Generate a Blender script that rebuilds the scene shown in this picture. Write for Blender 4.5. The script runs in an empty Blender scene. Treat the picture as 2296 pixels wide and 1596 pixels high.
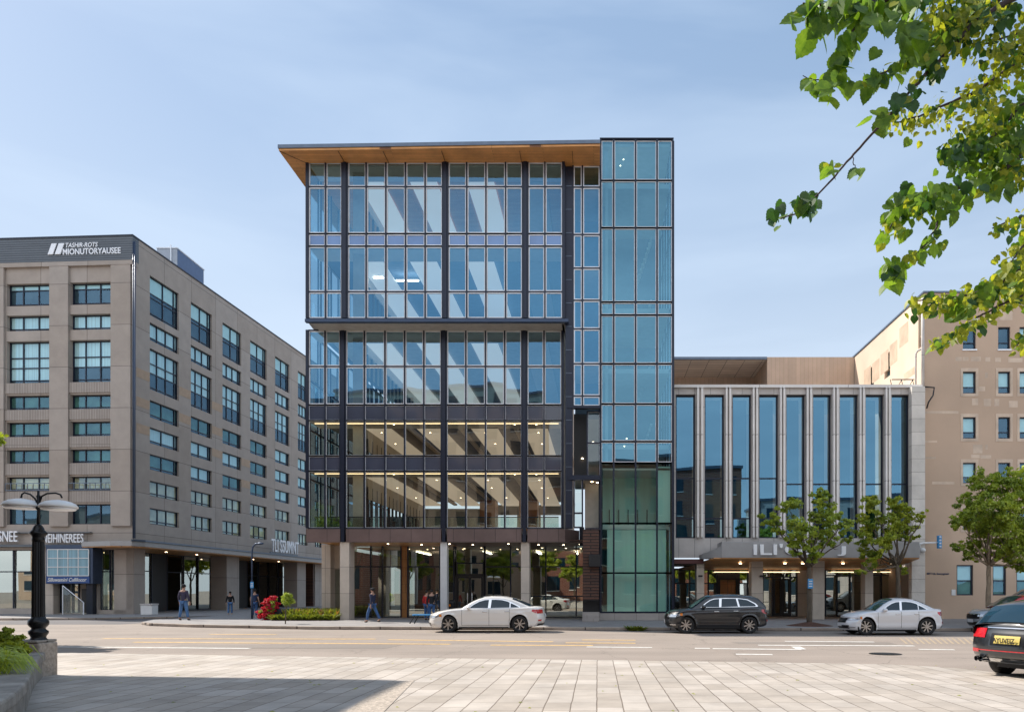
import bpy, bmesh, math, random
from mathutils import Vector, Matrix, noise
R = math.radians
PI = math.pi
random.seed(7)
sc = bpy.context.scene
col = sc.collection

# ---------------- camera, world, sun, exposure ----------------
# pixel frame used for measuring: 2296 x 1596; principal point (1340, 1327); focal 1700 px; eye 1.65 m above the road
CX, CY, F, H = 1340.0, 1327.0, 1700.0, 1.65
cam_d = bpy.data.cameras.new("camera")
cam = bpy.data.objects.new("camera", cam_d); col.objects.link(cam)
cam.location = (0, 0, H); cam.rotation_euler = (R(90), 0, 0)
cam_d.sensor_width = 36.0; cam_d.lens = 36.0 * F / 2296.0
cam_d.shift_x = (1148 - CX) / 2296.0
cam_d.shift_y = (CY - 798) / 2296.0
cam_d.clip_end = 3000; cam_d.clip_start = 0.05
sc.camera = cam

SUN_EL = R(47)
SUN_AZ = R(63)          # shadows run towards +X and a little towards the camera
sdir = Vector((-math.sin(SUN_AZ) * math.cos(SUN_EL), math.cos(SUN_AZ) * math.cos(SUN_EL), math.sin(SUN_EL)))
sun_d = bpy.data.lights.new("sun", 'SUN'); sun = bpy.data.objects.new("sun", sun_d); col.objects.link(sun)
sun_d.energy = 4.6; sun_d.angle = R(0.5); sun_d.color = (1.0, 0.93, 0.84)
sun.rotation_euler = sdir.to_track_quat('Z', 'Y').to_euler()
sun.location = (-30, 20, 60)

w = bpy.data.worlds.new("World"); sc.world = w; w.use_nodes = True
nt = w.node_tree; nt.nodes.clear()
out = nt.nodes.new('ShaderNodeOutputWorld'); bg = nt.nodes.new('ShaderNodeBackground')
sky = nt.nodes.new('ShaderNodeTexSky'); sky.sky_type = 'NISHITA'; sky.sun_disc = False
sky.sun_elevation = SUN_EL; sky.sun_rotation = -SUN_AZ
sky.air_density = 1.0; sky.dust_density = 1.2; sky.ozone_density = 1.0; sky.altitude = 100
tc = nt.nodes.new('ShaderNodeTexCoord'); mp = nt.nodes.new('ShaderNodeMapping')
mp.inputs['Scale'].default_value = (1.2, 1.2, 6.0); mp.inputs['Rotation'].default_value = (0.15, 0.25, 0.4)
nz = nt.nodes.new('ShaderNodeTexNoise'); nz.inputs['Scale'].default_value = 1.6; nz.inputs['Detail'].default_value = 5
nz.inputs['Distortion'].default_value = 0.6
cr = nt.nodes.new('ShaderNodeValToRGB'); cr.color_ramp.elements[0].position = 0.42; cr.color_ramp.elements[1].position = 0.8
cr.color_ramp.elements[0].color = (0, 0, 0, 1); cr.color_ramp.elements[1].color = (0.5, 0.5, 0.5, 1)
mx = nt.nodes.new('ShaderNodeMixRGB'); mx.inputs[2].default_value = (4.9, 5.9, 7.2, 1)
# thin high haze that whitens the whole sky a little
hz = nt.nodes.new('ShaderNodeMixRGB'); hz.inputs[0].default_value = 0.62; hz.inputs[2].default_value = (2.7, 3.9, 5.6, 1)
nt.links.new(tc.outputs['Generated'], mp.inputs[0]); nt.links.new(mp.outputs[0], nz.inputs[0])
nt.links.new(nz.outputs[0], cr.inputs[0]); nt.links.new(cr.outputs[0], mx.inputs[0])
nt.links.new(sky.outputs[0], hz.inputs[1]); 
hs = nt.nodes.new('ShaderNodeSeparateXYZ'); nt.links.new(tc.outputs['Generated'], hs.inputs[0])
hm = nt.nodes.new('ShaderNodeMapRange'); hm.interpolation_type = 'SMOOTHSTEP'; hm.inputs[1].default_value = 0.62; hm.inputs[2].default_value = 0.05
hm.inputs[3].default_value = 0.0; hm.inputs[4].default_value = 0.85; nt.links.new(hs.outputs[2], hm.inputs[0])
h2 = nt.nodes.new('ShaderNodeMixRGB'); h2.inputs[2].default_value = (5.5, 6.2, 7.0, 1); nt.links.new(hm.outputs[0], h2.inputs[0])
nt.links.new(hz.outputs[0], h2.inputs[1]); nt.links.new(h2.outputs[0], mx.inputs[1])
# added fill: unseen bright cloud bank behind the viewer lifts the shaded facades
sx = nt.nodes.new('ShaderNodeSeparateXYZ'); nt.links.new(tc.outputs['Generated'], sx.inputs[0])
mr_ = nt.nodes.new('ShaderNodeMapRange'); mr_.interpolation_type = 'SMOOTHSTEP'
mr_.inputs[1].default_value = -0.15; mr_.inputs[2].default_value = -0.75; mr_.inputs[3].default_value = 0.0; mr_.inputs[4].default_value = 0.42
nt.links.new(sx.outputs[1], mr_.inputs[0])
nz2 = nt.nodes.new('ShaderNodeTexNoise'); nz2.inputs['Scale'].default_value = 2.2; nz2.inputs['Detail'].default_value = 6; nt.links.new(mp.outputs[0], nz2.inputs[0])
mm_ = nt.nodes.new('ShaderNodeMath'); mm_.operation = 'MULTIPLY'; nt.links.new(mr_.outputs[0], mm_.inputs[0])
mr2 = nt.nodes.new('ShaderNodeMapRange'); mr2.inputs[1].default_value = .3; mr2.inputs[2].default_value = .7; mr2.inputs[3].default_value = .45; mr2.inputs[4].default_value = 1.3
nt.links.new(nz2.outputs[0], mr2.inputs[0]); nt.links.new(mr2.outputs[0], mm_.inputs[1])
cb_ = nt.nodes.new('ShaderNodeMixRGB'); cb_.inputs[2].default_value = (15.0, 15.2, 15.6, 1)
nt.links.new(mm_.outputs[0], cb_.inputs[0]); nt.links.new(mx.outputs[0], cb_.inputs[1])
nt.links.new(cb_.outputs[0], bg.inputs[0]); bg.inputs[1].default_value = 0.10
nt.links.new(bg.outputs[0], out.inputs[0])

sc.view_settings.view_transform = 'Standard'; sc.view_settings.look = 'None'
sc.view_settings.gamma = 1.0; sc.view_settings.exposure = 0.58
sc.cycles.use_denoising = True
sc.cycles.max_bounces = 8; sc.cycles.transparent_max_bounces = 24
sc.cycles.caustics_reflective = False; sc.cycles.caustics_refractive = False
sc.cycles.sample_clamp_indirect = 6.0

# ---------------- helpers ----------------
def WX(u, Y): return (u - CX) / F * Y
def WZ(v, Y): return H + (CY - v) / F * Y
def WP(u, v, Y): return Vector((WX(u, Y), Y, WZ(v, Y)))
def GY(v, z=0.0): return (H - z) * F / (v - CY)
def GP(u, v, z=0.0):
    Y = GY(v, z); return Vector((WX(u, Y), Y, z))

ORI = {}
class MB:
    def __init__(s): s.v = []; s.f = []; s.m = []
    def add(s, vs, fs, m=0):
        o = len(s.v); s.v.extend([tuple(p) for p in vs])
        for f in fs: s.f.append(tuple(o + i for i in f)); s.m.append(m)
    def quad(s, a, b, c, d, m=0): s.add([a, b, c, d], [(0, 1, 2, 3)], m)
    def box(s, x0, x1, y0, y1, z0, z1, m=0):
        s.add([(x0,y0,z0),(x1,y0,z0),(x1,y1,z0),(x0,y1,z0),(x0,y0,z1),(x1,y0,z1),(x1,y1,z1),(x0,y1,z1)],
              [(0,3,2,1),(4,5,6,7),(0,1,5,4),(1,2,6,5),(2,3,7,6),(3,0,4,7)], m)
    def fbox(s, P, a0, a1, b0, b1, c0, c1, m=0):
        s.add([P(a0,b0,c0),P(a1,b0,c0),P(a1,b0,c1),P(a0,b0,c1),P(a0,b1,c0),P(a1,b1,c0),P(a1,b1,c1),P(a0,b1,c1)],
              [(0,3,2,1),(4,5,6,7),(0,1,5,4),(1,2,6,5),(2,3,7,6),(3,0,4,7)], m)
    def prism(s, poly, z0, z1, m=0):
        n = len(poly)
        s.add([(p[0], p[1], z0) for p in poly] + [(p[0], p[1], z1) for p in poly],
              [tuple(range(n - 1, -1, -1)), tuple(range(n, 2 * n))] + [(i, (i + 1) % n, n + (i + 1) % n, n + i) for i in range(n)], m)
    def prism_xz(s, poly, y0, y1, m=0):
        n = len(poly)
        s.add([(p[0], y0, p[1]) for p in poly] + [(p[0], y1, p[1]) for p in poly],
              [tuple(range(n - 1, -1, -1)), tuple(range(n, 2 * n))] + [(i, (i + 1) % n, n + (i + 1) % n, n + i) for i in range(n)], m)
    def tube(s, pts, rad, n=8, m=0, cap=True):
        pts = [Vector(p) for p in pts]
        if not isinstance(rad, (list, tuple)): rad = [rad] * len(pts)
        o = len(s.v); prev = None
        for i, p in enumerate(pts):
            d = (pts[min(i + 1, len(pts) - 1)] - pts[max(i - 1, 0)])
            if d.length < 1e-6: d = Vector((0, 0, 1))
            d.normalize()
            if prev is None:
                a = Vector((1, 0, 0)) if abs(d.x) < .8 else Vector((0, 1, 0))
                e1 = d.cross(a).normalized()
            else:
                e1 = (prev - d * prev.dot(d)).normalized()
            e2 = d.cross(e1); prev = e1
            for k in range(n):
                t = 2 * PI * k / n
                q = p + (e1 * math.cos(t) + e2 * math.sin(t)) * rad[i]
                s.v.append(tuple(q))
        for i in range(len(pts) - 1):
            for k in range(n):
                a = o + i * n + k; b = o + i * n + (k + 1) % n
                s.f.append((a, b, b + n, a + n)); s.m.append(m)
        if cap:
            s.f.append(tuple(o + k for k in range(n - 1, -1, -1))); s.m.append(m)
            e = o + (len(pts) - 1) * n
            s.f.append(tuple(e + k for k in range(n))); s.m.append(m)
    def lathe(s, prof, c=(0, 0, 0), n=24, m=0, flute=0.0, nfl=0):
        o = len(s.v)
        for (r, z) in prof:
            for k in range(n):
                t = 2 * PI * k / n
                rr = r
                s.v.append((c[0] + rr * math.cos(t), c[1] + rr * math.sin(t), c[2] + z))
        for i in range(len(prof) - 1):
            for k in range(n):
                a = o + i * n + k; b = o + i * n + (k + 1) % n
                s.f.append((a, b, b + n, a + n)); s.m.append(m)
        s.f.append(tuple(o + k for k in range(n - 1, -1, -1))); s.m.append(m)
        e = o + (len(prof) - 1) * n
        s.f.append(tuple(e + k for k in range(n))); s.m.append(m)
    def ell(s, c, r, nu=12, nv=8, m=0, rot=None):
        o = len(s.v); c = Vector(c)
        for j in range(1, nv):
            ph = PI * j / nv
            for i in range(nu):
                th = 2 * PI * i / nu
                q = Vector((r[0] * math.sin(ph) * math.cos(th), r[1] * math.sin(ph) * math.sin(th), r[2] * math.cos(ph)))
                if rot: q = rot @ q
                s.v.append(tuple(c + q))
        t = Vector((0, 0, r[2])); 
        if rot: t = rot @ t
        s.v.append(tuple(c + t)); s.v.append(tuple(c - t)); T = len(s.v) - 2; B = T + 1
        for j in range(nv - 2):
            for i in range(nu):
                a = o + j * nu + i; b = o + j * nu + (i + 1) % nu
                s.f.append((a, a + nu, b + nu, b)); s.m.append(m)
        for i in range(nu):
            s.f.append((T, o + i, o + (i + 1) % nu)); s.m.append(m)
            s.f.append((B, o + (nv - 2) * nu + (i + 1) % nu, o + (nv - 2) * nu + i)); s.m.append(m)
    def grid(s, fn, us, vs, m=0):
        o = len(s.v); nv = len(vs)
        for a in us:
            for b in vs: s.v.append(tuple(fn(a, b)))
        for i in range(len(us) - 1):
            for j in range(nv - 1):
                q = o + i * nv + j
                s.f.append((q, q + nv, q + nv + 1, q + 1)); s.m.append(m)
    def build(s, name, mats, parent=None, smooth=False, recalc=True, label=None, bevel=0, orig=None):
        if not isinstance(mats, (list, tuple)): mats = [mats]
        off = ORI.get(parent.name, Vector((0, 0, 0))) if parent else Vector((0, 0, 0))
        me = bpy.data.meshes.new(name)
        if off.length > 0: vs = [(x - off.x, y - off.y, z - off.z) for x, y, z in s.v]
        else: vs = s.v
        me.from_pydata(vs, [], s.f); me.update()
        for mt in mats: me.materials.append(mt)
        me.polygons.foreach_set('material_index', s.m)
        if smooth: me.polygons.foreach_set('use_smooth', [True] * len(s.f))
        if recalc and len(s.f) < 60000:
            bm = bmesh.new(); bm.from_mesh(me)
            bmesh.ops.recalc_face_normals(bm, faces=bm.faces); bm.to_mesh(me); bm.free()
        o = bpy.data.objects.new(name, me); col.objects.link(o)
        if parent: o.parent = parent; ORI[o.name] = off
        if label: o['label'] = label
        if bevel:
            b = o.modifiers.new('bevel', 'BEVEL'); b.width = bevel; b.segments = 2; b.limit_method = 'ANGLE'; b.angle_limit = R(40)
        if smooth == 'auto':
            pass
        return o

def tag(o, label=None, cat=None, group=None, kind=None):
    if label: o['label'] = label
    if cat: o['category'] = cat
    if group: o['group'] = group
    if kind: o['kind'] = kind
    return o
def thing(name, label, cat, loc=(0, 0, 0), rz=0, group=None, local=False):
    o = bpy.data.objects.new(name, None); col.objects.link(o); o.empty_display_size = 0.3
    o.location = loc; o.rotation_euler = (0, 0, rz)
    ORI[o.name] = Vector((0, 0, 0)) if local else Vector(loc)
    return tag(o, label, cat, group)
def copy_tree(o, parent=None):
    c = o.copy(); col.objects.link(c); c.parent = parent
    for ch in list(o.children): copy_tree(ch, c)
    return c
def structure(o): o['kind'] = 'structure'; return o

# ---------------- materials ----------------
def newmat(name):
    m = bpy.data.materials.new(name); m.use_nodes = True
    n = m.node_tree; b = n.nodes.get('Principled BSDF')
    return m, n, b
def _coords(n, kind='Object'):
    t = n.nodes.new('ShaderNodeTexCoord'); return t.outputs[kind]
def mat(name, c, rough=0.6, metal=0.0, var=0.12, scale=3.0, bump=0.0, bscale=40.0, spec=None, coat=0.0, stretch=None):
    m, n, b = newmat(name)
    b.inputs['Roughness'].default_value = rough; b.inputs['Metallic'].default_value = metal
    if spec is not None: b.inputs['Specular IOR Level'].default_value = spec
    if coat: b.inputs['Coat Weight'].default_value = coat; b.inputs['Coat Roughness'].default_value = 0.03
    co = _coords(n)
    if stretch:
        mp = n.nodes.new('ShaderNodeMapping'); mp.inputs['Scale'].default_value = stretch
        n.links.new(co, mp.inputs[0]); co = mp.outputs[0]
    if var > 0:
        nz = n.nodes.new('ShaderNodeTexNoise'); nz.inputs['Scale'].default_value = scale; nz.inputs['Detail'].default_value = 6
        n.links.new(co, nz.inputs[0])
        mr = n.nodes.new('ShaderNodeMapRange'); mr.inputs[1].default_value = 0.3; mr.inputs[2].default_value = 0.7
        mr.inputs[3].default_value = 1 - var; mr.inputs[4].default_value = 1 + var
        n.links.new(nz.outputs[0], mr.inputs[0])
        vm = n.nodes.new('ShaderNodeVectorMath'); vm.operation = 'SCALE'; vm.inputs[0].default_value = c[:3]
        n.links.new(mr.outputs[0], vm.inputs['Scale']); n.links.new(vm.outputs[0], b.inputs['Base Color'])
    else: b.inputs['Base Color'].default_value = (*c[:3], 1)
    if bump > 0:
        n2 = n.nodes.new('ShaderNodeTexNoise'); n2.inputs['Scale'].default_value = bscale; n2.inputs['Detail'].default_value = 4
        n.links.new(co, n2.inputs[0])
        bp = n.nodes.new('ShaderNodeBump'); bp.inputs['Strength'].default_value = bump; bp.inputs['Distance'].default_value = 0.02
        n.links.new(n2.outputs[0], bp.inputs['Height']); n.links.new(bp.outputs[0], b.inputs['Normal'])
    return m
def joint_mat(name, c, cj, bw, bh, ms=0.012, warp=0.0, var=0.10, rough=0.75, flat=False, rot=0.0, offs=0.5, bump=0.5, nbump=0.15, c2=None, stain=0.15, bscale=30, freq=2):
    """blocks with joints; flat=True lies on the ground (x,y), else on a wall (x+y, z)"""
    m, n, b = newmat(name); b.inputs['Roughness'].default_value = rough
    co = _coords(n)
    sp = n.nodes.new('ShaderNodeSeparateXYZ'); n.links.new(co, sp.inputs[0])
    cb = n.nodes.new('ShaderNodeCombineXYZ')
    if flat:
        n.links.new(sp.outputs[0], cb.inputs[0]); n.links.new(sp.outputs[1], cb.inputs[1])
    else:
        ad = n.nodes.new('ShaderNodeMath'); ad.operation = 'ADD'
        n.links.new(sp.outputs[0], ad.inputs[0]); n.links.new(sp.outputs[1], ad.inputs[1])
        n.links.new(ad.outputs[0], cb.inputs[0]); n.links.new(sp.outputs[2], cb.inputs[1])
    mp = n.nodes.new('ShaderNodeMapping'); mp.inputs['Rotation'].default_value = (0, 0, rot)
    n.links.new(cb.outputs[0], mp.inputs[0])
    if warp:
        wn = n.nodes.new('ShaderNodeTexNoise'); wn.inputs['Scale'].default_value = 1.7; wn.inputs['Detail'].default_value = 3; n.links.new(co, wn.inputs[0])
        ws_ = n.nodes.new('ShaderNodeVectorMath'); ws_.operation = 'SCALE'; ws_.inputs['Scale'].default_value = warp; n.links.new(wn.outputs['Color'], ws_.inputs[0])
        wa = n.nodes.new('ShaderNodeVectorMath'); wa.operation = 'ADD'; n.links.new(cb.outputs[0], wa.inputs[0]); n.links.new(ws_.outputs[0], wa.inputs[1]); n.links.new(wa.outputs[0], mp.inputs[0])
    # slight irregularity of the courses
    br = n.nodes.new('ShaderNodeTexBrick'); br.inputs['Scale'].default_value = 1.0
    br.inputs['Brick Width'].default_value = bw; br.inputs['Row Height'].default_value = bh
    br.inputs['Mortar Size'].default_value = ms; br.inputs['Mortar Smooth'].default_value = 0.2
    br.offset = offs; br.offset_frequency = freq; br.squash = 1.0
    c2 = c2 or tuple(x * 0.86 for x in c)
    br.inputs['Color1'].default_value = (*c, 1); br.inputs['Color2'].default_value = (*c2, 1); br.inputs['Mortar'].default_value = (*cj, 1)
    br.inputs['Bias'].default_value = 0.0
    n.links.new(mp.outputs[0], br.inputs[0])
    nz = n.nodes.new('ShaderNodeTexNoise'); nz.inputs['Scale'].default_value = 0.9; nz.inputs['Detail'].default_value = 8; nz.inputs['Roughness'].default_value = 0.65
    n.links.new(co, nz.inputs[0])
    mr = n.nodes.new('ShaderNodeMapRange'); mr.inputs[1].default_value = 0.3; mr.inputs[2].default_value = 0.7
    mr.inputs[3].default_value = 1 - stain; mr.inputs[4].default_value = 1 + stain * 0.6
    n.links.new(nz.outputs[0], mr.inputs[0])
    vm = n.nodes.new('ShaderNodeVectorMath'); vm.operation = 'SCALE'
    n.links.new(br.outputs[0], vm.inputs[0]); n.links.new(mr.outputs[0], vm.inputs['Scale'])
    n.links.new(vm.outputs[0], b.inputs['Base Color'])
    bp = n.nodes.new('ShaderNodeBump'); bp.inputs['Strength'].default_value = bump; bp.inputs['Distance'].default_value = 0.01; bp.invert = True
    n.links.new(br.outputs['Fac'], bp.inputs['Height'])
    n2 = n.nodes.new('ShaderNodeTexNoise'); n2.inputs['Scale'].default_value = bscale; n2.inputs['Detail'].default_value = 4
    n.links.new(co, n2.inputs[0])
    bp2 = n.nodes.new('ShaderNodeBump'); bp2.inputs['Strength'].default_value = nbump; bp2.inputs['Distance'].default_value = 0.02
    n.links.new(n2.outputs[0], bp2.inputs['Height']); n.links.new(bp.outputs[0], bp2.inputs['Normal'])
    n.links.new(bp2.outputs[0], b.inputs['Normal'])
    return m
def glass(name, refl=0.4, rc=(0.6, 0.8, 1.0), tc_=(0.55, 0.7, 0.75), wave=0.02, rough=0.0, wscale=0.5, fmax=1.0):
    m = bpy.data.materials.new(name); m.use_nodes = True; n = m.node_tree; n.nodes.clear()
    o = n.nodes.new('ShaderNodeOutputMaterial'); mix = n.nodes.new('ShaderNodeMixShader')
    tr = n.nodes.new('ShaderNodeBsdfTransparent'); gl = n.nodes.new('ShaderNodeBsdfGlossy')
    tr.inputs[0].default_value = (*tc_, 1); gl.inputs[0].default_value = (*rc, 1); gl.inputs['Roughness'].default_value = rough
    lw = n.nodes.new('ShaderNodeLayerWeight'); lw.inputs[0].default_value = 0.5
    pw_ = n.nodes.new('ShaderNodeMath'); pw_.operation = 'POWER'; pw_.inputs[1].default_value = 4.0; n.links.new(lw.outputs['Facing'], pw_.inputs[0])
    mr = n.nodes.new('ShaderNodeMapRange'); mr.inputs[3].default_value = refl; mr.inputs[4].default_value = fmax
    n.links.new(pw_.outputs[0], mr.inputs[0]); n.links.new(mr.outputs[0], mix.inputs[0])
    if wave > 0:
        co = _coords(n); nz = n.nodes.new('ShaderNodeTexNoise'); nz.inputs['Scale'].default_value = wscale; nz.inputs['Detail'].default_value = 1
        n.links.new(co, nz.inputs[0])
        bp = n.nodes.new('ShaderNodeBump'); bp.inputs['Strength'].default_value = 1.0; bp.inputs['Distance'].default_value = wave
        n.links.new(nz.outputs[0], bp.inputs['Height']); n.links.new(bp.outputs[0], gl.inputs['Normal'])
    n.links.new(tr.outputs[0], mix.inputs[1]); n.links.new(gl.outputs[0], mix.inputs[2]); n.links.new(mix.outputs[0], o.inputs[0])
    return m
def emis(name, c, s):
    m, n, b = newmat(name); b.inputs['Base Color'].default_value = (*c, 1)
    b.inputs['Emission Color'].default_value = (*c, 1); b.inputs['Emission Strength'].default_value = s
    return m
def leafmat(name, c1, c2, trans=0.45, scale=1.2):
    m = bpy.data.materials.new(name); m.use_nodes = True; n = m.node_tree; n.nodes.clear()
    o = n.nodes.new('ShaderNodeOutputMaterial'); mix = n.nodes.new('ShaderNodeMixShader')
    d = n.nodes.new('ShaderNodeBsdfPrincipled'); t = n.nodes.new('ShaderNodeBsdfTranslucent')
    d.inputs['Roughness'].default_value = 0.5
    co = _coords(n); nz = n.nodes.new('ShaderNodeTexNoise'); nz.inputs['Scale'].default_value = scale; nz.inputs['Detail'].default_value = 5; nz.inputs['Roughness'].default_value = 0.8
    n.links.new(co, nz.inputs[0])
    cr = n.nodes.new('ShaderNodeValToRGB'); cr.color_ramp.elements[0].position = 0.35; cr.color_ramp.elements[1].position = 0.65
    cr.color_ramp.elements[0].color = (*c1, 1); cr.color_ramp.elements[1].color = (*c2, 1)
    n.links.new(nz.outputs[0], cr.inputs[0])
    n.links.new(cr.outputs[0], d.inputs['Base Color'])
    br = n.nodes.new('ShaderNodeVectorMath'); br.operation = 'MULTIPLY'; br.inputs[1].default_value = (1.65, 1.55, 0.65)
    n.links.new(cr.outputs[0], br.inputs[0]); n.links.new(br.outputs[0], t.inputs[0])
    mix.inputs[0].default_value = trans
    n.links.new(d.outputs[0], mix.inputs[1]); n.links.new(t.outputs[0], mix.inputs[2]); n.links.new(mix.outputs[0], o.inputs[0])
    return m

M = {}
M['navy'] = mat('navy metal', (0.016, 0.022, 0.042), 0.35, 0.3, 0.1)
M['trim'] = mat('silver gasket', (0.86, 0.88, 0.92), 0.4, 0.2, 0.05)
M['fascia'] = mat('grey blue metal fascia', (0.13, 0.16, 0.21), 0.35, 0.6, 0.1)
M['wood'] = joint_mat('warm timber soffit', (0.84, 0.42, 0.15), (0.2, 0.08, 0.03), 5.2, 0.14, 0.006, rough=0.45, flat=True, bump=0.2, nbump=0.05, c2=(0.70, 0.33, 0.11), stain=0.25)
M['woodjoint'] = mat('dark joint', (0.05, 0.025, 0.01), 0.6)
M['darkwood'] = joint_mat('dark timber slats', (0.13, 0.055, 0.033), (0.012, 0.006, 0.005), 6.0, 0.16, 0.03, rough=0.5, c2=(0.075, 0.032, 0.022), stain=0.3)
M['orangewood'] = joint_mat('orange timber panel', (0.42, 0.19, 0.06), (0.2, 0.08, 0.03), 3.0, 0.5, 0.01, rough=0.4, c2=(0.36, 0.16, 0.05))
M['greysoffit'] = joint_mat('grey soffit panels', (0.42, 0.40, 0.39), (0.12, 0.11, 0.11), 1.1, 3.0, 0.012, rough=0.5, flat=True, offs=0.0)
M['brownmetal'] = joint_mat('brown metal band', (0.17, 0.115, 0.105), (0.03, 0.02, 0.02), 1.15, 3.0, 0.012, rough=0.42, offs=0.0, stain=0.2)
M['stonecol'] = joint_mat('beige granite', (0.60, 0.52, 0.44), (0.22, 0.18, 0.15), 3.0, 1.45, 0.012, rough=0.8, offs=0.0, nbump=0.5, bscale=25)
M['base'] = joint_mat('grey granite base', (0.40, 0.36, 0.33), (0.2, 0.18, 0.16), 1.2, 2.0, 0.01, offs=0.0, nbump=0.4)
M['whitecol'] = mat('white painted steel column', (0.62, 0.62, 0.62), 0.4, 0.0, 0.05)
M['spandrel'] = mat('slate spandrel glass', (0.06, 0.07, 0.105), 0.16, 0.0, 0.12, 0.6, coat=0.6)
M['spandrelb'] = mat('blue spandrel glass', (0.13, 0.24, 0.46), 0.10, 0.2, 0.15, 0.6, coat=0.6)
M['g_up'] = glass('blue curtain glass', 0.34, (0.15, 0.40, 0.66), (0.74, 0.88, 0.92), 0.006)
M['g_low'] = glass('clear curtain glass', 0.12, (0.75, 0.86, 0.92), (0.78, 0.84, 0.78), 0.006)
M['g_gf'] = glass('shopfront glass', 0.45, (0.95, 1.0, 0.92), (0.60, 0.66, 0.55), 0.004, wscale=0.3)
M['g_tow'] = glass('blue tower glass', 0.40, (0.20, 0.44, 0.60), (0.55, 0.80, 0.88), 0.006)
M['g_tlow'] = glass('green tower glass', 0.13, (0.50, 0.72, 0.66), (0.76, 0.93, 0.88), 0.006)
M['g_fin'] = glass('dark blue fin glass', 0.46, (0.18, 0.40, 0.58), (0.40, 0.50, 0.48), 0.012, wscale=0.25)
M['g_hotel'] = glass('teal hotel glass', 0.16, (0.30, 0.55, 0.80), (0.88, 0.98, 0.98), 0.012, wscale=0.4, fmax=0.40)
M['ceil'] = mat('ceiling white', (0.70, 0.68, 0.64), 0.8, 0, 0.05)
M['ceilwarm'] = mat('ceiling beige', (0.62, 0.52, 0.42), 0.8, 0, 0.08)
M['deck'] = mat('dark ceiling void', (0.14, 0.12, 0.11), 0.8, 0, 0.2)
M['deckblue'] = mat('slate ceiling void', (0.12, 0.20, 0.32), 0.8, 0, 0.1)
M['floor'] = mat('pale floor', (0.45, 0.42, 0.38), 0.5, 0, 0.1)
M['iwall'] = mat('inner wall', (0.50, 0.45, 0.39), 0.8, 0, 0.08)
M['iblue'] = mat('inner wall slate', (0.16, 0.24, 0.34), 0.8, 0, 0.1)
M['iteal'] = mat('pale teal blind', (0.62, 0.82, 0.74), 0.8, 0, 0.08, 0.5, stretch=(6, 6, 0.15))
M['dark'] = mat('near black', (0.012, 0.012, 0.014), 0.5, 0, 0.1)
M['furn'] = mat('dark upholstery', (0.02, 0.03, 0.05), 0.6, 0, 0.1)
M['glowplank'] = emis('ceiling plank with added glow', (1.0, 0.97, 0.92), 0.30)  # plain ceiling planks; their brightness is put in as emission, not lamps
M['glowplankwarm'] = emis('warm ceiling plank with added glow', (1.0, 0.80, 0.62), 0.22)  # same added glow for the beige planks
M['lamp'] = emis('warm downlight', (1.0, 0.78, 0.50), 9.0)
M['strip'] = emis('warm light strip', (1.0, 0.72, 0.42), 1.8)
M['lampw'] = emis('white light bar', (1.0, 0.93, 0.82), 9.0)
M['taupe'] = joint_mat('taupe precast panels', (0.385, 0.33, 0.285), (0.17, 0.15, 0.135), 3.4, 2.9, 0.02, rough=0.8, offs=0.0, nbump=0.35, c2=(0.43, 0.38, 0.34), stain=0.12, bscale=14)
M['taupe2'] = joint_mat('ribbed taupe spandrel', (0.43, 0.38, 0.34), (0.22, 0.19, 0.17), 0.12, 3.0, 0.02, rough=0.8, offs=0.0, nbump=0.3, stain=0.1)
M['tan'] = mat('tan precast band', (0.46, 0.34, 0.245), 0.8, 0, 0.08, bump=0.2)
M['slate'] = joint_mat('ribbed slate metal', (0.13, 0.15, 0.175), (0.05, 0.06, 0.075), 40.0, 0.16, 0.03, rough=0.45, offs=0.0, stain=0.1)
M['bmetal'] = mat('dark blue metal', (0.05, 0.075, 0.13), 0.4, 0.4, 0.08)
M['boxblue'] = mat('blue rooftop cladding', (0.09, 0.15, 0.28), 0.5, 0, 0.08)
M['boxpale'] = mat('pale blue grey cladding', (0.42, 0.46, 0.52), 0.6, 0, 0.08)
M['curtain'] = mat('pale curtain', (0.72, 0.90, 0.92), 0.8, 0, 0.22, 1.5, stretch=(9, 9, 0.05))
M['blind'] = mat('pale teal blind panel', (0.70, 0.90, 0.88), 0.7, 0, 0.05)
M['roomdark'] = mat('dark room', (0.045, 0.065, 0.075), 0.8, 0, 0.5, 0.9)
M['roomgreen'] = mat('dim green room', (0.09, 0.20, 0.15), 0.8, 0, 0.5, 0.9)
M['creamback'] = mat('cream window backing', (0.80, 0.68, 0.44), 0.8, 0, 0.4, 0.8)  # cream light in the panes put into a flat backing colour
M['finstone'] = joint_mat('pale limestone fins', (0.90, 0.86, 0.82), (0.24, 0.21, 0.2), 5.0, 2.6, 0.015, rough=0.7, offs=0.0, nbump=0.2, stain=0.1)
M['panelgrey'] = joint_mat('grey stone panels', (0.60, 0.56, 0.53), (0.2, 0.18, 0.18), 0.9, 3.0, 0.012, rough=0.7, offs=0.0)
M['roughstone'] = joint_mat('rough white stone', (0.74, 0.69, 0.63), (0.34, 0.30, 0.26), 2.0, 0.75, 0.012, rough=0.9, offs=0.0, nbump=0.7, bscale=10)
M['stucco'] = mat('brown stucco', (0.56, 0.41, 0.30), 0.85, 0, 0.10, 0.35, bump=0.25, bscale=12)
M['stuccosunlit'] = mat('sunlit stucco', (0.66, 0.53, 0.41), 0.85, 0, 0.10, 0.35, bump=0.2, bscale=12)  # paler copy of the stucco with the side wall's sunlight in its colour
M['patch'] = mat('pale repair patch', (0.62, 0.49, 0.38), 0.85, 0, 0.2, 1.5)
M['patchd'] = mat('sand repair patch', (0.52, 0.395, 0.29), 0.85, 0, 0.15, 1.5)
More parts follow.
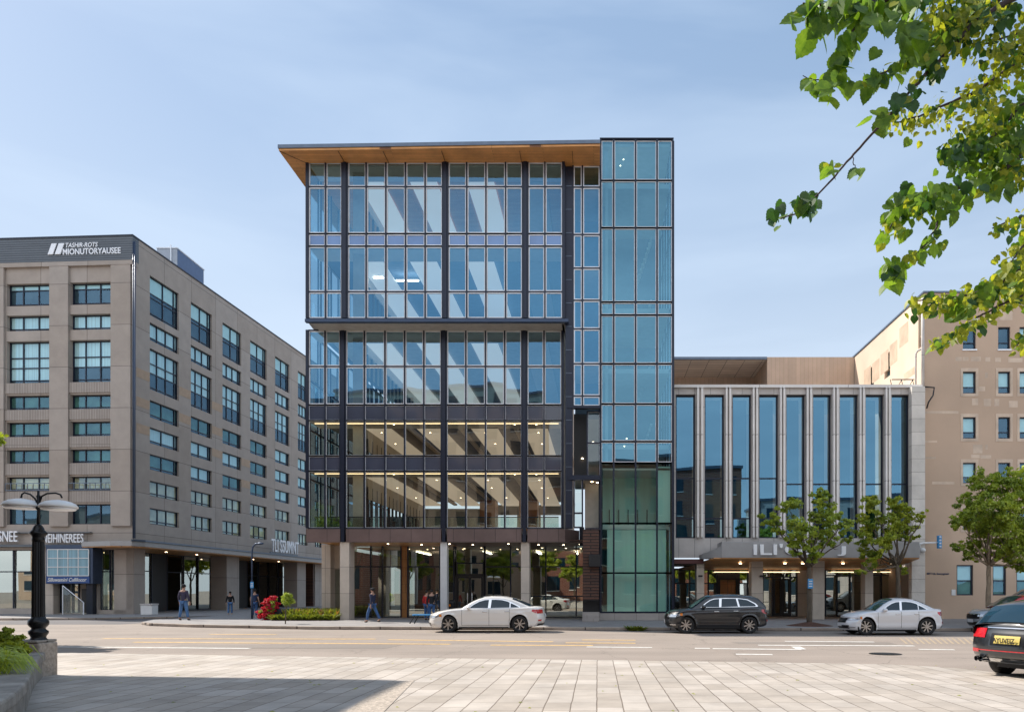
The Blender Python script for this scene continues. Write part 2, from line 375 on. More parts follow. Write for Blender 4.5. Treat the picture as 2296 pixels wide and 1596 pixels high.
M['tanpanel'] = joint_mat('tan corrugated cladding', (0.60, 0.44, 0.33), (0.50, 0.36, 0.26), 0.30, 30, 0.02, rough=0.7, offs=0.0, stain=0.1)
M['taupepanel'] = joint_mat('taupe cladding panels', (0.66, 0.55, 0.47), (0.12, 0.09, 0.08), 1.3, 0.6, 0.02, rough=0.7, offs=0.0, stain=0.1, flat=True)
M['gridglass'] = mat('blue grey gridded glass', (0.22, 0.38, 0.46), 0.3, 0, 0.25, 1.5, stretch=(9, 9, 0.05))
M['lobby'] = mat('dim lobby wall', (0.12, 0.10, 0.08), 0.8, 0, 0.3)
M['signwhite'] = mat('bright white letters', (0.95, 0.95, 0.95), 0.4, 0, 0)
M['white'] = mat('white paint', (0.75, 0.75, 0.74), 0.4, 0, 0.04)
M['signgrey'] = mat('sign fascia grey', (0.36, 0.35, 0.345), 0.5, 0.2, 0.05)
M['black'] = mat('black cast iron', (0.011, 0.012, 0.014), 0.33, 0.4, 0.2, 5, bump=0.1, bscale=60)
M['blue'] = mat('royal blue enamel', (0.02, 0.07, 0.24), 0.4, 0, 0.05)
M['skyblue'] = mat('sky blue sign', (0.06, 0.30, 0.62), 0.4, 0, 0.05)
M['red'] = mat('red paint', (0.45, 0.02, 0.02), 0.4, 0, 0.05)
M['maroon'] = mat('maroon fascia', (0.09, 0.025, 0.025), 0.5, 0, 0.1)
M['chrome'] = mat('chrome', (0.75, 0.76, 0.78), 0.12, 1.0, 0.0)
M['grille'] = mat('black grille', (0.015, 0.015, 0.017), 0.3, 0.5, 0)
M['granite'] = mat('weathered granite', (0.28, 0.255, 0.225), 0.9, 0, 0.35, 2.5, bump=0.8, bscale=30)
M['granitec'] = mat('rough granite pedestal', (0.36, 0.31, 0.26), 0.9, 0, 0.30, 14, bump=0.9, bscale=45)
M['bark'] = mat('bark', (0.11, 0.085, 0.06), 0.9, 0, 0.35, 8, bump=0.8, bscale=30, stretch=(1, 1, 0.3))
M['barklight'] = mat('pale bark', (0.30, 0.23, 0.16), 0.9, 0, 0.35, 8, bump=0.8, bscale=30, stretch=(1, 1, 0.4))
M['twig'] = mat('dark twig', (0.05, 0.03, 0.035), 0.7, 0, 0.2)
M['soil'] = mat('brown mulch', (0.09, 0.04, 0.025), 0.95, 0, 0.4, 10, bump=1, bscale=40)
M['leaf1'] = leafmat('maple foliage', (0.09, 0.17, 0.025), (0.50, 0.58, 0.07), 0.33, 1.6)
M['leaf2'] = leafmat('bright foliage', (0.09, 0.17, 0.02), (0.50, 0.54, 0.06), 0.36, 1.6)
M['leafbig'] = leafmat('backlit broad leaves', (0.05, 0.13, 0.02), (0.20, 0.33, 0.04), 0.5, 4.5)
M['leafgold'] = leafmat('yellow green leaves', (0.12, 0.19, 0.02), (0.48, 0.50, 0.06), 0.5, 6)
M['leafdark'] = leafmat('dark leaves', (0.02, 0.065, 0.02), (0.05, 0.14, 0.03), 0.35, 2.5)
M['hedge'] = leafmat('yellow green ground plants', (0.08, 0.13, 0.02), (0.24, 0.26, 0.04), 0.35, 2.0)
M['rust'] = leafmat('rusty seed heads', (0.22, 0.10, 0.05), (0.34, 0.2, 0.08), 0.3, 3.0)
M['flower'] = leafmat('red blossoms', (0.42, 0.01, 0.03), (0.62, 0.03, 0.07), 0.3, 5.0)
# ---------------- setting: ground, road, pavements ----------------
def noisy_ground(name, c, rough=0.85, patch=0.10, fine=0.2, tint=None):
    m, n, b = newmat(name); b.inputs['Roughness'].default_value = rough
    co = _coords(n)
    def nz(s, d=6, st=None):
        x = n.nodes.new('ShaderNodeTexNoise'); x.inputs['Scale'].default_value = s; x.inputs['Detail'].default_value = d
        if st:
            mp = n.nodes.new('ShaderNodeMapping'); mp.inputs['Scale'].default_value = st
            n.links.new(co, mp.inputs[0]); n.links.new(mp.outputs[0], x.inputs[0])
        else: n.links.new(co, x.inputs[0])
        return x.outputs[0]
    def rng(o, lo, hi):
        r = n.nodes.new('ShaderNodeMapRange'); r.inputs[1].default_value = 0.3; r.inputs[2].default_value = 0.7
        r.inputs[3].default_value = lo; r.inputs[4].default_value = hi; n.links.new(o, r.inputs[0]); return r.outputs[0]
    a = rng(nz(0.8, 8, (0.12, 1.0, 1)), 1 - patch, 1 + patch)      # long wheel-worn bands along the street
    f = rng(nz(45, 3), 1 - fine, 1 + fine)
    g = rng(nz(0.35, 6), 1 - patch, 1 + patch)
    m1 = n.nodes.new('ShaderNodeMath'); m1.operation = 'MULTIPLY'; n.links.new(a, m1.inputs[0]); n.links.new(f, m1.inputs[1])
    m2 = n.nodes.new('ShaderNodeMath'); m2.operation = 'MULTIPLY'; n.links.new(m1.outputs[0], m2.inputs[0]); n.links.new(g, m2.inputs[1])
    # fine wandering cracks
    wn = n.nodes.new('ShaderNodeTexNoise'); wn.inputs['Scale'].default_value = 1.3; wn.inputs['Detail'].default_value = 5; n.links.new(co, wn.inputs[0])
    wa = n.nodes.new('ShaderNodeVectorMath'); wa.operation = 'ADD'; n.links.new(co, wa.inputs[0]); n.links.new(wn.outputs['Color'], wa.inputs[1])
    vo = n.nodes.new('ShaderNodeTexVoronoi'); vo.feature = 'DISTANCE_TO_EDGE'; vo.inputs['Scale'].default_value = 0.28; n.links.new(wa.outputs[0], vo.inputs[0])
    cr_ = n.nodes.new('ShaderNodeMapRange'); cr_.inputs[1].default_value = 0.0; cr_.inputs[2].default_value = 0.006; cr_.inputs[3].default_value = 0.62; cr_.inputs[4].default_value = 1.0
    n.links.new(vo.outputs['Distance'], cr_.inputs[0])
    m3 = n.nodes.new('ShaderNodeMath'); m3.operation = 'MULTIPLY'; n.links.new(m2.outputs[0], m3.inputs[0]); n.links.new(cr_.outputs[0], m3.inputs[1]); m2 = m3
    vm = n.nodes.new('ShaderNodeVectorMath'); vm.operation = 'SCALE'; vm.inputs[0].default_value = c
    n.links.new(m2.outputs[0], vm.inputs['Scale']); n.links.new(vm.outputs[0], b.inputs['Base Color'])
    bp = n.nodes.new('ShaderNodeBump'); bp.inputs['Strength'].default_value = 0.5; bp.inputs['Distance'].default_value = 0.01
    n.links.new(nz(80, 3), bp.inputs['Height']); n.links.new(bp.outputs[0], b.inputs['Normal'])
    return m
M['asphalt'] = noisy_ground('worn asphalt', (0.27, 0.225, 0.19))
M['drive'] = noisy_ground('driveway asphalt', (0.13, 0.12, 0.12))
M['gnd'] = noisy_ground('ground', (0.2, 0.18, 0.16))
M['plaza'] = joint_mat('plaza stone pavers', (0.475, 0.425, 0.375), (0.17, 0.135, 0.105), 0.74, 0.37, 0.009, warp=0.022, rough=0.75, flat=True, rot=R(90), bump=0.8, nbump=0.25, c2=(0.37, 0.32, 0.27), stain=0.26, bscale=22, offs=0.41, freq=3)
M['walk'] = joint_mat('sidewalk pavers', (0.29, 0.275, 0.265), (0.2, 0.18, 0.17), 0.6, 0.3, 0.008, rough=0.8, flat=True, rot=R(38), bump=0.4, nbump=0.2, c2=(0.255, 0.24, 0.235), stain=0.16)
M['kerb'] = joint_mat('granite kerb stones', (0.42, 0.35, 0.29), (0.10, 0.08, 0.07), 1.7, 3.0, 0.03, rough=0.9, offs=0.0, nbump=1.0, c2=(0.34, 0.28, 0.23), stain=0.35, bscale=9)
M['cobble'] = mat('rough cobble strip', (0.40, 0.34, 0.28), 0.9, 0, 0.35, 18, bump=1.0, bscale=30)

g = MB(); g.quad((-700, -700, -0.06), (700, -700, -0.06), (700, 900, -0.06), (-700, 900, -0.06))
structure(g.build('ground', M['gnd']))
g = MB(); g.quad((-250, 10, 0), (250, 10, 0), (250, 46, 0), (-250, 46, 0))
structure(g.build('road', M['asphalt']))

# plaza in the foreground
edge = [(-60, 22.5), (-30, 21.2), (-14.5, 20.3), (-7, 19.0), (0, 18.1), (3.7, 17.5), (6.6, 17.0), (7.6, 16.2), (8.0, 15.4)]
edge2 = [(8.2, 14.6), (8.9, 13.0), (10.5, 11.0), (14, 9.5), (60, 8.5)]
g = MB(); g.prism([(-60, -60)] + [(60, -60)] + (edge + edge2)[::-1], -0.05, 0.035)
structure(g.build('plaza', M['plaza']))
def ribbon(mb, line, wdt, z, m=0, z0=None):
    for i in range(len(line) - 1):
        a = Vector((*line[i], 0)); b = Vector((*line[i + 1], 0)); d = (b - a).normalized(); nn = Vector((-d.y, d.x, 0)) * wdt
        if z0 is None:
            mb.quad((a.x, a.y, z), (b.x, b.y, z), (b.x - nn.x, b.y - nn.y, z), (a.x - nn.x, a.y - nn.y, z), m)
        else:
            mb.add([(a.x, a.y, z0), (b.x, b.y, z0), (b.x - nn.x, b.y - nn.y, z0), (a.x - nn.x, a.y - nn.y, z0),
                    (a.x, a.y, z), (b.x, b.y, z), (b.x - nn.x, b.y - nn.y, z), (a.x - nn.x, a.y - nn.y, z)],
                   [(0,3,2,1),(4,5,6,7),(0,1,5,4),(1,2,6,5),(2,3,7,6),(3,0,4,7)], m)
# rough cobble strip crossing the plaza
g = MB(); g.quad((-3.75, 13.6, 0.042), (-3.35, 13.9, 0.042), (-2.75, 9.2, 0.042), (-3.3, 9.2, 0.042))
structure(g.build('cobble_strip', M['cobble']))

# sidewalk on the far side (0.13 m up) with granite kerb
kerb = [(-23.2, 38.6), (-22.0, 37.2), (-19, 35.6), (-12.6, 33.55), (-5, 33.1), (0, 32.8), (8, 32.2), (20, 31.7), (60, 31.2)]
inner = [(-23.4, 38.9), (-21.9, 37.45), (-18.9, 35.85), (-12.55, 33.85), (-5, 33.4), (0, 33.1), (8, 32.5), (20, 32.0), (60, 31.5)]
g = MB(); g.prism([(60, 90), (-28, 90), (-24.5, 46.5), (-24.6, 42)] + inner, -0.04, 0.13)
structure(g.build('sidewalk', M['walk']))
g = MB()
for i in range(len(kerb) - 1):
    a, b = Vector((*kerb[i], 0)), Vector((*kerb[i + 1], 0)); c, d = Vector((*inner[i], 0)), Vector((*inner[i + 1], 0))
    g.add([(a.x, a.y, -.03), (b.x, b.y, -.03), (d.x, d.y, -.03), (c.x, c.y, -.03), (a.x, a.y, .136), (b.x, b.y, .136), (d.x, d.y, .136), (c.x, c.y, .136)],
          [(0,3,2,1),(4,5,6,7),(0,1,5,4),(1,2,6,5),(2,3,7,6),(3,0,4,7)])
structure(g.build('kerb', M['kerb'], bevel=0.02))
# hotel forecourt pavement
g = MB(); g.prism([(-120, 44.6), (-34, 44.6), (-30, 45.2), (-26.5, 47.5), (-24.6, 50.5), (-23, 56), (-20, 90), (-120, 90)], -0.04, 0.12)
structure(g.build('forecourt_pavement', M['walk']))
g = MB(); ribbon(g, [(-120, 44.55), (-34, 44.55), (-30, 45.15), (-26.5, 47.45)], -0.28, 0.126, 0, -0.03)
structure(g.build('forecourt_kerb', M['kerb']))
g = MB(); g.quad((-34, 38.5, 0.004), (-24.5, 38.8, 0.004), (-22, 90, 0.004), (-34, 90, 0.004))
structure(g.build('driveway', M['drive']))

# painted road markings
M['ypaint'] = mat('worn yellow paint', (0.62, 0.40, 0.16), 0.8, 0, 0.25, 6, bump=0.2)
M['ypale'] = mat('almost worn away yellow paint', (0.36, 0.28, 0.19), 0.8, 0, 0.2, 6)
M['wpaint'] = mat('worn white paint', (0.62, 0.60, 0.56), 0.8, 0, 0.2, 6, bump=0.2)
rp = MB(); a_ = GP(150, 1455); rp.quad((-13, 22.4, .003), (-6.2, 22.1, .003), (-6.1, 23.6, .003), (-13.1, 23.9, .003)); rp.quad((4.5, 24.2, .003), (9.5, 24.0, .003), (9.6, 25.0, .003), (4.4, 25.3, .003))
M['patch_asphalt'] = noisy_ground('newer asphalt patch', (0.21, 0.18, 0.155))
structure(rp.build('road_patch', M['patch_asphalt'], recalc=False))
yl = MB(); wl = MB()
def stripe(mb, u0, v0, u1, v1, wd=0.13, z=0.005):
    wd = wd * (2.3 if wd < .2 and wd > .08 else 1)
    a, b = GP(u0, v0), GP(u1, v1); d = (b - a).normalized(); nn = Vector((-d.y, d.x, 0)) * wd / 2
    mb.quad((a.x - nn.x, a.y - nn.y, z), (b.x - nn.x, b.y - nn.y, z), (b.x + nn.x, b.y + nn.y, z), (a.x + nn.x, a.y + nn.y, z))
for q in ((470, 1421.5, 620, 1422), (230, 1431, 842, 1432), (300, 1439, 1010, 1443.5), (870, 1433.5, 1240, 1438), (1305, 1434, 1425, 1434.6),
          (1268, 1440.5, 1425, 1441.3), (1100, 1445.6, 1330, 1446.4)): stripe(yl, *q, wd=0.12)
for q in ((1315, 1449.6, 1462, 1451.2), ): stripe(wl, *q, wd=0.26)
for q in ((1558, 1452.6, 1592, 1453), (1598, 1453.4, 1797, 1455.6), (1650, 1466, 1732, 1466.8), (1760, 1437, 1960, 1438.5), (1700, 1445.8, 2050, 1447.3),
          (130, 1449.5, 560, 1453), (2060, 1455, 2140, 1456), (245, 1467, 298, 1467.6), (1784, 1449, 1797, 1455)): stripe(wl, *q, wd=0.12)
yh = MB()
for i in range(14):
    stripe(yh, 2018 + i * 13, 1430, 2034 + i * 13, 1443, wd=0.07)
structure(yh.build('hatched_road_marking', M['ypale'], recalc=False)); structure(yl.build('yellow_road_marking', M['ypaint'], recalc=False)); structure(wl.build('white_road_marking', M['wpaint'], recalc=False))

# ---------------- main glass office building ----------------
YU, YL, YT, YK = 40.0, 41.5, 41.0, 40.35      # upper box, lower box, tower, recessed link
office = thing('office_building', 'tall glass office building with timber roof overhang and attached blue glass tower', 'building', (-8, 45, 0.13))
def PY(Y): return lambda a, b, c: (a, Y + c, b)
def curtain(root, P, xs, zs, gm, name='window', major=(), c=0.0, mw=0.075, spand=None, spm=None, trimw=0.05, label=None, jit=0.006):
    """one window: frame (dark mullions + silver gaskets) with its glass as a sub-part"""
    fr = MB(); gl = MB(); sp = MB()
    z0, z1 = zs[0], zs[-1]
    for i, x in enumerate(xs):
        h = mw / 2 if 0 < i < len(xs) - 1 else mw * 0.5
        fr.fbox(P, x - h, x + h, z0, z1, c - 0.12, c + 0.10, 0)
    for j, z in enumerate(zs):
        fr.fbox(P, xs[0], xs[-1], z - mw / 2, z + mw / 2, c - 0.06, c + 0.10, 0)
    for i in range(len(xs) - 1):
        for j in range(len(zs) - 1):
            a0, a1 = xs[i] + mw / 2, xs[i + 1] - mw / 2; b0, b1 = zs[j] + mw / 2, zs[j + 1] - mw / 2
            t = trimw
            for q in ((a0, a0 + t, b0, b1), (a1 - t, a1, b0, b1), (a0 + t, a1 - t, b0, b0 + t), (a0 + t, a1 - t, b1 - t, b1)):
                fr.fbox(P, *q, c - 0.035, c + 0.03, 1)
            ja, jb, jc = [random.uniform(-jit, jit) for _ in range(3)]
            tgt = sp if (spand and j in spand) else gl
            tgt.add([P(a0, b0, c + ja), P(a1, b0, c + jb), P(a1, b1, c + jc), P(a0, b1, c + ja + jc - jb)], [(0, 1, 2, 3)])
    w_ = fr.build(name, [M['navy'], M['trim']], root, label=label)
    if gl.v: gl.build('pane', gm, w_, recalc=False)
    if sp.v: sp.build('spandrel_panel', spm or M['spandrelb'], w_, recalc=False)
    return w_
# upper box
Pu = PY(YU)
xu = [WX(u, YU) for u in (690, 731, 774, 822, 866, 910, 954, 999, 1047, 1090, 1134, 1178, 1222, 1264)]
bays = [(0, 2), (2, 7), (7, 11), (11, 13)]
ZU = [WZ(v, YU) for v in (715, 655, 553, 525, 420, 364)]
for (i0, i1) in bays:
    xs = xu[i0:i1 + 1]
    xs = [xs[0] + (0.14 if i0 else 0.05)] + xs[1:-1] + [xs[-1] - (0.14 if i1 < 13 else 0.05)]
    curtain(office, Pu, xs, ZU[0:3], M['g_up'])
    curtain(office, Pu, xs, ZU[2:4], M['g_up'], name='spandrel_row', spand=(0,))
    curtain(office, Pu, xs, ZU[3:6], M['g_up'])
# lower box
Pl = PY(YL)
xl = [WX(u, YL) for u in (690, 730, 770, 818, 864, 908, 951, 996, 1045, 1089, 1132, 1176, 1220, 1262)]
ZL = [WZ(v, YL) for v in (1184, 1056, 1022, 943, 908, 822, 741)]
for (i0, i1) in bays:
    xs = xl[i0:i1 + 1]
    xs = [xs[0] + (0.14 if i0 else 0.05)] + xs[1:-1] + [xs[-1] - (0.14 if i1 < 13 else 0.05)]
    curtain(office, Pl, xs, ZL[0:2], M['g_low'], trimw=0.015)
    curtain(office, Pl, xs, ZL[1:3], M['g_low'], name='spandrel_row', spand=(0,), spm=M['spandrel'], trimw=0.015)
    curtain(office, Pl, xs, ZL[2:4], M['g_low'], trimw=0.015)
    curtain(office, Pl, xs, ZL[3:5], M['g_low'], name='spandrel_row', spand=(0,), spm=M['spandrel'], trimw=0.015)
    curtain(office, Pl, xs, ZL[4:7], M['g_up'])
# heavy mullions
for (xx, Y, z0, z1) in [(xu[i], YU, ZU[0], ZU[5]) for i in (2, 7, 11)] + [(xl[i], YL, ZL[0] - 0.76, ZL[6]) for i in (2, 7, 11)]:
    m_ = MB(); m_.box(xx - 0.09, xx + 0.09, Y - 0.17, Y + 0.14, z0, z1); m_.build('mullion', M['navy'], office)
for (xx, Y, z0, z1) in ((xu[0], YU, ZU[0], ZU[5]), (xu[13], YU, ZU[0], ZU[5]), (xl[0], YL, ZL[0], ZL[6]), (xl[13], YL, ZL[0], ZL[6])):
    m_ = MB(); m_.box(xx - 0.07, xx + 0.06, Y - 0.13, Y + 0.14, z0, z1); m_.build('mullion', M['navy'], office)
# edge beam between boxes, grey soffit, brown band, soffits
ZS = ZU[0]
b = MB(); b.box(xu[0] - 0.1, xu[13] + 0.25, YU - 0.15, YU + 0.1, ZS - 0.2, ZS - 0.04); b.build('edge_beam', M['bmetal'], office)
b = MB(); b.add([(xu[0] - 0.02, YU + 0.11, ZS - 0.16), (xu[13] + 0.2, YU + 0.11, ZS - 0.16), (xl[13] + 0.2, YL - 0.14, ZL[6] + 0.03), (xl[0] + 0.35, YL - 0.14, ZL[6] + 0.03),
                 (xu[0] - 0.02, YU + 0.11, ZS + 0.0), (xu[13] + 0.2, YU + 0.11, ZS + 0.0), (xl[13] + 0.2, YL + .5, ZS + 0.0), (xl[0] + 0.35, YL + .5, ZS + 0.0)],
                [(0, 1, 2, 3), (4, 7, 6, 5), (0, 4, 5, 1), (2, 6, 7, 3), (1, 5, 6, 2), (0, 3, 7, 4)])
b.build('grey_soffit', M['greysoffit'], office)
zb0, zb1 = WZ(1215, YL), WZ(1184, YL) - 0.04
b = MB()
XR = xl[13] + 0.12
segs = [xl[0] - 0.08, xl[2] - 0.16, None, xl[2] + 0.16, xl[7] - 0.16, None, xl[7] + 0.16, xl[11] - 0.16, None, xl[11] + 0.16, XR]
for (a, c) in ((segs[0], segs[1]), (segs[3], segs[4]), (segs[6], segs[7]), (segs[9], segs[10])):
    b.box(a, c, YL - 0.06, YL + 0.3, zb0, zb1)
b.build('brown_band', M['brownmetal'], office)
b = MB(); b.add([(XR, YL - 0.06, zb0), (XR + 0.75, YL + 1.1, zb0), (XR + 0.75, YL + 1.1, zb1), (XR, YL - 0.06, zb1),
                 (XR, YL + 0.3, zb0), (XR + 0.5, YL + 1.3, zb0), (XR + 0.5, YL + 1.3, zb1), (XR, YL + 0.3, zb1)],
                [(0, 1, 2, 3), (4, 7, 6, 5), (0, 4, 5, 1), (3, 2, 6, 7), (1, 5, 6, 2)])
b.build('brown_band_return', M['brownmetal'], office)
b = MB(); b.box(XR + 0.76, WX(1308, YK), YL + 1.1, YK + 2.6, zb0 - 0.15, zb1 + 0.2); b.build('link_base_panel', M['navy'], office)
YG = 45.6
b = MB(); b.box(xl[0] + 0.3, xl[7], YL + 0.31, YG + 0.2, zb0 + 0.02, zb0 + 0.16); b.build('timber_soffit', M['wood'], office)
b = MB(); b.box(xl[7] + 0.0, WX(1308, YK), YL + 0.31, YG + 0.2, zb0 + 0.018, zb0 + 0.158); b.build('timber_soffit', M['darkwood'], office)
# roof
zr = WZ(366, YU) + 0.02
XE = WX(1346, YT)
eL = WX(625, 38.8)
b = MB()
b.add([(eL, 38.8, zr - 0.06), (XE - 0.02, 38.5, zr + 0.0), (XE - 0.02, 56, zr), (eL, 56, zr),
       (eL, 38.8, zr + 0.10), (XE - 0.02, 38.5, zr + 0.17), (XE - 0.02, 56, zr + 0.12), (eL, 56, zr + 0.12)],
      [(0, 3, 2, 1), (4, 5, 6, 7), (0, 1, 5, 4), (1, 2, 6, 5), (2, 3, 7, 6), (3, 0, 4, 7)])
roof = b.build('roof', M['wood'], office)
for x in (-13.3, -11.0, -8.0, -4.0, -1.3):
    jb = MB(); jb.box(x - 0.01, x + 0.01, 38.85, 39.95, zr - 0.068, zr - 0.05); jb.build('soffit_joint', M['woodjoint'], roof, recalc=False)
jb = MB()
jb.add([(eL, 38.85, zr - .066), (eL + 0.05, 38.83, zr - .066), (xu[0] + 0.05, 40, zr - .066), (xu[0], 40, zr - .066)], [(0, 1, 2, 3)])
jb.build('soffit_joint', M['woodjoint'], roof, recalc=False)
b = MB(); b.add([(eL - 0.03, 38.74, zr + .04), (XE - 0.02, 38.44, zr + .11), (XE - 0.02, 56.05, zr + .1), (eL - 0.03, 56.05, zr + .1),
       (eL - 0.03, 38.74, zr + 0.22), (XE - 0.02, 38.44, zr + 0.29), (XE - 0.02, 56.05, zr + 0.25), (eL - 0.03, 56.05, zr + 0.25)],
      [(0, 3, 2, 1), (4, 5, 6, 7), (0, 1, 5, 4), (1, 2, 6, 5), (2, 3, 7, 6), (3, 0, 4, 7)])
b.build('roof_fascia', M['fascia'], roof)

# floors and ceilings, seen through the glass
YB = 58.0
def slab(x0, x1, y0, y1, z0, z1, m, name='floor_slab'):
    q = MB(); q.box(x0, x1, y0, y1, z0, z1); return q.build(name, m, office)
XLn, XRt = xu[0] + 0.1, xu[13] + 0.0
stripsX = [(-13.2, -11.8), (-10.3, -8.85), (-7.2, -5.7), (-4.25, -2.85)]
def ceiling(z, Y0, warm, x0, x1, yb=YB):
    c1, c2 = ('ceilwarm', 'deck') if warm else ('ceil', 'deckblue')
    q = MB()
    q.box(x0, x1, Y0 + 0.15, Y0 + 1.6, z - 0.05, z + 0.06, 0)
    q.box(x0, x1, Y0 + 1.6, yb, z + 0.30, z + 0.40, 1)
    q.box(x0, x1, Y0 + 1.58, Y0 + 1.6, z - 0.05, z + 0.3, 0)
    if warm:
        for (a, c) in stripsX: q.box(c + .9, c + 1.15, Y0 + 1.7, yb - 0.5, z - 0.02, z + 0.1, 0)
    ce = q.build('ceiling', [M[c1], M[c2]], office)
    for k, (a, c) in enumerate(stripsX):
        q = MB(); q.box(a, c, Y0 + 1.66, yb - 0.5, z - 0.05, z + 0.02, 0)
        q.build('ceiling_plank', M['glowplankwarm'] if warm else (M['glowplank'] if k < 3 else M['ceil']), ce)  # planks glow in place of light falling on the ceiling
    return ce
def downlights(ce, pts, r=0.06, m='lamp'):
    q = MB()
    for (x, y, z) in pts: q.lathe([(r, 0), (r, 0.02)], (x, y, z - 0.03), 8)
    q.build('downlight', M[m], ce)
def lightbars(ce, pts, m='lampw'):
    for (x0, x1, y0, y1, z) in pts:
        q = MB(); q.box(x0, x1, y0, y1, z, z + 0.05); q.build('light_bar', M[m], ce)
zc6, zc5, zc4, zc3, zc2 = ZU[5] - 0.12, ZU[2] - 0.05, ZL[6] - 0.12, ZL[3] - 0.04, ZL[1] - 0.04
zf6, zf5, zf4, zf3, zf2 = ZU[3] + 0.04, ZU[0] + 0.06, ZL[4] - 0.1, ZL[2] - 0.1, ZL[0] - 0.12
lowR = xl[13] - 0.05
cs = [ceiling(zc6, YU, False, XLn, XRt), ceiling(zc5, YU, False, XLn, XRt), ceiling(zc4, YL, False, xl[0] + .1, lowR),
      ceiling(zc3, YL, True, xl[0] + .1, lowR), ceiling(zc2, YL, True, xl[0] + .1, lowR)]
for (z, Y) in ((zf6, YU), (zf5, YU)): slab(XLn, XRt, Y + 0.12, YB, z - 0.2, z, M['floor'])
for z in (zf4, zf3, zf2): slab(xl[0] + .1, lowR, YL + 0.12, YB + 2, z - 0.2, z, M['floor'])
lightbars(cs[1], [(-11.7, -10.4, YU + 4, YU + 4.12, zc5 - 0.1), (-12.9, -12.35, YU + 3.6, YU + 3.72, zc5 - 0.1)])
downlights(cs[0], [(-3.6, YU + .8, zc6), (-2.3, YU + .9, zc6), (-4.9, YU + .8, zc6)])
for ce, z in ((cs[3], zc3), (cs[4], zc2)):
    pts = []
    for (a, c) in stripsX:
        for y in (44.2, 47.5, 52.5): pts.append(((a + c) / 2 + random.uniform(-.2, .2), y, z - 0.03))
    downlights(ce, pts, 0.045)
    q = MB()
    q.box(xl[0] + .3, lowR - .2, YL + 0.2, YL + 0.27, z - 0.08, z - 0.045); q.build('light_strip', M['strip'], ce)
    downlights(ce, [(x, YL + 0.55, z - 0.03) for x in (-11.3, -8.6, -7.3, -4.6, -3.4)], 0.045)
# back and side inner walls
def iwall(x0, x1, y0, y1, z0, z1, m, name='inner_wall'):
    q = MB(); q.box(x0, x1, y0, y1, z0, z1); return q.build(name, M[m], office)
iwall(XLn, XRt, YB, YB + 0.2, zf5, zr - .1, 'iblue'); iwall(xl[0] + .1, lowR, YB, YB + .2, zf4, ZS - .05, 'iblue')
iwall(XRt - 0.12, XRt + 0.02, YU + 0.2, YB, zf5 - .2, zr - .1, 'iwall', 'side_wall'); iwall(lowR - 0.02, lowR + 0.14, YL + 0.16, YB, zf2, ZS - .1, 'iwall', 'side_wall')
iwall(xl[0] + .1, lowR, YB, YB + .2, zf3 + .02, zc3 + .3, 'iwall')
for z0, z1, Y in ((zf2, zc2, YL), (zf3, zc3, YL), (zf4, zc4, YL), (zf5, zc5, YU), (zf6, zc6, YU)):
    x = WX(782, Y)
    iwall(x, x + 0.55, Y + 0.7, Y + 1.25, z0, z1, 'iwall', 'inner_column')
    # partition running back, with a band of high windows
    warm = Y == YL and z0 < 10
    q = MB()
    q.box(-13.35, -13.25, Y + 2.2, YB, z0, z0 + 0.25, 0)
    q.box(-13.35, -13.25, Y + 2.2, YB, z1 - (1.2 if warm else 0.5), z1, 0)
    yy = Y + 2.2
    while yy < YB - 1: q.box(-13.36, -13.24, yy, yy + 0.12, z0 + .25, z1 - .5, 1); yy += 0.9
    q.build('partition', [M['iwall' if warm else 'ceil'], M['dark']], office)
# west side glazing with its own mullions
for (x, Y, z0, z1) in ((xu[0], YU, ZU[0], ZU[5]), (xl[0], YL, ZL[0], ZL[6])):
    Pw = (lambda x_: (lambda a, b, c: (x_ + c, a, b)))(x)
    ys = [Y + 0.15 + 1.6 * i for i in range(11)]
    curtain(office, Pw, ys, [z0, (z0 + z1) / 2, z1] if z1 - z0 < 9 else [z0 + (z1 - z0) * k / 4 for k in range(5)], M['g_up'], name='side_window', trimw=0.02)
# level 2: rear windows, timber cores, seats, planters, balustrade
q = MB(); zz0, zz1 = zf2, zc2
def rearwall():
    q = MB(); xs = [-13.3, -9.9, -8.9, -8.2, -6.3, -5.9, -4.8, -4.4, -1.9]
    q.box(-15.4, -8.9, YB + 1.8, YB + 2, zf2, zc2, 0)
    for a in (-8.9, -6.35, -4.85, -2.2): q.box(a, a + 0.35, YB + 1.8, YB + 2, zf2, zc2, 0)
    q.box(-8.9, -1.9, YB + 1.8, YB + 2, zc2 - 0.5, zc2 + .3, 0)
    q.box(-8.9, -1.9, YB + 1.8, YB + 2, zf2, zf2 + .3, 0)
    q.build('rear_wall', M['iwall'], office)
rearwall()
q = MB(); q.box(-8.4, -7.3, 54, 55.6, zf2, zc2 - 0.02); q.box(-5.6, -4.3, 54, 55.6, zf2, zc2 - 0.02); q.build('timber_core', M['orangewood'], office)
q = MB(); Yb = YL + 0.45
q.box(xl[0] + .2, lowR - .2, Yb, Yb + 0.02, ZL[0] + 0.1, WZ(1158, YL), 0); q.build('glass_balustrade', M['g_low'], office)
q = MB(); q.box(xl[0] + .2, lowR - .2, Yb - .02, Yb + 0.04, WZ(1158, YL), WZ(1158, YL) + 0.05, 0); q.build('handrail', M['navy'], office)

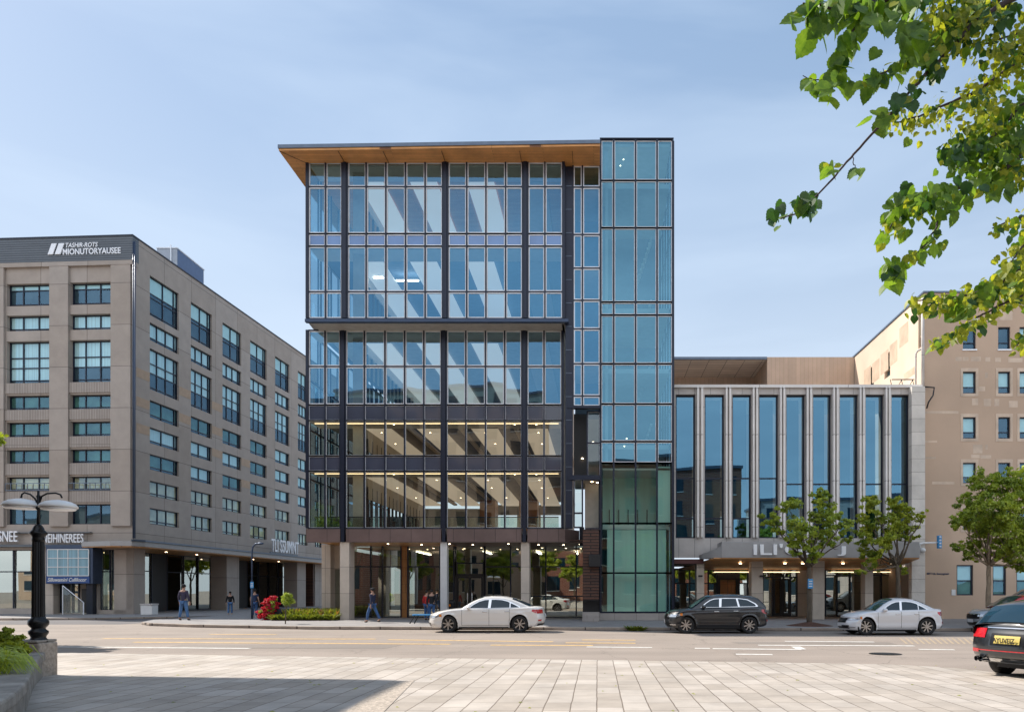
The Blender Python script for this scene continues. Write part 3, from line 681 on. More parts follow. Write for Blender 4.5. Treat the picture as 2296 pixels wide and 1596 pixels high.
def armchair(x, y, rz, lab):
    t = thing('armchair', lab, 'armchair', (x, y, zf2), rz, 'dark armchairs along the second floor glass', local=True)
    q = MB(); q.box(-.38, .38, -.36, .36, .2, .44); q.build('seat', M['furn'], t, bevel=.04)
    q = MB(); q.box(-.4, .4, .24, .40, .3, .86); q.build('backrest', M['furn'], t, bevel=.05)
    for s in (-1, 1):
        q = MB(); q.box(s * .4 - .07, s * .4 + .07, -.36, .3, .2, .62); q.build('armrest', M['furn'], t, bevel=.04)
        for k in (-1, 1):
            q = MB(); q.tube([(s * .32, k * .3, 0), (s * .32, k * .3, .2)], .02, 6); q.build('leg', M['navy'], t)
armlab = ['dark armchair at the far left end of the second floor', 'dark armchair second from the left on the second floor', 'dark armchair just right of the first heavy mullion, second floor',
          'dark armchair left of the middle of the second floor glass', 'dark armchair beside the middle mullion, second floor']
for k, u in enumerate((735, 762, 812, 880, 900)):
    armchair(WX(u, YL + 1.3), YL + 1.3, (0.2, -.3, .1, .4, -.2)[k], armlab[k])

# ground floor: columns, glazing, timber pier, entrance
zsof = zb0 + 0.01
def column(u0, u1, Y, d, m, lab=None, z1=None):
    q = MB(); q.box(WX(u0, Y), WX(u1, Y), Y, Y + d, 0.10, z1 or zsof); return q.build('column', M[m], office, label=lab, bevel=0.015)
column(762, 783, YL, 0.9, 'stonecol', 'beige granite column')
column(721, 741, YL + 2.2, 0.8, 'stonecol', 'beige granite column set further back')
column(987, 1002, YL + 0.05, 0.5, 'whitecol', 'white painted steel column')
column(1168, 1187, YL + 0.05, 0.8, 'stonecol', 'grey granite column')
iwall(WX(741, 44.5), WX(765, 44.5), 44.4, 44.55, 3.0, zsof, 'stonecol', 'wall_panel')
def gfglass(us, vs, Y, m='g_gf', **k):
    return curtain(office, PY(Y), [WX(u, Y) for u in us], [WZ(v, Y) for v in vs], M[m], name='shop_window', trimw=0.0, mw=0.07, **k)
vb, vt, vm_ = 1383.4, 1222, 1270
gfglass((788, 832, 858, 900), (vb, vm_, vt), YG)
gfglass((915, 987), (vb, vm_, vt), YG)
gfglass((1002, 1018), (vb, vm_, vt), YG)
gfglass((1088, 1145, 1170), (vb, vm_, vt), YG)
gfglass((1187, 1224, 1292, 1308), (vb, 1336, vm_, vt), YG)
gfglass((1022, 1086), (1290, 1262, vt), YG)
gfglass((741, 765), (vb, 1262), 44.5)
q = MB(); q.box(WX(899, YG), WX(914, YG), YG - .06, YG + .5, .13, zsof); q.build('timber_pier', M['orangewood'], office)
# entrance doors
q = MB(); P = PY(YG)
x0, x1, z1 = WX(1020, YG), WX(1088, YG), WZ(1292, YG)
q.fbox(P, x0, x0 + .14, .13, z1 + .9, -.12, .1); q.fbox(P, x1 - .14, x1, .13, z1 + .9, -.12, .1); q.fbox(P, x0 + .14, x1 - .14, z1, z1 + .16, -.1, .1)
dr = q.build('entrance_frame', M['dark'], office)
for s in (0, 1):
    a = x0 + .16 + s * (x1 - x0 - .32) / 2; b_ = a + (x1 - x0 - .34) / 2
    q = MB()
    for bb in ((a, a + .07, .14, z1 - .01), (b_ - .07, b_, .14, z1 - .01), (a + .07, b_ - .07, .14, .3), (a + .07, b_ - .07, z1 - .1, z1 - .01)): q.fbox(P, *bb, -.03, .03)
    d_ = q.build('door', M['dark'], office)
    q = MB(); q.quad(P(a + .07, .3, 0), P(b_ - .07, .3, 0), P(b_ - .07, z1 - .1, 0), P(a + .07, z1 - .1, 0)); q.build('pane', M['g_gf'], d_, recalc=False)
    q = MB(); hx = (b_ - .13 if s == 0 else a + .13); q.tube([(hx, YG - .08, .9), (hx, YG - .08, 1.6)], .015, 6); q.build('handle', M['chrome'], d_)
# lobby inside
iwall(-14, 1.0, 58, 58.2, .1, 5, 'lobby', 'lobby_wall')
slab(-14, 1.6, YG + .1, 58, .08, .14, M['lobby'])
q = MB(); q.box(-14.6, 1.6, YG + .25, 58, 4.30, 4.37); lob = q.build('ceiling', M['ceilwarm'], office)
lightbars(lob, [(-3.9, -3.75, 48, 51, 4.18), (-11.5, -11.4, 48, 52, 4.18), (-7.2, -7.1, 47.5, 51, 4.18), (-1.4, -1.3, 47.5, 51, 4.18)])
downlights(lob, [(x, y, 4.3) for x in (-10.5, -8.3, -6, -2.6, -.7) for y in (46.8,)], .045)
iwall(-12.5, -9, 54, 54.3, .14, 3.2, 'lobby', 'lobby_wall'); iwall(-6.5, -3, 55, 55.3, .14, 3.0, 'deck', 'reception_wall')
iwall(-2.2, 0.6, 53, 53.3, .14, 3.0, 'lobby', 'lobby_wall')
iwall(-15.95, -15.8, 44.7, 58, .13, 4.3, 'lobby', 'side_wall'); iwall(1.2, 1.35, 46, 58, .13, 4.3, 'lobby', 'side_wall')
# lit downlights in the timber soffit
q = MB()
for u in (870, 938, 1008, 1055, 1140, 1205, 1262, 1300):
    q.lathe([(.055, 0), (.055, .02)], (WX(u, 43.2), 43.2 + (u % 3) * .4, zb0 + .0), 10)
q.build('downlight', M['lamp'], office)
# link: dark metal side, recessed glazing, loggia, timber slatted wall, steps
b = MB(); b.box(xu[13] + 0.08, WX(1284, YK), YK - .1, YK + .3, WZ(1184, YK), zr - 0.07); 
b.build('dark_metal_pier', M['navy'], office)
b = MB(); b.box(xu[13] + .02, xu[13] + .09, YU + .1, YK, ZS - .2, zr - .07); b.build('side_cladding', M['navy'], office)
for k in range(15):
    z = 5.8 + k * 1.24
    q = MB(); q.box(xu[13] + .10, WX(1282, YK), YK - .125, YK - .1, z, z + .03); q.build('panel_joint', M['fascia'], office)
Pk = PY(YK); xk = [WX(u, YK) for u in (1285, 1306, 1346)]
zk = [WZ(v, YK) for v in (911, 888, 816, 738, 674, 602, 527, 421, 372)]
curtain(office, Pk, xk, zk, M['g_up'], name='link_window')
iwall(xk[0], xk[2] + .3, YK + 3.5, YK + 3.6, zk[0], zk[-1], 'iblue'); 
for z in (zk[2], zk[5], zk[7]): slab(xk[0], xk[2], YK + .15, YK + 3.5, z - .1, z, M['ceil'])
zl0, zl1 = WZ(1066, YK), WZ(911, YK)
b = MB(); b.box(xk[0] - .3, xk[2], YK - .15, YK + .2, zl1 - .12, zl1 + .02); b.build('loggia_beam', M['navy'], office); b = MB(); b.box(xk[0] - .2, xk[2], YK - .2, YK + .2, zl0 - .25, zl0); b.build('loggia_beam', M['navy'], office)
b = MB(); b.box(xk[0], xk[1] + .3, YK + 1.2, YK + 1.3, zl0, zl1 - .12); b.build('loggia_wall', M['dark'], office)
curtain(office, Pk, [xk[1] + .25, xk[2]], [zl0, WZ(988, YK), zl1 - .14], M['g_low'], name='loggia_window', trimw=.01, c=.6)
iwall(xk[1] + .25, xk[2], YK + 3, YK + 3.1, zl0, zl1, 'iwall')
b = MB(); b.lathe([(.06, 0), (.06, .03)], (xk[1] - .02, YK + 1.1, zl0 + 1.1), 8); b.lathe([(.05, 0), (.05, .03)], (xk[1] + .55, YK + 1.6, zl1 - 1.6), 8); b.build('downlight', M['lamp'], office)
zt_, zb_ = WZ(1073, YK), WZ(1182, YK)
curtain(office, Pk, [xk[0] + .05, xk[1]], [zb_, WZ(1150, YK), zt_], M['g_low'], name='loggia_window', trimw=.01)
iwall(xk[1] + .1, xk[2] + .1, YK + 1.6, YK + 1.7, zb_, zt_, 'iwall'); slab(xk[0], xk[2], YK + .1, YK + 4, zt_ - .02, zt_ + .08, M['ceilwarm'])
b = MB(); b.box(xk[1] + .15, xk[2], YK + .3, YK + 1.5, zb_ - .1, zb_); b.build('loggia_floor', M['navy'], office)
b = MB(); b.lathe([(.06, 0), (.06, .03)], (xk[1] + .5, YK + .9, zt_ - .05), 8); b.lathe([(.06, 0), (.06, .03)], (xk[1] + .8, YK + 1.2, zt_ - .05), 8); b.build('downlight', M['lamp'], office)
iwall(xk[1] + .02, WX(1343, YK), YK + .02, YK + .2, WZ(1345, YK), zb_ - .1, 'darkwood', 'timber_wall')
b = MB(); b.box(WX(1320, 40), WX(1346, 40), 39.8, 40.36, WZ(1270, 40), WZ(1243, 40)); b.build('wall_box', M['dark'], office, bevel=.02)
iwall(xk[1] + .02, WX(1343, YK), YK + .7, YK + .75, .13, WZ(1345, YK), 'dark', 'basement_door')
iwall(xk[1] + .02, WX(1340, YK), YK + .25, YK + .6, .13, WZ(1372, YK), 'base', 'planter_box')
# glass tower
xt = [WX(u, YT) for u in (1347, 1376, 1425, 1473, 1508)]
Pt = PY(YT); vt_ = (1372, 1284, 1173, 1038, 990, 906, 816, 707, 678, 512, 406, 316)
zt = [WZ(v, YT) for v in vt_]; zt[-1] += 0.02
for i in range(len(zt) - 1):
    low = i < 3
    curtain(office, Pt, xt, [zt[i], zt[i + 1]], M['g_tlow'] if low else M['g_tow'], name='tower_window', trimw=0.0 if low else 0.035, mw=0.09)
b = MB(); b.box(xt[0] - .06, xt[4] + .06, YT - .1, YT + 7, .10, zt[0] - .05); b.build('stone_base', M['base'], office)
b = MB(); b.box(xt[0] - .05, xt[4] + .05, YT - .14, YT + 7, zt[-1] + .02, zt[-1] + .07); b.build('tower_parapet', M['navy'], office)
for k, x in enumerate((xt[0], xt[4])):
    Pw = (lambda x_: (lambda a, b, c: (x_ + c, a, b)))(x)
    for i0, i1 in ((0, 3), (3, 5), (5, 8), (8, 11)):
        curtain(office, Pw, [YT + .1 + 1.7 * j for j in range(5)], [zt[i0], zt[i1]] if i1 - i0 < 2 else zt[i0:i1 + 1], M['g_tow'], name='tower_side_window', trimw=0.02)
for z in (zt[2], zt[4], zt[6], zt[8], zt[10] + .3): slab(xt[0] + .1, xt[4] - .1, YT + .9, YT + 6.9, z - .25, z, M['ceil'])
slab(xt[0] + .1, xt[4] - .1, YT + .15, YT + 6.9, zt[11] - .25, zt[11] - .1, M['ceil'])
iwall(xt[0] + .1, xt[4] - .1, YT + 6.9, YT + 7, zt[0], zt[-1], 'iblue', 'core_wall')
iwall(xt[0] + .35, xt[4] - .3, YT + .6, YT + .64, zt[0], zt[2] - .3, 'iteal', 'roller_blind')
iwall(xt[0] + .1, xt[4] - .1, YT + 3.4, YT + 3.5, zt[2], zt[3] - .3, 'iteal', 'rear_partition'); slab(xt[0] + .1, xt[4] - .1, YT + .5, YT + 3.4, zt[3] - .3, zt[3] - .2, M['ceil'], 'ceiling')
for k_ in range(6): iwall(xt[0] + .5 + k_ * .55, xt[0] + .54 + k_ * .55, YT + 3.3, YT + 3.39, zt[2], zt[2] + 1.1, 'navy', 'rail_post')
iwall(xt[3] + .1, xt[3] + .85, YT + .5, YT + .54, zt[2] + .1, zt[3] - .1, 'iteal', 'curtain')
iwall(xt[0] + .25, xt[0] + .4, YT + .4, YT + .8, zt[3], zt[-1], 'ceil', 'inner_column')
q = MB()
for (u, v) in ((1398, 358), (1391, 372), (1400, 1000), (1405, 983)): 
    q.ell(WP(u, v, YT + .5), (.035, .035, .03), 8, 4)
q.build('downlight', M['lamp'], office, smooth=True)
# stair seen through the tower
q = MB()
for k in range(5):
    z0 = zt[3] + k * 3.6
    for j in range(10):
        q.box(xt[2] + .1 + .1 * j, xt[2] + .22 + .1 * j, YT + 3 , YT + 4.2, z0 + .3 * j, z0 + .3 * j + .09)
q.build('staircase', M['ceil'], office)
# entrance steps beside the tower
st = thing('entrance_steps', 'three granite steps at the foot of the slatted timber wall', 'steps', (WX(1322, 40), 39.5, .13))
for k in range(3):
    q = MB(); q.box(WX(1306, 39.8), WX(1344, 39.8), 39.3 + k * .33, 40.36 if k else 40.36, .12 + k * .16, .28 + k * .16); q.build('tread', M['base'], st)
def text_mesh(s, size, depth=0.03, shear=0.0, bold=0.0):
    cu = bpy.data.curves.new('lettering', 'FONT'); cu.body = s; cu.size = size; cu.extrude = depth / 2; cu.shear = shear; cu.offset = bold
    cu.resolution_u = 3
    o = bpy.data.objects.new('lettering_tmp', cu); col.objects.link(o)
    dg = bpy.context.evaluated_depsgraph_get(); dg.update()
    me = bpy.data.meshes.new_from_object(o.evaluated_get(dg)); bpy.data.objects.remove(o); return me
def lettering(s, P, a, b, c, width, height, m, parent, name='lettering', depth=0.05, shear=0.0, bold=0.0):
    """text on a facade: P(a, b, c) maps along / up / in; scaled to width x height"""
    me = text_mesh(s, 1.0, 1.0, shear, bold)
    xs = [v.co.x for v in me.vertices]; ys = [v.co.y for v in me.vertices]
    x0, x1, y0, y1 = min(xs), max(xs), min(ys), max(ys)
    off = ORI.get(parent.name, Vector((0, 0, 0)))
    for v in me.vertices:
        p = Vector(P(a + (v.co.x - x0) / (x1 - x0) * width, b + (v.co.y - y0) / (y1 - y0) * height, c - (v.co.z + .5) * depth)) - off
        v.co = p
    me.materials.clear(); me.materials.append(m)
    me.name = name; o = bpy.data.objects.new(name, me); col.objects.link(o); o.parent = parent; ORI[o.name] = off
    return o
def wall(mb, P, a0, a1, b0, b1, holes, reveal=0.3, m=0, mr=None):
    As = sorted(set([a0, a1] + [h[0] for h in holes] + [h[1] for h in holes])); Bs = sorted(set([b0, b1] + [h[2] for h in holes] + [h[3] for h in holes]))
    for i in range(len(As) - 1):
        for j in range(len(Bs) - 1):
            ca, cb = (As[i] + As[i + 1]) / 2, (Bs[j] + Bs[j + 1]) / 2
            if any(h[0] < ca < h[1] and h[2] < cb < h[3] for h in holes): continue
            mb.quad(P(As[i], Bs[j], 0), P(As[i + 1], Bs[j], 0), P(As[i + 1], Bs[j + 1], 0), P(As[i], Bs[j + 1], 0), m)
    for (x0, x1, z0, z1) in holes:
        r = m if mr is None else mr
        mb.quad(P(x0, z0, 0), P(x1, z0, 0), P(x1, z0, reveal), P(x0, z0, reveal), r); mb.quad(P(x0, z1, 0), P(x1, z1, 0), P(x1, z1, reveal), P(x0, z1, reveal), r)
        mb.quad(P(x0, z0, 0), P(x0, z1, 0), P(x0, z1, reveal), P(x0, z0, reveal), r); mb.quad(P(x1, z0, 0), P(x1, z1, 0), P(x1, z1, reveal), P(x1, z0, reveal), r)
def window(root, P, a0, a1, b0, b1, c, cols, rows, gm, back, name='window', fw=0.07, frame=None, label=None, jit=0.01, bdepth=0.07):
    """frame > pane, blind ; rows: list of fractions from the bottom; back: list of materials per row (bottom first)"""
    fr = MB(); gl = MB(); bk = MB()
    zs = [b0 + (b1 - b0) * r for r in rows]; xs = [a0 + (a1 - a0) * r for r in cols]
    fr.fbox(P, a0, a0 + fw, b0, b1, c - .03, c + .09); fr.fbox(P, a1 - fw, a1, b0, b1, c - .03, c + .09)
    fr.fbox(P, a0 + fw, a1 - fw, b0, b0 + fw, c - .035, c + .09); fr.fbox(P, a0 + fw, a1 - fw, b1 - fw, b1, c - .035, c + .09)
    for x in xs[1:-1]: fr.fbox(P, x - fw / 2, x + fw / 2, b0 + fw, b1 - fw, c - .02, c + .08)
    for z in zs[1:-1]: fr.fbox(P, a0 + fw, a1 - fw, z - fw / 2, z + fw / 2, c - .015, c + .07)
    mats = []
    for j in range(len(zs) - 1):
        bm_ = back[j]
        if bm_ not in mats: mats.append(bm_)
        bk.quad(P(a0 + .02, zs[j], c + bdepth), P(a1 - .02, zs[j], c + bdepth), P(a1 - .02, zs[j + 1], c + bdepth), P(a0 + .02, zs[j + 1], c + bdepth), mats.index(bm_))
        for i in range(len(xs) - 1):
            ja, jb, jc = [random.uniform(-jit, jit) for _ in range(3)]
            gl.add([P(xs[i], zs[j], c + .03 + ja), P(xs[i + 1], zs[j], c + .03 + jb), P(xs[i + 1], zs[j + 1], c + .03 + jc), P(xs[i], zs[j + 1], c + .03 + ja + jc - jb)], [(0, 1, 2, 3)])
    f_ = fr.build(name, frame or M['navy'], root, label=label)
    gl.build('pane', gm, f_, recalc=False); bk.build('blind', [M[x] for x in mats], f_, recalc=False)
    return f_

# ---------------- hotel on the left ----------------
TH = math.atan(99.0 / 1700.0); ct, st_ = math.cos(TH), math.sin(TH)
X0, Y0 = WX(300, 53), 53.0
hotel = thing('hotel_building', 'taupe eight storey hotel with a curved entrance canopy left of the glass building', 'building', (X0, Y0, 0), -TH, local=True)
def hfx(u): k = (u - CX) / F; return (k * Y0 - X0) / (ct + k * st_)
def hfxy(u, y): k = (u - CX) / F; return (k * (Y0 + y * ct) - X0 - y * st_) / (ct + k * st_)
def hry(u): k = (u - CX) / F; return (k * Y0 - X0) / (st_ - k * ct)
def hz_front(v, u=150): x = hfx(u); return H + (CY - v) / F * (Y0 - x * st_)
def hz_right(v, u): y = hry(u); return H + (CY - v) / F * (Y0 + y * ct)
def PF(a, b, c): return (a, c, b)          # front face
def PR(a, b, c): return (-c, a, b)         # right face
HT = H + (CY - 531) / F * 53
rows = [(634, 684), (705, 740), (763, 857), (885, 917), (945, 978), (1007, 1038), (1068, 1100), (1130, 1175)]
fcols = [(-125, -27), (15, 115), (157, 252)]
zc_ = [(hz_front(b), hz_front(a)) for a, b in rows]
FY = 0.0
holes = []; ZG = hz_front(1232)
for (ua, ub) in fcols:
    a0, a1 = hfx(ua), hfx(ub)
    for (z0, z1) in zc_: holes.append((a0, a1, z0, z1))
ground_holes = [(hfx(-130), hfx(75), .5, ZG), (hfx(130), hfx(203), .2, ZG), (hfx(220), hfx(283), .4, ZG)]
mb = MB(); wall(mb, PF, -16, 0, 0.05, HT - 1.7, holes + ground_holes, 0.45)
yE = hry(800)
rrows = [(617, 706), (722, 762), (780, 872), (896, 935), (957, 993), (1017, 1052), (1077, 1111), (1138, 1174)]
rz_ = [(hz_right(b, 336), hz_right(a, 336)) for a, b in rrows]
rcols = [(336, 401), (428, 475), (499, 541), (561, 598), (617, 649), (668, 690), (706, 722), (736, 750)]
rh = []
for (ua, ub) in rcols:
    a0, a1 = hry(ua), hry(ub)
    for (z0, z1) in rz_: rh.append((a0, a1, z0, z1))
ZC = 5.1
wall(mb, PR, 0, yE, ZC - .3, HT, rh, 0.35)
mb.quad((0, 0, .05), (0, 0, ZC), (0, .7, ZC), (0, .7, .05))
mb.quad((-16, 0, HT - 1.7), (-16, 30, HT - 1.7), (-16, 30, 0), (-16, 0, 0))
hw = mb.build('wall', M['taupe'], hotel, recalc=False)
mb = MB(); mb.box(-16, -.05, .1, yE, HT - .5, HT - .3); mb.build('roof', M['fascia'], hotel)
mb = MB(); mb.box(-16.1, 0.02, -0.16, .5, HT - 1.7, HT); mb.build('sign_fascia', M['slate'], hotel)
mb = MB(); mb.box(-16.1, .06, -.2, .55, HT + .003, HT + .09); mb.box(-.5, .06, .55, yE, HT + .003, HT + .09); mb.build('parapet_cap', M['navy'], hotel)
mb = MB(); mb.box(-16.1, .04, -.22, .4, HT - 2.0, HT - 1.703); mb.build('cornice', M['taupe'], hotel)
for (ua, ub) in ((-27, 13), (115, 157), (252, 296)):
    mb = MB(); mb.box(hfx(ua), min(hfx(ub), -.02), -.2, -.003, hz_front(1180), HT - 2.003); mb.build('pilaster', M['taupe'], hotel, bevel=.015)
for j in range(2, 7):
    z1 = zc_[j][0] - .03; z0 = zc_[j + 1][1] + .12
    for (ua, ub) in fcols:
        mb = MB(); mb.box(hfx(ua) - .02, hfx(ub) + .02, -.09, -.003, z0, z1); mb.build('ribbed_spandrel', M['taupe2'], hotel)
# tan bands on the right face
for (k, j) in ((0, 2), (0, 3), (0, 4), (1, 2), (1, 3), (2, 2), (2, 3), (2, 4), (3, 4), (3, 5)):
    a0, a1 = (0.25 if k == 0 else hry(rcols[k - 1][1])) + .02, hry(rcols[k][0]) - .02
    z = rz_[j][0] + 0.2
    mb = MB(); mb.box(0.002, 0.012, a0, a1, z + .3, z + .95); mb.build('tan_band', M['tan'], hotel)
# vertical drain pipes at the corner
mb = MB()
for dx in (0.04, .16): mb.tube([(dx, -.12, 5.4), (dx, -.12, HT - .4)], .045, 8)
mb.build('drain_pipe', M['bmetal'], hotel, smooth=True)
rc = [0, .5, 1]
random.seed(21)
for ci, (ua, ub) in enumerate(fcols):
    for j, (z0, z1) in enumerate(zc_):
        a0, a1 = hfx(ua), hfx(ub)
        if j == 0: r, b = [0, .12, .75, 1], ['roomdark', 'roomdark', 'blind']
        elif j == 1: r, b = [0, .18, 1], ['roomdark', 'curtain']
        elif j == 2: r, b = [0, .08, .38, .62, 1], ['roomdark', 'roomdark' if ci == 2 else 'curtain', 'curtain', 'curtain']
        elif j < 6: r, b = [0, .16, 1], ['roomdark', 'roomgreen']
        elif j == 6: r, b = [0, .16, 1], ['roomdark', 'creamback']
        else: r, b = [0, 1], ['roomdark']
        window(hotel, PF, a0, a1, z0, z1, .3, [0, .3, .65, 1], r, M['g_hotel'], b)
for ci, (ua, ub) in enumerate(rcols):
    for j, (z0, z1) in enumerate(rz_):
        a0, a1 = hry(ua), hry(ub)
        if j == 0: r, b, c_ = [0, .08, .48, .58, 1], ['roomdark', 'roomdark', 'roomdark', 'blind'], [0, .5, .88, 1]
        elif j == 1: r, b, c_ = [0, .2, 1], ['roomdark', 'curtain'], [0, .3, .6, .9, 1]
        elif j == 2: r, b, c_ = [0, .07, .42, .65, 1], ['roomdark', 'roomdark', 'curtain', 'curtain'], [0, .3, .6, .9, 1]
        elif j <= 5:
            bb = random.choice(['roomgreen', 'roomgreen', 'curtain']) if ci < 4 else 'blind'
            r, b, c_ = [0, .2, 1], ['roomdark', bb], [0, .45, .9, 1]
        else: r, b, c_ = [0, .2, 1], ['creamback', 'creamback'], [0, .32, .62, 1]
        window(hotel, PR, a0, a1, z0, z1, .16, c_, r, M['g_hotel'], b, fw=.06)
# balcony rails on front
for ci in (1, 2):
    mb = MB(); a0, a1 = hfx(fcols[ci][0]), hfx(fcols[ci][1]); z0 = zc_[6][0]
    mb.box(a0, a1, -.14, -.1, z0 + .5, z0 + .55); mb.box(a0, a1, -.14, -.1, z0 + .02, z0 + .07)
    n = 8
    for k in range(n + 1): x = a0 + (a1 - a0) * k / n; mb.box(x - .02, x + .02, -.135, -.105, z0 + .07, z0 + .5)
    mb.build('balcony_rail', M['fascia'], hotel)
# rooftop plant room
rb = thing('rooftop_plant_room', 'boxy blue metal plant room with a thin mast on the hotel roof', 'rooftop box', (-27, 62, HT - .3))
xr0, xr1 = WX(352, 62), WX(397, 62); zt2 = WZ(557, 62)
mb = MB(); mb.box(xr0, xr1, 62, 66.2, HT - .3, zt2); mb.build('housing', M['boxpale'], rb)
mb = MB(); mb.quad((xr1 + .004, 62.05, HT - .3), (xr1 + .004, 66.15, HT - .3), (xr1 + .004, 66.15, zt2 - .04), (xr1 + .004, 62.05, zt2 - .04)); mb.build('cladding', M['boxblue'], rb, recalc=False)
mb = MB(); mb.box(xr0 - .05, xr1 + .05, 61.95, 66.3, zt2 + .002, zt2 + .08); mb.build('rim', M['trim'], rb)
mb = MB(); mb.tube([(WX(383, 61.9), 61.9, HT), (WX(383, 61.9), 61.9, zt2 + .25)], .05, 6); mb.build('mast', M['trim'], rb)
# sign on the fascia
xa, xb = hfx(145), hfx(275)
lettering("TASHIR-ROTS", PF, hfx(152), hz_front(557, 200), -.165, hfx(224) - hfx(152), .32, M['trim'], hotel, name='sign_letters', shear=.2, bold=.01)
lettering("MIONUTORYAUSEE", PF, hfx(146), hz_front(573, 200), -.165, hfx(275) - hfx(146), .42, M['trim'], hotel, name='sign_letters', bold=.015)
mb = MB()
zl_, zh_ = hz_front(574, 130), hz_front(549, 130)
for (a, b2) in ((112, 124), (128, 141)):
    x0_, x1_ = hfx(a), hfx(b2)
    mb.add([(x0_, -.17, zl_), (x1_, -.17, zl_), (x1_ + .3, -.17, zh_), (x0_ + .3, -.17, zh_), (x0_, -.25, zl_), (x1_, -.25, zl_), (x1_ + .3, -.25, zh_), (x0_ + .3, -.25, zh_)],
           [(0, 1, 2, 3), (4, 7, 6, 5), (0, 4, 5, 1), (1, 5, 6, 2), (2, 6, 7, 3), (3, 7, 4, 0)])
mb.build('slanted_emblem', M['trim'], hotel, bevel=.03)
lettering("NEIHINEREES", PF, hfx(106), hz_front(1217, 150), -.35, hfx(197) - hfx(106), .62, M['trim'], hotel, name='sign_letters', bold=.005, depth=.1)
lettering("ASNEE", PF, hfx(-6), hz_front(1215, 20), -.35, hfx(50) - hfx(-6), .75, M['trim'], hotel, name='sign_letters', bold=.005, depth=.1)
# low canopy band over the front
mb = MB(); mb.box(-16, hfx(208), -.5, -.003, hz_front(1226), hz_front(1221)); mb.box(-16, hfx(208), -.28, -.003, hz_front(1195), hz_front(1193)); mb.build('canopy_ledge', M['slate'], hotel)
# big entrance canopy wrapping the corner
za = 4.78
cp = [(hfx(206), 0.0), (hfx(206), -1.0), (-.5, -1.7), (.9, -1.5), (1.25, -.6), (1.25, yE), (-3.4, yE), (-3.4, 0.02)]
mb = MB(); mb.prism(cp, za, za + .34); mb.build('entrance_canopy', M['signgrey'], hotel, bevel=.02)
mb = MB(); mb.prism([(p[0] + (-.05 if p[0] > -1 else .03), p[1] + (.05 if p[1] < 0 else -.02)) for p in cp], za - .05, za - .004); so = mb.build('timber_soffit', M['wood'], hotel)
mb = MB(); mb.prism([(.95, -1.6), (1.33, -.7), (1.33, yE), (1.12, yE), (1.12, -.6), (.8, -1.45)], za + .344, za + .46); mb.build('gutter', M['fascia'], hotel)
mb = MB()
for y in (2, 5, 9, 13, 18, 23, 28): mb.lathe([(.08, 0), (.08, .02)], (-.9, y, za - .075), 8)
mb.build('downlight', M['lamp'], so)
# columns of the arcade
for (ua, d) in ((283, 1.25), (492, 2.0), (650, 2.0), (690, 2.0)):
    y = hry(ua + 17) if ua > 300 else 0.0
    mb = MB(); mb.box(-1.45, -.02, max(y, -.1), max(y, -.1) + d, .1, za - .052); mb.build('column', M['taupe'], hotel, bevel=.02)
# recessed ground floor glazing
yy = [0.6 + 2.1 * k for k in range(int((yE - 1) / 2.1))]
for k in range(0, len(yy) - 3, 3):
    zz = [.14, 3.3, za - .06]
    if k % 6 == 3:
        mb = MB(); mb.fbox(lambda a, b, c: (-3.3 - c, a, b), yy[k], yy[k] + 1.9, .12, za - .06, 0, .3); mb.build('dark_pier', M['dark'], hotel)
        ys_ = [yy[k] + 1.95, yy[k + 2], yy[k + 3]]
    else: ys_ = [yy[k], yy[k + 1], yy[k + 2], yy[k + 3]]
    curtain(hotel, lambda a, b, c: (-3.4 - c, a, b), ys_, zz, M['g_gf'], name='shop_window', trimw=0, mw=.08)
mb = MB(); mb.box(-9, -8.8, .6, yE, .1, za); mb.box(-15, -9, 4, 4.2, .1, za); mb.build('inner_wall', M['lobby'], hotel)
mb = MB(); mb.box(-15, -3.5, .5, yE, .08, .12); mb.build('lobby_floor', M['lobby'], hotel)
mb = MB(); mb.box(-15, -3.5, .5, yE, za, za + .1); mb.build('lobby_ceiling', M['ceilwarm'], hotel)
for (ua, ub, n) in ((-130, 75, 4), (220, 283, 3)):
    a0, a1 = hfx(ua), hfx(ub)
    curtain(hotel, PF, [a0 + (a1 - a0) * k / n for k in range(n + 1)], [.4, 3.1, ZG], M['g_gf'], name='shop_window', trimw=0, mw=.08, c=.35)
# timber wall at far end of arcade
mb = MB(); mb.box(-3.2, -.1, hry(704), hry(704) + .3, .12, za - .06); mb.build('timber_wall', M['darkwood'], hotel)
mb = MB(); mb.quad((-16, .5, 0), (-16, yE, 0), (-16, yE, HT), (-16, .5, HT)); mb.quad((-16, yE, 0), (0, yE, 0), (0, yE, HT), (-16, yE, HT)); mb.build('rear_wall', M['taupe'], hotel, recalc=False)
# projecting sign box with gridded window
sb = thing('projecting_sign_box', 'dark blue box sign with a gridded window over the hotel side entrance', 'sign', (0, 0, 0), local=True)
sb.location = hotel.location; sb.rotation_euler = hotel.rotation_euler
s0, s1 = hfxy(101, -1.0), hfxy(207, -1.0); zz0, zz1 = H + (CY - 1308) / F * 52, H + (CY - 1221) / F * 52
mb = MB(); mb.box(s0, s1, -.95, -.01, zz0, zz1); mb.build('housing', M['bmetal'], sb, bevel=.03)
mb = MB(); mb.box(s0 + .18, s1 - .25, -1.0, -.952, zz0 + .55, zz1 - .3); gw = mb.build('glazed_panel', M['gridglass'], sb)
mb = MB()
for k in range(5): x = s0 + .18 + (s1 - s0 - .43) * k / 4; mb.box(x - .025, x + .025, -1.03, -1.003, zz0 + .55, zz1 - .3)
for k in range(4): z = zz0 + .55 + (zz1 - zz0 - .85) * k / 3; mb.box(s0 + .18, s1 - .25, -1.04, -1.006, z - .025, z + .025)
mb.build('grid_bar', M['white'], gw)
mb = MB(); mb.box(s0 + .12, s1 - .2, -1.02, -.953, zz0 + .04, zz0 + .5); nb = mb.build('name_board', M['blue'], sb)
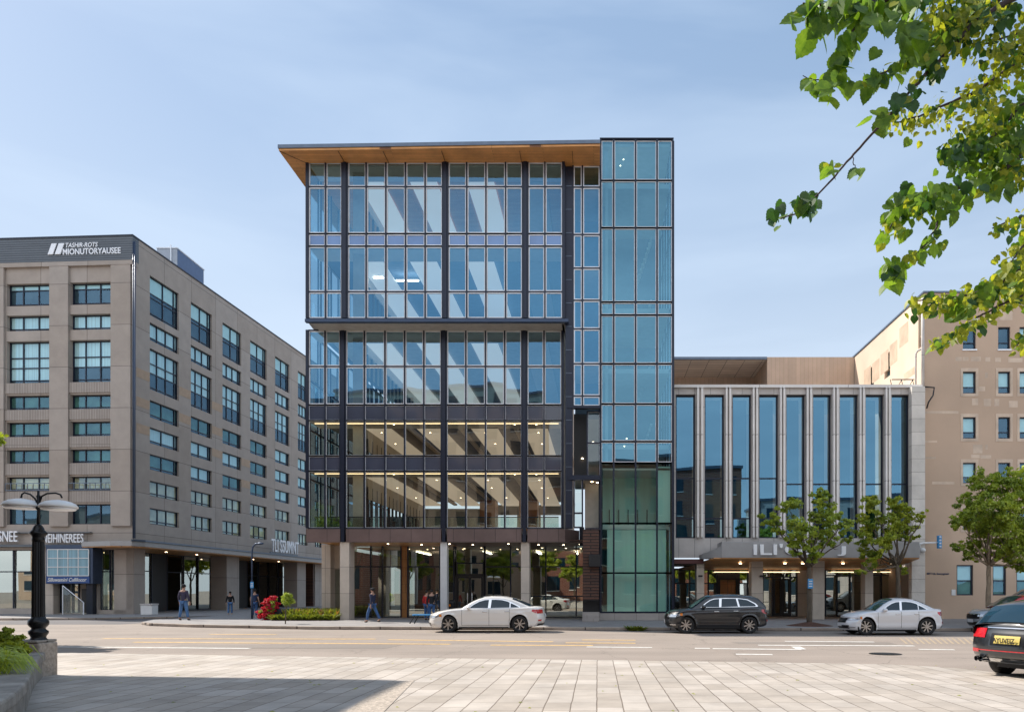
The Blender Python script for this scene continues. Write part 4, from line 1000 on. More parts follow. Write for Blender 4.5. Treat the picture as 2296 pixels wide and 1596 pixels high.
lettering("Silluwamini Cullilocor", PF, s0 + .22, zz0 + .15, -1.022, s1 - s0 - .6, .26, M['white'], nb, shear=.25, bold=.012, depth=.02)
# entrance underneath
mb = MB(); mb.box(hfx(103), hfx(132), -.5, -.02, .12, zz0 - .01); mb.build('stone_pier', M['stonecol'], hotel)
mb = MB(); mb.box(hfx(203), hfx(217), -.4, -.02, .12, hz_front(1232)); mb.build('dark_pier', M['navy'], hotel)
curtain(hotel, PF, [hfx(131), hfx(145), hfx(157), hfx(171)], [.15, 1.6, zz0], M['g_gf'], name='entrance_window', trimw=0, mw=.06, c=.3)
mb = MB(); mb.box(hfx(172), hfx(203), .3, .5, .12, zz0); mb.build('inner_wall', M['taupe'], hotel)
mb = MB(); mb.box(hfx(178), hfx(193), .22, .29, .13, 1.9); mb.build('door', M['dark'], hotel)
rl = thing('stair_rail', 'sloping glass stair rail beside the hotel side entrance', 'railing', (0, 0, 0), local=True)
rl.location = hotel.location; rl.rotation_euler = hotel.rotation_euler
xA, xB = hfx(170), hfx(225)
mb = MB(); mb.tube([(xA, -1.2, 2.1), (xB, -1.6, .95)], .03, 8); mb.build('handrail', M['trim'], rl, smooth=True)
mb = MB(); mb.tube([(xA, -1.2, .12), (xA, -1.2, 2.1)], .03, 8); mb.build('post', M['trim'], rl)
mb = MB(); mb.tube([(xB, -1.6, .12), (xB, -1.6, .95)], .04, 8); mb.build('post', M['trim'], rl)
mb = MB(); mb.quad((xA, -1.2, .2), (xB, -1.6, .2), (xB, -1.6, .85), (xA, -1.2, 2.0)); mb.build('glass_panel', M['g_low'], rl, recalc=False)
# sign on canopy right part
def PC(a, b, c): return (1.3 - c, a, b)
lettering("TLI SSUMNT", PC, hry(576), za + .62, 0, hry(640) - hry(576), 1.2, M['trim'], hotel, name='sign_letters', depth=.1, bold=.01)
mb = MB(); mb.box(1.2, 1.28, hry(576), hry(640), za + .47, za + .6); mb.build('sign_rail', M['fascia'], hotel)

# litter bin by the hotel column
bn = thing('litter_bin', 'light grey square litter bin beside the hotel corner column', 'bin', (WX(333, 51), 51, .12))
mb = MB(); mb.box(WX(321, 51), WX(347, 51), 50.7, 51.4, .14, .78); mb.build('body', M['white'], bn, bevel=.03)
mb = MB(); mb.box(WX(320, 51), WX(348, 51), 50.65, 51.45, .785, .88); mb.build('lid', M['panelgrey'], bn, bevel=.02)

# ---------------- pale stone building with tall dark windows ----------------
YS = 43.0
stone = thing('low_stone_building', 'low pale stone building with nine tall dark windows and an entrance canopy', 'building', (12, 50, .13))
PS = PY(YS)
Lx, Rx = xt[4] + .13, WX(2062, YS)
zS1 = WZ(870, YS); zb2, zt3 = WZ(1206, YS), WZ(884, YS); zcan0, zcan1 = WZ(1252, 41), WZ(1214, 41)
tw = [(1515, 1559), (1580, 1624), (1642, 1685), (1702, 1746), (1763, 1806), (1823, 1865), (1883, 1925), (1941, 1983), (1999, 2040)]
holes = [(WX(a, YS), WX(b, YS), zb2, zt3) for a, b in tw]
holes[0] = (max(holes[0][0], Lx + .05), *holes[0][1:])
mb = MB(); wall(mb, PS, Lx, Rx, WZ(1250, YS), zS1, holes, .35)
mb.quad((Rx, YS, .1), (Rx, 58, .1), (Rx, 58, zS1), (Rx, YS, zS1)); mb.build('wall', M['panelgrey'], stone, recalc=False)
mb = MB(); mb.box(Lx, Rx + .1, YS - .16, 49.3, zS1 + .002, zS1 + .16); mb.build('roof', M['finstone'], stone)
for i, h in enumerate(holes):
    window(stone, PS, h[0], h[1], h[2], h[3], .28, [0, 1] if i not in (0, 1, 2) else [0, .62, 1][:3] if False else [0, 1], [0, .14, .42, 1] if i < 4 else [0, .1, .38, 1], M['g_fin'],
           ['roomgreen' if i < 1 else 'roomdark', 'creamback' if i in (1, 2) else 'roomdark', 'roomdark'], fw=.08, jit=.004, name='tall_window', bdepth=1.1)
for i in range(len(tw) - 1):
    a, b = tw[i][1], tw[i + 1][0]
    for (p, q_) in ((.16, .40), (.60, .84)):
        mb = MB(); x0_, x1_ = WX(a + (b - a) * p, YS - .2), WX(a + (b - a) * q_, YS - .2)
        mb.box(x0_, x1_, YS - .26, YS - .003, WZ(1205, YS), zS1 - .02); mb.build('stone_fin', M['finstone'], stone, bevel=.02)
mb = MB(); mb.box(WX(2042, YS - .3), Rx + .12, YS - .45, YS - .003, .12, zS1 - .02); mb.build('corner_pier', M['roughstone'], stone, bevel=.01)
# canopy
xc0, xc1 = WX(1618, 41), WX(2062, 41)
mb = MB(); mb.box(xc0, xc1, 41.0, YS - .46, zcan0 + .05, zcan1); 
mb.build('canopy_fascia', M['signgrey'], stone, bevel=.015)
mb = MB(); mb.add([(xc0 - .95, 42.0, zcan0 + .05), (xc0, 41.0, zcan0 + .05), (xc0, YS - .1, zcan0 + .05), (xc0 - .95, YS - .1, zcan0 + .05),
                   (xc0 - .95, 42.0, zcan0 + .28), (xc0, 41.0, zcan1 - .25), (xc0, YS - .1, zcan1 - .25), (xc0 - .95, YS - .1, zcan0 + .28)],
                  [(0, 3, 2, 1), (4, 5, 6, 7), (0, 1, 5, 4), (1, 2, 6, 5), (2, 3, 7, 6), (3, 0, 4, 7)]); mb.build('canopy_wing', M['signgrey'], stone)
YR = 47.6; zR = 3.05
mb = MB(); mb.add([(xc0 - .4, 41.05, zcan0), (xc1, 41.05, zcan0), (xc1 + 1, YR, zR), (xc0 - 1.6, YR, zR), (xc0 - .4, 41.05, zcan0 + .045), (xc1, 41.05, zcan0 + .045), (xc1 + 1, YR, zR + .1), (xc0 - 1.6, YR, zR + .1)],
                  [(0, 3, 2, 1), (4, 5, 6, 7), (0, 1, 5, 4), (1, 2, 6, 5), (2, 3, 7, 6), (3, 0, 4, 7)]); cso = mb.build('timber_soffit', M['wood'], stone)
mb = MB()
for u in (1660, 1760, 1800, 1890, 1940, 2000): mb.lathe([(.08, 0), (.08, .02)], (WX(u, 43), 43, zcan0 - .20), 8)
mb.build('downlight', M['lamp'], cso)
mb = MB(); mb.box(Lx, WX(1578, 42.4), 42.4, YR, WZ(1263, 42.4), WZ(1253, 42.4)); mb.build('maroon_fascia', M['maroon'], stone)
lettering("ILI'GI", PY(41), WX(1689, 41), WZ(1244, 41), -.003, WX(1812, 41) - WX(1689, 41), WZ(1219, 41) - WZ(1244, 41), M['signwhite'], stone, name='sign_letters', depth=.14, bold=.012)
lettering("J", PY(41), WX(1877, 41), WZ(1246, 41), -.003, WX(1895, 41) - WX(1877, 41), WZ(1224, 41) - WZ(1246, 41), M['signwhite'], stone, name='sign_letters', depth=.14, bold=.012)
for (a, b, Y) in ((1562, 1579, 42.6), (1685, 1711, 42.4), (1822, 1849, 42.2), (1940, 1958, 42.5)):
    mb = MB(); mb.box(WX(a, Y), WX(b, Y), Y, Y + .75, .12, zcan0 - .02 if a > 1600 else WZ(1263, 42.4)); mb.build('column', M['stonecol'], stone, bevel=.015)
for u in (1710, 1572): 
    mb = MB(); Y = 42.3; mb.box(WX(u - 6, Y), WX(u + 3, Y), Y - .08, Y + .1, WZ(1325, Y) + .8, WZ(1325, Y) + .9); mb.build('wall_light', M['dark'], stone)
# recessed glazing, doors
curtain(stone, PY(YR), [WX(u, YR) for u in (1512, 1546, 1588, 1607)], [.14, 2.2, zR], M['g_gf'], name='shop_window', trimw=0, mw=.07)
curtain(stone, PY(YR), [WX(u, YR) for u in (1657, 1676, 1710)], [.14, 2.2, zR], M['g_gf'], name='shop_window', trimw=0, mw=.07)
curtain(stone, PY(YR), [WX(u, YR) for u in (1710, 1732, 1772, 1786)], [.14, 2.6, zR], M['g_gf'], name='shop_window', trimw=0, mw=.07)
curtain(stone, PY(YR), [WX(u, YR) for u in (1850, 1876, 1905, 1940, 1975, 2010, 2045)], [.14, 2.7, zR], M['g_gf'], name='shop_window', trimw=0, mw=.07)
mb = MB(); mb.box(WX(1786, YR), WX(1822, YR), YR, YR + .3, .12, zR); mb.build('stone_pier', M['stonecol'], stone)
mb = MB(); a0, a1 = WX(1607, YR), WX(1657, YR); mb.box(a0, a0 + .2, YR - .1, YR + .2, .12, zR); mb.box(a1 - .2, a1, YR - .1, YR + .2, .12, zR); mb.box(a0 + .2, a1 - .2, YR - .1, YR + .2, 2.45, zR); ef = mb.build('door_frame', M['dark'], stone)
for s in (0, 1):
    wdt = (a1 - a0 - .4) / 2; x = a0 + .2 + s * wdt
    mb = MB(); mb.box(x + .02, x + wdt - .02, YR, YR + .06, .14, 2.44); d_ = mb.build('door', M['darkwood'] if False else M['orangewood'], ef, label='timber panelled door')
    # handles are small bars
for (u0, u1) in ((1734, 1752), (1753, 1771)):
    mb = MB(); a, b = WX(u0, YR), WX(u1, YR)
    for q in ((a, a + .1, .15, 2.5), (b - .1, b, .15, 2.5), (a + .1, b - .1, .15, .35), (a + .1, b - .1, 2.4, 2.5)): mb.fbox(PY(YR - .12), *q, 0, .06)
    mb.build('door', M['dark'], stone)
mb = MB(); mb.box(Lx, WX(2045, YR), 54, 54.2, .1, zR); mb.build('inner_wall', M['lobby'], stone)
mb = MB(); mb.box(Lx, Rx, YR + .1, 54, .08, .12); mb.build('lobby_floor', M['lobby'], stone)
mb = MB(); mb.box(WX(1600, YR), WX(1790, YR), YR - .35, YR - .28, zR - .16, zR - .12); mb.build('light_strip', M['strip'], cso)  # added strip, no known lamp there; brightens the timber soffit
mb = MB(); mb.box(WX(1860, YR), WX(2030, YR), YR - .35, YR - .28, zR - .16, zR - .12); mb.build('light_strip', M['strip'], cso)  # second added strip, same soffit fill
mb = MB(); mb.box(Lx, Rx, YR + .1, 54, zR, zR + .1); mb.build('lobby_ceiling', M['ceil'], stone)
# roof vents and roof tripod
for k, u in enumerate((1671, 1724, 1786, 1846, 1926)):
    rv = MB(); Y = 44.5; x = WX(u, Y); rv.box(x - .55, x + .55, Y, Y + .8, zS1 + .16, zS1 + .38); rv.box(x - .62, x + .62, Y - .06, Y + .86, zS1 + .383, zS1 + .44)
    o = rv.build('roof_vent', M['dark'], None); tag(o, ['flat dark roof vent nearest the glass tower', 'second flat dark roof vent from the glass tower', 'middle one of the flat dark roof vents', 'fourth flat dark roof vent from the glass tower', 'flat dark roof vent nearest the brown building'][k], 'roof vent', 'flat vents on the stone building roof')
sl = MB(); Y = 43.4; x0_, x1_ = WX(2000, Y), WX(2050, Y); z = zS1 + .16
sl.box(x0_, x1_, Y, Y + .05, z + .42, z + .47)
for k in range(5):
    x = x0_ + (x1_ - x0_) * k / 4; sl.tube([(x, Y, z), (x + (.25 if k % 2 else -.1), Y, z + .45)], .02, 6)
tag(sl.build('roof_railing', M['dark'], None), 'small tangled metal roof rail at the right end of the stone building', 'railing')

# ---------------- brown stucco building ----------------
YBn = 43.3; XB = WX(2072, YBn)
brown = thing('brown_building', 'brown stucco building with small square windows at the right edge', 'building', (XB + 8, YBn + 5, .13))
ZBt = WZ(657, YBn)
PB = PY(YBn); PBL = lambda a, b, c: (XB + c, a, b)
cols_b = [(2159, 2188), (2238, 2265), (2286, 2312), (2335, 2362)]
rows_b = [(733, 783), (833, 882), (935, 983), (1037, 1083), (1140, 1186)]
holes = []
for (a, b) in cols_b:
    for (c, d) in rows_b: holes.append((WX(a, YBn), WX(b, YBn), WZ(d, YBn), WZ(c, YBn)))
gh = [(WX(a, YBn), WX(b, YBn), WZ(1334, YBn), WZ(1266, YBn)) for a, b in ((2145, 2182), (2226, 2256), (2279, 2316))]
mb = MB(); wall(mb, PB, XB, XB + 14, .1, ZBt, holes + gh, .22)
mb.build('wall', M['stucco'], brown, recalc=False)
lw_ = [(2059, 2069, 700, 779), (1983, 1996, 792, 846), (1946, 1959, 824, 868)]
lh = []
for (a, b, c, d) in lw_:
    ya, yb = XB * F / (b - CX), XB * F / (a - CX); ym = (ya + yb) / 2
    lh.append((ya, yb, WZ(d, ym), WZ(c, ym)))
mb = MB(); wall(mb, PBL, YBn, 60.0, .1, ZBt, lh, .25); mb.quad((XB, YBn, ZBt), (XB + 14, YBn, ZBt), (XB + 14, 66, ZBt), (XB, 66, ZBt)); mb.build('side_wall', M['stuccosunlit'], brown, recalc=False)
mb = MB(); mb.box(XB - .06, XB + 14, YBn - .06, YBn + .2, ZBt + .003, ZBt + .1); mb.box(XB - .06, XB + .15, YBn + .2, 60.0, ZBt + .003, ZBt + .1); mb.build('parapet_cap', M['fascia'], brown)
random.seed(5)
for i, h in enumerate(holes):
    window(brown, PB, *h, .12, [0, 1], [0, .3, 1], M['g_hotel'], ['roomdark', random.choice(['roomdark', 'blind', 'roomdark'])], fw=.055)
    if i % 5 > 0:
        mb = MB(); t = .14
        for q in ((h[0] - t, h[0], h[2] - t * 1.2, h[3] + t * 1.4), (h[1], h[1] + t, h[2] - t * 1.2, h[3] + t * 1.4), (h[0], h[1], h[3], h[3] + t * 1.4), (h[0], h[1], h[2] - t * 1.2, h[2])): mb.fbox(PB, *q, -.02, .004)
        mb.build('window_surround', M['patch'], brown)
    else:
        mb = MB(); mb.fbox(PB, h[0] - .05, h[1] + .05, h[2] - .08, h[2] - .003, -.06, .1); mb.build('window_sill', M['trim'], brown)
for h in gh: window(brown, PB, *h, .1, [0, 1], [0, .48, 1], M['g_hotel'], ['roomgreen', 'blind'], fw=.07)
for h in lh: window(brown, PBL, *h, .12, [0, 1], [0, .33, 1], M['g_hotel'], ['roomdark', 'blind'], fw=.05, frame=M['stucco'])
mb = MB()
for (u0, u1, v0, v1, side) in ((2145, 2150, 860, 861, 0), (2117, 2132, 0, 0, 0)): pass
def patchF(u0, u1, v0, v1):
    mb = MB(); mb.fbox(PB, WX(u0, YBn), WX(u1, YBn), WZ(v1, YBn), WZ(v0, YBn), -.006, .002); mb.build('repair_patch', M['patch'], brown)
for q in ((868,915,588,618),(922,966,588,616),(984,1058,585,620),(1092,1128,590,622),(1165,1208,592,625),(1263,1370,596,628),(1090,1110,703,745),(1042,1090,808,843),(992,1038,898,948),(1080,1134,901,955),
          (1160,1196,902,955),(1268,1334,916,965),(630,890,992,1012),(600,730,1213,1228),(600,720,1335,1350),(1000,1070,1243,1308),(1092,1110,1245,1280),(985,1050,1318,1345),(1055,1135,1322,1347),(693,860,1520,1540),(1197,1295,232,312)): patchF(*[((2050 if k < 2 else 680) + t / 3.069) / 1.0889 for k, t in enumerate(q)])
for (y0, y1, z0, z1) in ((40.0, 41.6, 13.2, 13.6), (40.2, 42.9, 11.6, 11.8), (42.5, 43.6, 14.6, 15.8), (43.8, 45.0, 14.5, 15.7), (45.2, 46.4, 14.4, 15.6), (46.6, 47.8, 14.3, 15.6), (41.0, 42.2, 15.2, 16.3)):
    y0, y1, z0, z1 = y0 * 1.11, y1 * 1.11, 1.65 + (z0 - 1.65) * 1.11, 1.65 + (z1 - 1.65) * 1.11
    mb = MB(); mb.fbox(PBL, y0, y1, z0, z1, -.006, .002); mb.build('repair_patch', M['patchd'], brown)
mb = MB(); mb.tube([(XB - .1, YBn - .06, WZ(868, YBn)), (XB - .1, YBn - .06, ZBt - .2)], .09, 10); mb.tube([(XB - .35, YBn + .3, WZ(866, YBn)), (XB - .35, YBn + .3, WZ(790, YBn)), (XB - .25, YBn + .25, WZ(783, YBn)), (XB - .1, YBn - .02, WZ(782, YBn))], .06, 8)
mb.build('downpipe', M['panelgrey'], brown, smooth=True)
mb = MB(); mb.box(XB, XB + 14, YBn - .04, YBn - .003, .12, WZ(1385, YBn) + .95); mb.build('plinth', M['stucco'], brown)
lettering("BIITT Uis. Stemrageteur", PB, WX(2078, YBn), WZ(1289, YBn), -.004, WX(2128, YBn) - WX(2078, YBn), .15, M['bmetal'], brown, name='sign_letters', depth=.02, bold=.01)
mb = MB(); mb.fbox(PB, WX(2133, YBn), WX(2142, YBn), WZ(1334, YBn), WZ(1321, YBn), -.04, -.003); mb.build('notice_plate', M['white'], brown)
mb = MB(); mb.tube([(XB - .05, YBn - .1, WZ(868, YBn)), (XB + .45, YBn - .3, WZ(872, YBn)), (XB + .35, YBn - .35, WZ(890, YBn)), (XB + .1, YBn - .35, WZ(905, YBn)), (XB + .02, YBn - .3, WZ(918, YBn))], .045, 8); mb.build('floodlight_bracket', M['dark'], brown, smooth=True)
# rear wing
wing = thing('rear_wing', 'tan clad rear wing with a panelled overhang behind the stone building', 'building', (12, 58, zS1))
xm = WX(1720, 55.0)
mb = MB(); mb.box(xm, XB - .02, 55.0, 64, 8, ZBt - .03); mb.build('wall', M['tanpanel'], wing)
mb = MB(); mb.box(Lx - .6, xm - .02, 59.5, 64, 8, ZBt - .25); mb.build('recessed_wall', M['tanpanel'], wing)
mb = MB(); mb.box(Lx - .6, xm - .02, 55.0, 64, ZBt - .245, ZBt - .2); mb.build('overhang_soffit', M['taupepanel'], wing)
mb = MB(); mb.box(Lx - .6, xm - .02, 54.95, 64, ZBt - .197, ZBt - .02); mb.build('overhang_roof', M['fascia'], wing)
# camera arm and hanging signal box
sg = thing('signal_arm', 'white bracket arm with a hanging camera and a blue signal box beside the stone pier', 'signal', (WX(2050, 42.4), 42.4, WZ(1218, 42.4)))
Y = 42.4
mb = MB(); mb.tube([WP(2052, 1222, Y), WP(2070, 1217, Y), WP(2103, 1216, Y)], .05, 8); mb.build('arm', M['white'], sg, smooth=True)
mb = MB(); mb.box(WX(2102, Y), WX(2110, Y), Y - .12, Y + .12, WZ(1229, Y), WZ(1200, Y)); mb.build('signal_head', M['skyblue'], sg, bevel=.03)
mb = MB()
for k in range(4): mb.ell((WX(2106, Y), Y - .12, WZ(1204 + 7 * k, Y)), (.06, .03, .05), 10, 6)
mb.build('lens', M['white'], sg, smooth=True)
mb = MB(); mb.tube([WP(2062, 1219, Y), WP(2064, 1228, Y), WP(2070, 1231, Y)], .03, 8); mb.ell(WP(2070, 1233, Y - .05), (.14, .14, .13), 12, 8); mb.build('camera_dome', M['white'], sg, smooth=True)
mb = MB(); mb.box(WX(2046, Y), WX(2062, Y), Y - .1, Y + .1, WZ(1243, Y), WZ(1222, Y)); mb.build('mount', M['signgrey'], sg)
# ---------------- cars ----------------
def paint(name, c, metal=0.3, rough=0.3):
    m, n, b = newmat(name)
    b.inputs['Base Color'].default_value = (*c, 1); b.inputs['Roughness'].default_value = rough; b.inputs['Metallic'].default_value = metal
    b.inputs['Coat Weight'].default_value = 1.0; b.inputs['Coat Roughness'].default_value = 0.02
    return m
M['pearl'] = paint('pearl white paint', (0.78, 0.76, 0.73), 0.05)
M['silverp'] = paint('silver white paint', (0.72, 0.73, 0.76), 0.05)
M['silver'] = paint('silver paint', (0.32, 0.35, 0.38), 0.5)
M['blackp'] = paint('black paint', (0.004, 0.006, 0.010), 0.0, 0.35)
M['greyp'] = paint('grey paint', (0.18, 0.20, 0.22), 0.5)
M['redp'] = paint('red paint', (0.5, 0.02, 0.02), 0.1)
M['plastic'] = mat('black plastic trim', (0.02, 0.02, 0.022), 0.6, 0, 0.05)
M['tyre'] = mat('tyre rubber', (0.018, 0.018, 0.019), 0.8, 0, 0.1)
M['rim'] = mat('alloy rim', (0.52, 0.50, 0.49), 0.28, 0.9, 0.03)
M['cglass'] = mat('dark tinted car glass', (0.008, 0.03, 0.05), 0.03, 0.0, 0.0, spec=0.5)
M['cglass2'] = mat('teal windscreen glass', (0.03, 0.07, 0.065), 0.03, 0.0, 0.0, spec=0.9)
M['headl'] = mat('clear headlamp', (0.55, 0.58, 0.62), 0.08, 0.6, 0.3, 30)
M['amber'] = mat('amber marker', (0.75, 0.22, 0.02), 0.2, 0, 0)
M['tail'] = mat('red tail lamp', (0.50, 0.012, 0.02), 0.12, 0, 0.2, 30, coat=1.0)
M['plateY'] = mat('yellow number plate', (0.55, 0.43, 0.10), 0.5, 0, 0.1)
M['plateW'] = mat('white number plate', (0.7, 0.7, 0.7), 0.5, 0, 0.1)

def interp(pts, x):
    if x <= pts[0][0]: return pts[0][1]
    for (x0, y0), (x1, y1) in zip(pts, pts[1:]):
        if x <= x1:
            t = (x - x0) / (x1 - x0); t = t * t * (3 - 2 * t) if False else t
            return y0 + (y1 - y0) * t
    return pts[-1][1]
def sm(pts, x):  # catmull-rom through the points
    n = len(pts)
    if x <= pts[0][0]: return pts[0][1]
    if x >= pts[-1][0]: return pts[-1][1]
    for i in range(n - 1):
        if x <= pts[i + 1][0]:
            p0 = pts[max(i - 1, 0)]; p1 = pts[i]; p2 = pts[i + 1]; p3 = pts[min(i + 2, n - 1)]
            h = p2[0] - p1[0]; t = (x - p1[0]) / h
            m1 = (p2[1] - p0[1]) / (p2[0] - p0[0]) * h if p2[0] != p0[0] else 0; m2 = (p3[1] - p1[1]) / (p3[0] - p1[0]) * h if p3[0] != p1[0] else 0
            return (2*t**3 - 3*t**2 + 1) * p1[1] + (t**3 - 2*t**2 + t) * m1 + (-2*t**3 + 3*t**2) * p2[1] + (t**3 - t**2) * m2

def make_car(label, D, cat='car', group=None):
    """front towards -x, x from 0 to L, near side is -y"""
    L, W, W2 = D['L'], D['W'], D['W'] / 2
    root = thing(D.get('name', 'parked_car'), label, cat, (0, 0, 0), 0, group, local=True)
    Rw = D['Rw']; xf, xr = D['xf'], D['xr']; Ra = Rw + 0.055
    top = D['top']          # hood / belt / boot line (x, z)
    def bend(x):
        bf = D.get('bf', 0.42) * max(0, 1 - x / (0.26 * L)) ** 2; br = D.get('br', 0.30) * max(0, 1 - (L - x) / (0.2 * L)) ** 2
        return bf - br
    def zt(x): return sm(top, x)
    def zbot(x):
        z = interp(D['bot'], x)
        for xw in (xf, xr):
            d = abs(x - xw)
            if d < Ra: z = max(z, Rw + math.sqrt(Ra * Ra - d * d))
        return z
    def half(x, z):
        s = 1.0
        e = min(x, L - x)
        if e < 0.5: s -= 0.045 * (1 - e / 0.5) ** 2
        zz = (z - 0.62) / 0.42
        w = W2 * s * (1 - 0.045 * zz * zz) if z > 0.62 else W2 * s * (1 - 0.05 * ((0.62 - z) / 0.4) ** 2)
        # waist crease and door hollow
        w += 0.012 * math.exp(-((z - zt(x) + 0.20) / 0.045) ** 2) - 0.016 * math.exp(-((z - 0.50) / 0.09) ** 2) + 0.012 * math.exp(-((z - 0.36) / 0.03) ** 2)
        for xw in (xf, xr):
            rr = math.hypot(x - xw, z - Rw)
            w += 0.022 * math.exp(-((rr - Ra - 0.01) / 0.05) ** 2)
        return w
    lean = D.get('lean', lambda z, e: 0.0)
    def px(x, y, z):
        e = x / L
        q = x + bend(x) * (abs(y) / W2) ** 2.6
        k0 = max(0, 1 - x / 0.35); k1 = max(0, 1 - (L - x) / 0.35)
        q += k0 * sm(D['nose'], z) - k1 * sm(D['tailp'], z)
        return q
    xs = [0, .03, .08, .14, .2, .27]
    x = 0.33
    while x < L - 0.3: xs.append(x); x += 0.055
    xs += [L - .27, L - .2, L - .14, L - .08, L - .03, L]
    for xw in (xf, xr):
        for d in (-Ra, Ra): xs.append(xw + d + (0.002 if d < 0 else -0.002)); xs.append(xw + d - (0.002 if d < 0 else -0.002))
    xs = sorted(xs)
    NZ = 14
    mb = MB(); nring = None; o = 0
    ring_n = 2 * (1 + NZ + 1) + 5
    for x in xs:
        zb, z1 = zbot(x), zt(x); zs = z1 - 0.045
        zb = min(zb, zs - 0.02)
        half_ring = []
        half_ring.append((0.0, zb, True))
        half_ring.append((half(x, zb) - 0.22, zb))
        hs = []
        for k in range(NZ + 1):
            z = zb + (zs - zb) * k / NZ; hs.append((half(x, z), z))
        ws = half(x, zs)
        tp = [(ws - 0.018, z1 - 0.015), (ws - 0.075, z1 + 0.006), (ws * 0.62, z1 + 0.028), (ws * 0.3, z1 + 0.040)]
        pos = [(0, zb), (half(x, zb) - 0.2, zb)] + hs + tp + [(0, z1 + 0.044)]
        ring = pos + [(-y, z) for y, z in pos[-2:0:-1]]
        for (y, z) in ring: mb.v.append((px(x, y, z), y, z))
        nring = len(ring)
    npos = 2 + NZ + 1 + 4 + 1
    for i in range(len(xs) - 1):
        for k in range(nring):
            a = i * nring + k; b = i * nring + (k + 1) % nring
            under = (k < 2 or k >= nring - 2)
            mb.f.append((a, b, b + nring, a + nring)); mb.m.append(1 if under else 0)
    # end caps: rows between mirrored points
    for (base, x) in ((0, xs[0]), ((len(xs) - 1) * nring, xs[-1])):
        prev = None
        ny = 10
        rows_ = []
        for k in range(1, npos - 1):
            ia = base + k; ib = base + (nring - k)
            ya, za_ = mb.v[ia][1], mb.v[ia][2]
            row = [ib]
            for q in range(1, ny):
                y = -ya + 2 * ya * q / ny; zc = za_ + (0.03 * (1 - (y / max(ya, .01)) ** 2) if k > npos - 6 else 0)
                mb.v.append((px(x, y, za_), y, zc)); row.append(len(mb.v) - 1)
            row.append(ia); rows_.append(row)
        for r0, r1 in zip(rows_, rows_[1:]):
            for q in range(ny): mb.f.append((r0[q], r0[q + 1], r1[q + 1], r1[q])); mb.m.append(0)
        bt = base; r0 = rows_[0]
        mb.f.append(tuple([bt] + r0)); mb.m.append(1)
        tp_ = base + npos - 1; r1 = rows_[-1]
        for q in range(ny): mb.f.append((r1[q], r1[q + 1], tp_)); mb.m.append(0)
    body = mb.build('body', [D['paint'], M['plastic']], root, smooth=True)
    # greenhouse
    C = D['cab']            # outline (x, z) from windscreen base over the roof to the rear glass base
    zb0 = D['zbelt']; kt = D.get('tumble', 0.34); wb = W2 - 0.055
    def cw(z): return wb - kt * max(0, z - zb0)
    no = len(C)
    g = MB()
    fr_ = [-1, -.965, -.9, -.6, -.3, 0, .3, .6, .9, .965, 1]
    for i, (x, z) in enumerate(C):
        a = Vector((C[min(i + 1, no - 1)][0] - C[max(i - 1, 0)][0], C[min(i + 1, no - 1)][1] - C[max(i - 1, 0)][1])).normalized(); nx, nz_ = -a.y, a.x
        for f_ in fr_:
            w_ = cw(z) * f_; q = 0.07 * (1 - f_ * f_) if not (0.9 < abs(f_)) else -0.012 * (abs(f_) - .9) / .1
            if abs(f_) == 1: q = -0.035
            if abs(f_) == .965: q = -0.008
            g.v.append((x + nx * q * (1 if x > C[0][0] + .0 else 1), w_, z + nz_ * q))
    nf = len(fr_)
    for i in range(no - 1):
        for k in range(nf - 1):
            a = i * nf + k; g.f.append((a, a + 1, a + nf + 1, a + nf)); g.m.append(0)
    for s, kk in ((-1, 0), (1, nf - 1)):
        # side sheet: from the outline down to the belt
        o = len(g.v)
        for i in range(no): g.v.append((C[i][0], s * (wb + 0.0), min(C[i][1], zb0) - 0.12))
        for i in range(no - 1): g.f.append((i * nf + kk, (i + 1) * nf + kk, o + i + 1, o + i)); g.m.append(0)
    g.build('cabin', D.get('roofpaint', D['paint']), root, smooth=True)
    # glass panes on the sides
    def sidepoly(poly, off, mt, name, parent=root):
        res = []
        for s in (-1, 1):
            q = MB(); pts = [(x, s * (cw(z) + off), z) for x, z in poly]; inn = [(x, s * (cw(z) + off - .03), z) for x, z in poly]; n = len(poly)
            q.add(pts + inn, [tuple(range(n))] + [(i, (i + 1) % n, n + (i + 1) % n, n + i) for i in range(n)])
            res.append(q.build(name, mt, parent))
        return res
    for fr1, gls in D['dlo']:
        if fr1: sidepoly(fr1, .003, M['chrome'] if D.get('chrome', True) else M['plastic'], 'window_trim')
        for p in gls: sidepoly(p, .009, M['cglass'], 'side_window')
    def scr(i0, i1, name, mt, inset=.86, off=.018):
        q = MB(); seg = C[i0:i1 + 1]
        pts = []
        T = [k / 6 for k in range(7)]
        # walk along the outline portion with margins
        lens = [0]
        for (a, b) in zip(seg, seg[1:]): lens.append(lens[-1] + math.hypot(b[0] - a[0], b[1] - a[1]))
        def at(t):
            d = t * lens[-1]
            for j in range(len(seg) - 1):
                if d <= lens[j + 1] + 1e-9:
                    r = (d - lens[j]) / (lens[j + 1] - lens[j]); a = Vector((seg[j + 1][0] - seg[j][0], seg[j + 1][1] - seg[j][1])).normalized()
                    return seg[j][0] + (seg[j + 1][0] - seg[j][0]) * r, seg[j][1] + (seg[j + 1][1] - seg[j][1]) * r, -a.y, a.x
        def fn(t, f_):
            x, z, nx, nz_ = at(.04 + t * .92); qq = 0.07 * (1 - f_ * f_) + off
            return (x + nx * qq, cw(z) * f_, z + nz_ * qq)
        q.grid(fn, T, [inset * (-1 + 2 * k / 8) for k in range(9)]); q.build(name, mt, root, smooth=True)
    scr(*D['ws'], 'windshield', M['cglass2']); scr(*D['rs'], 'rear_window', M['cglass'])
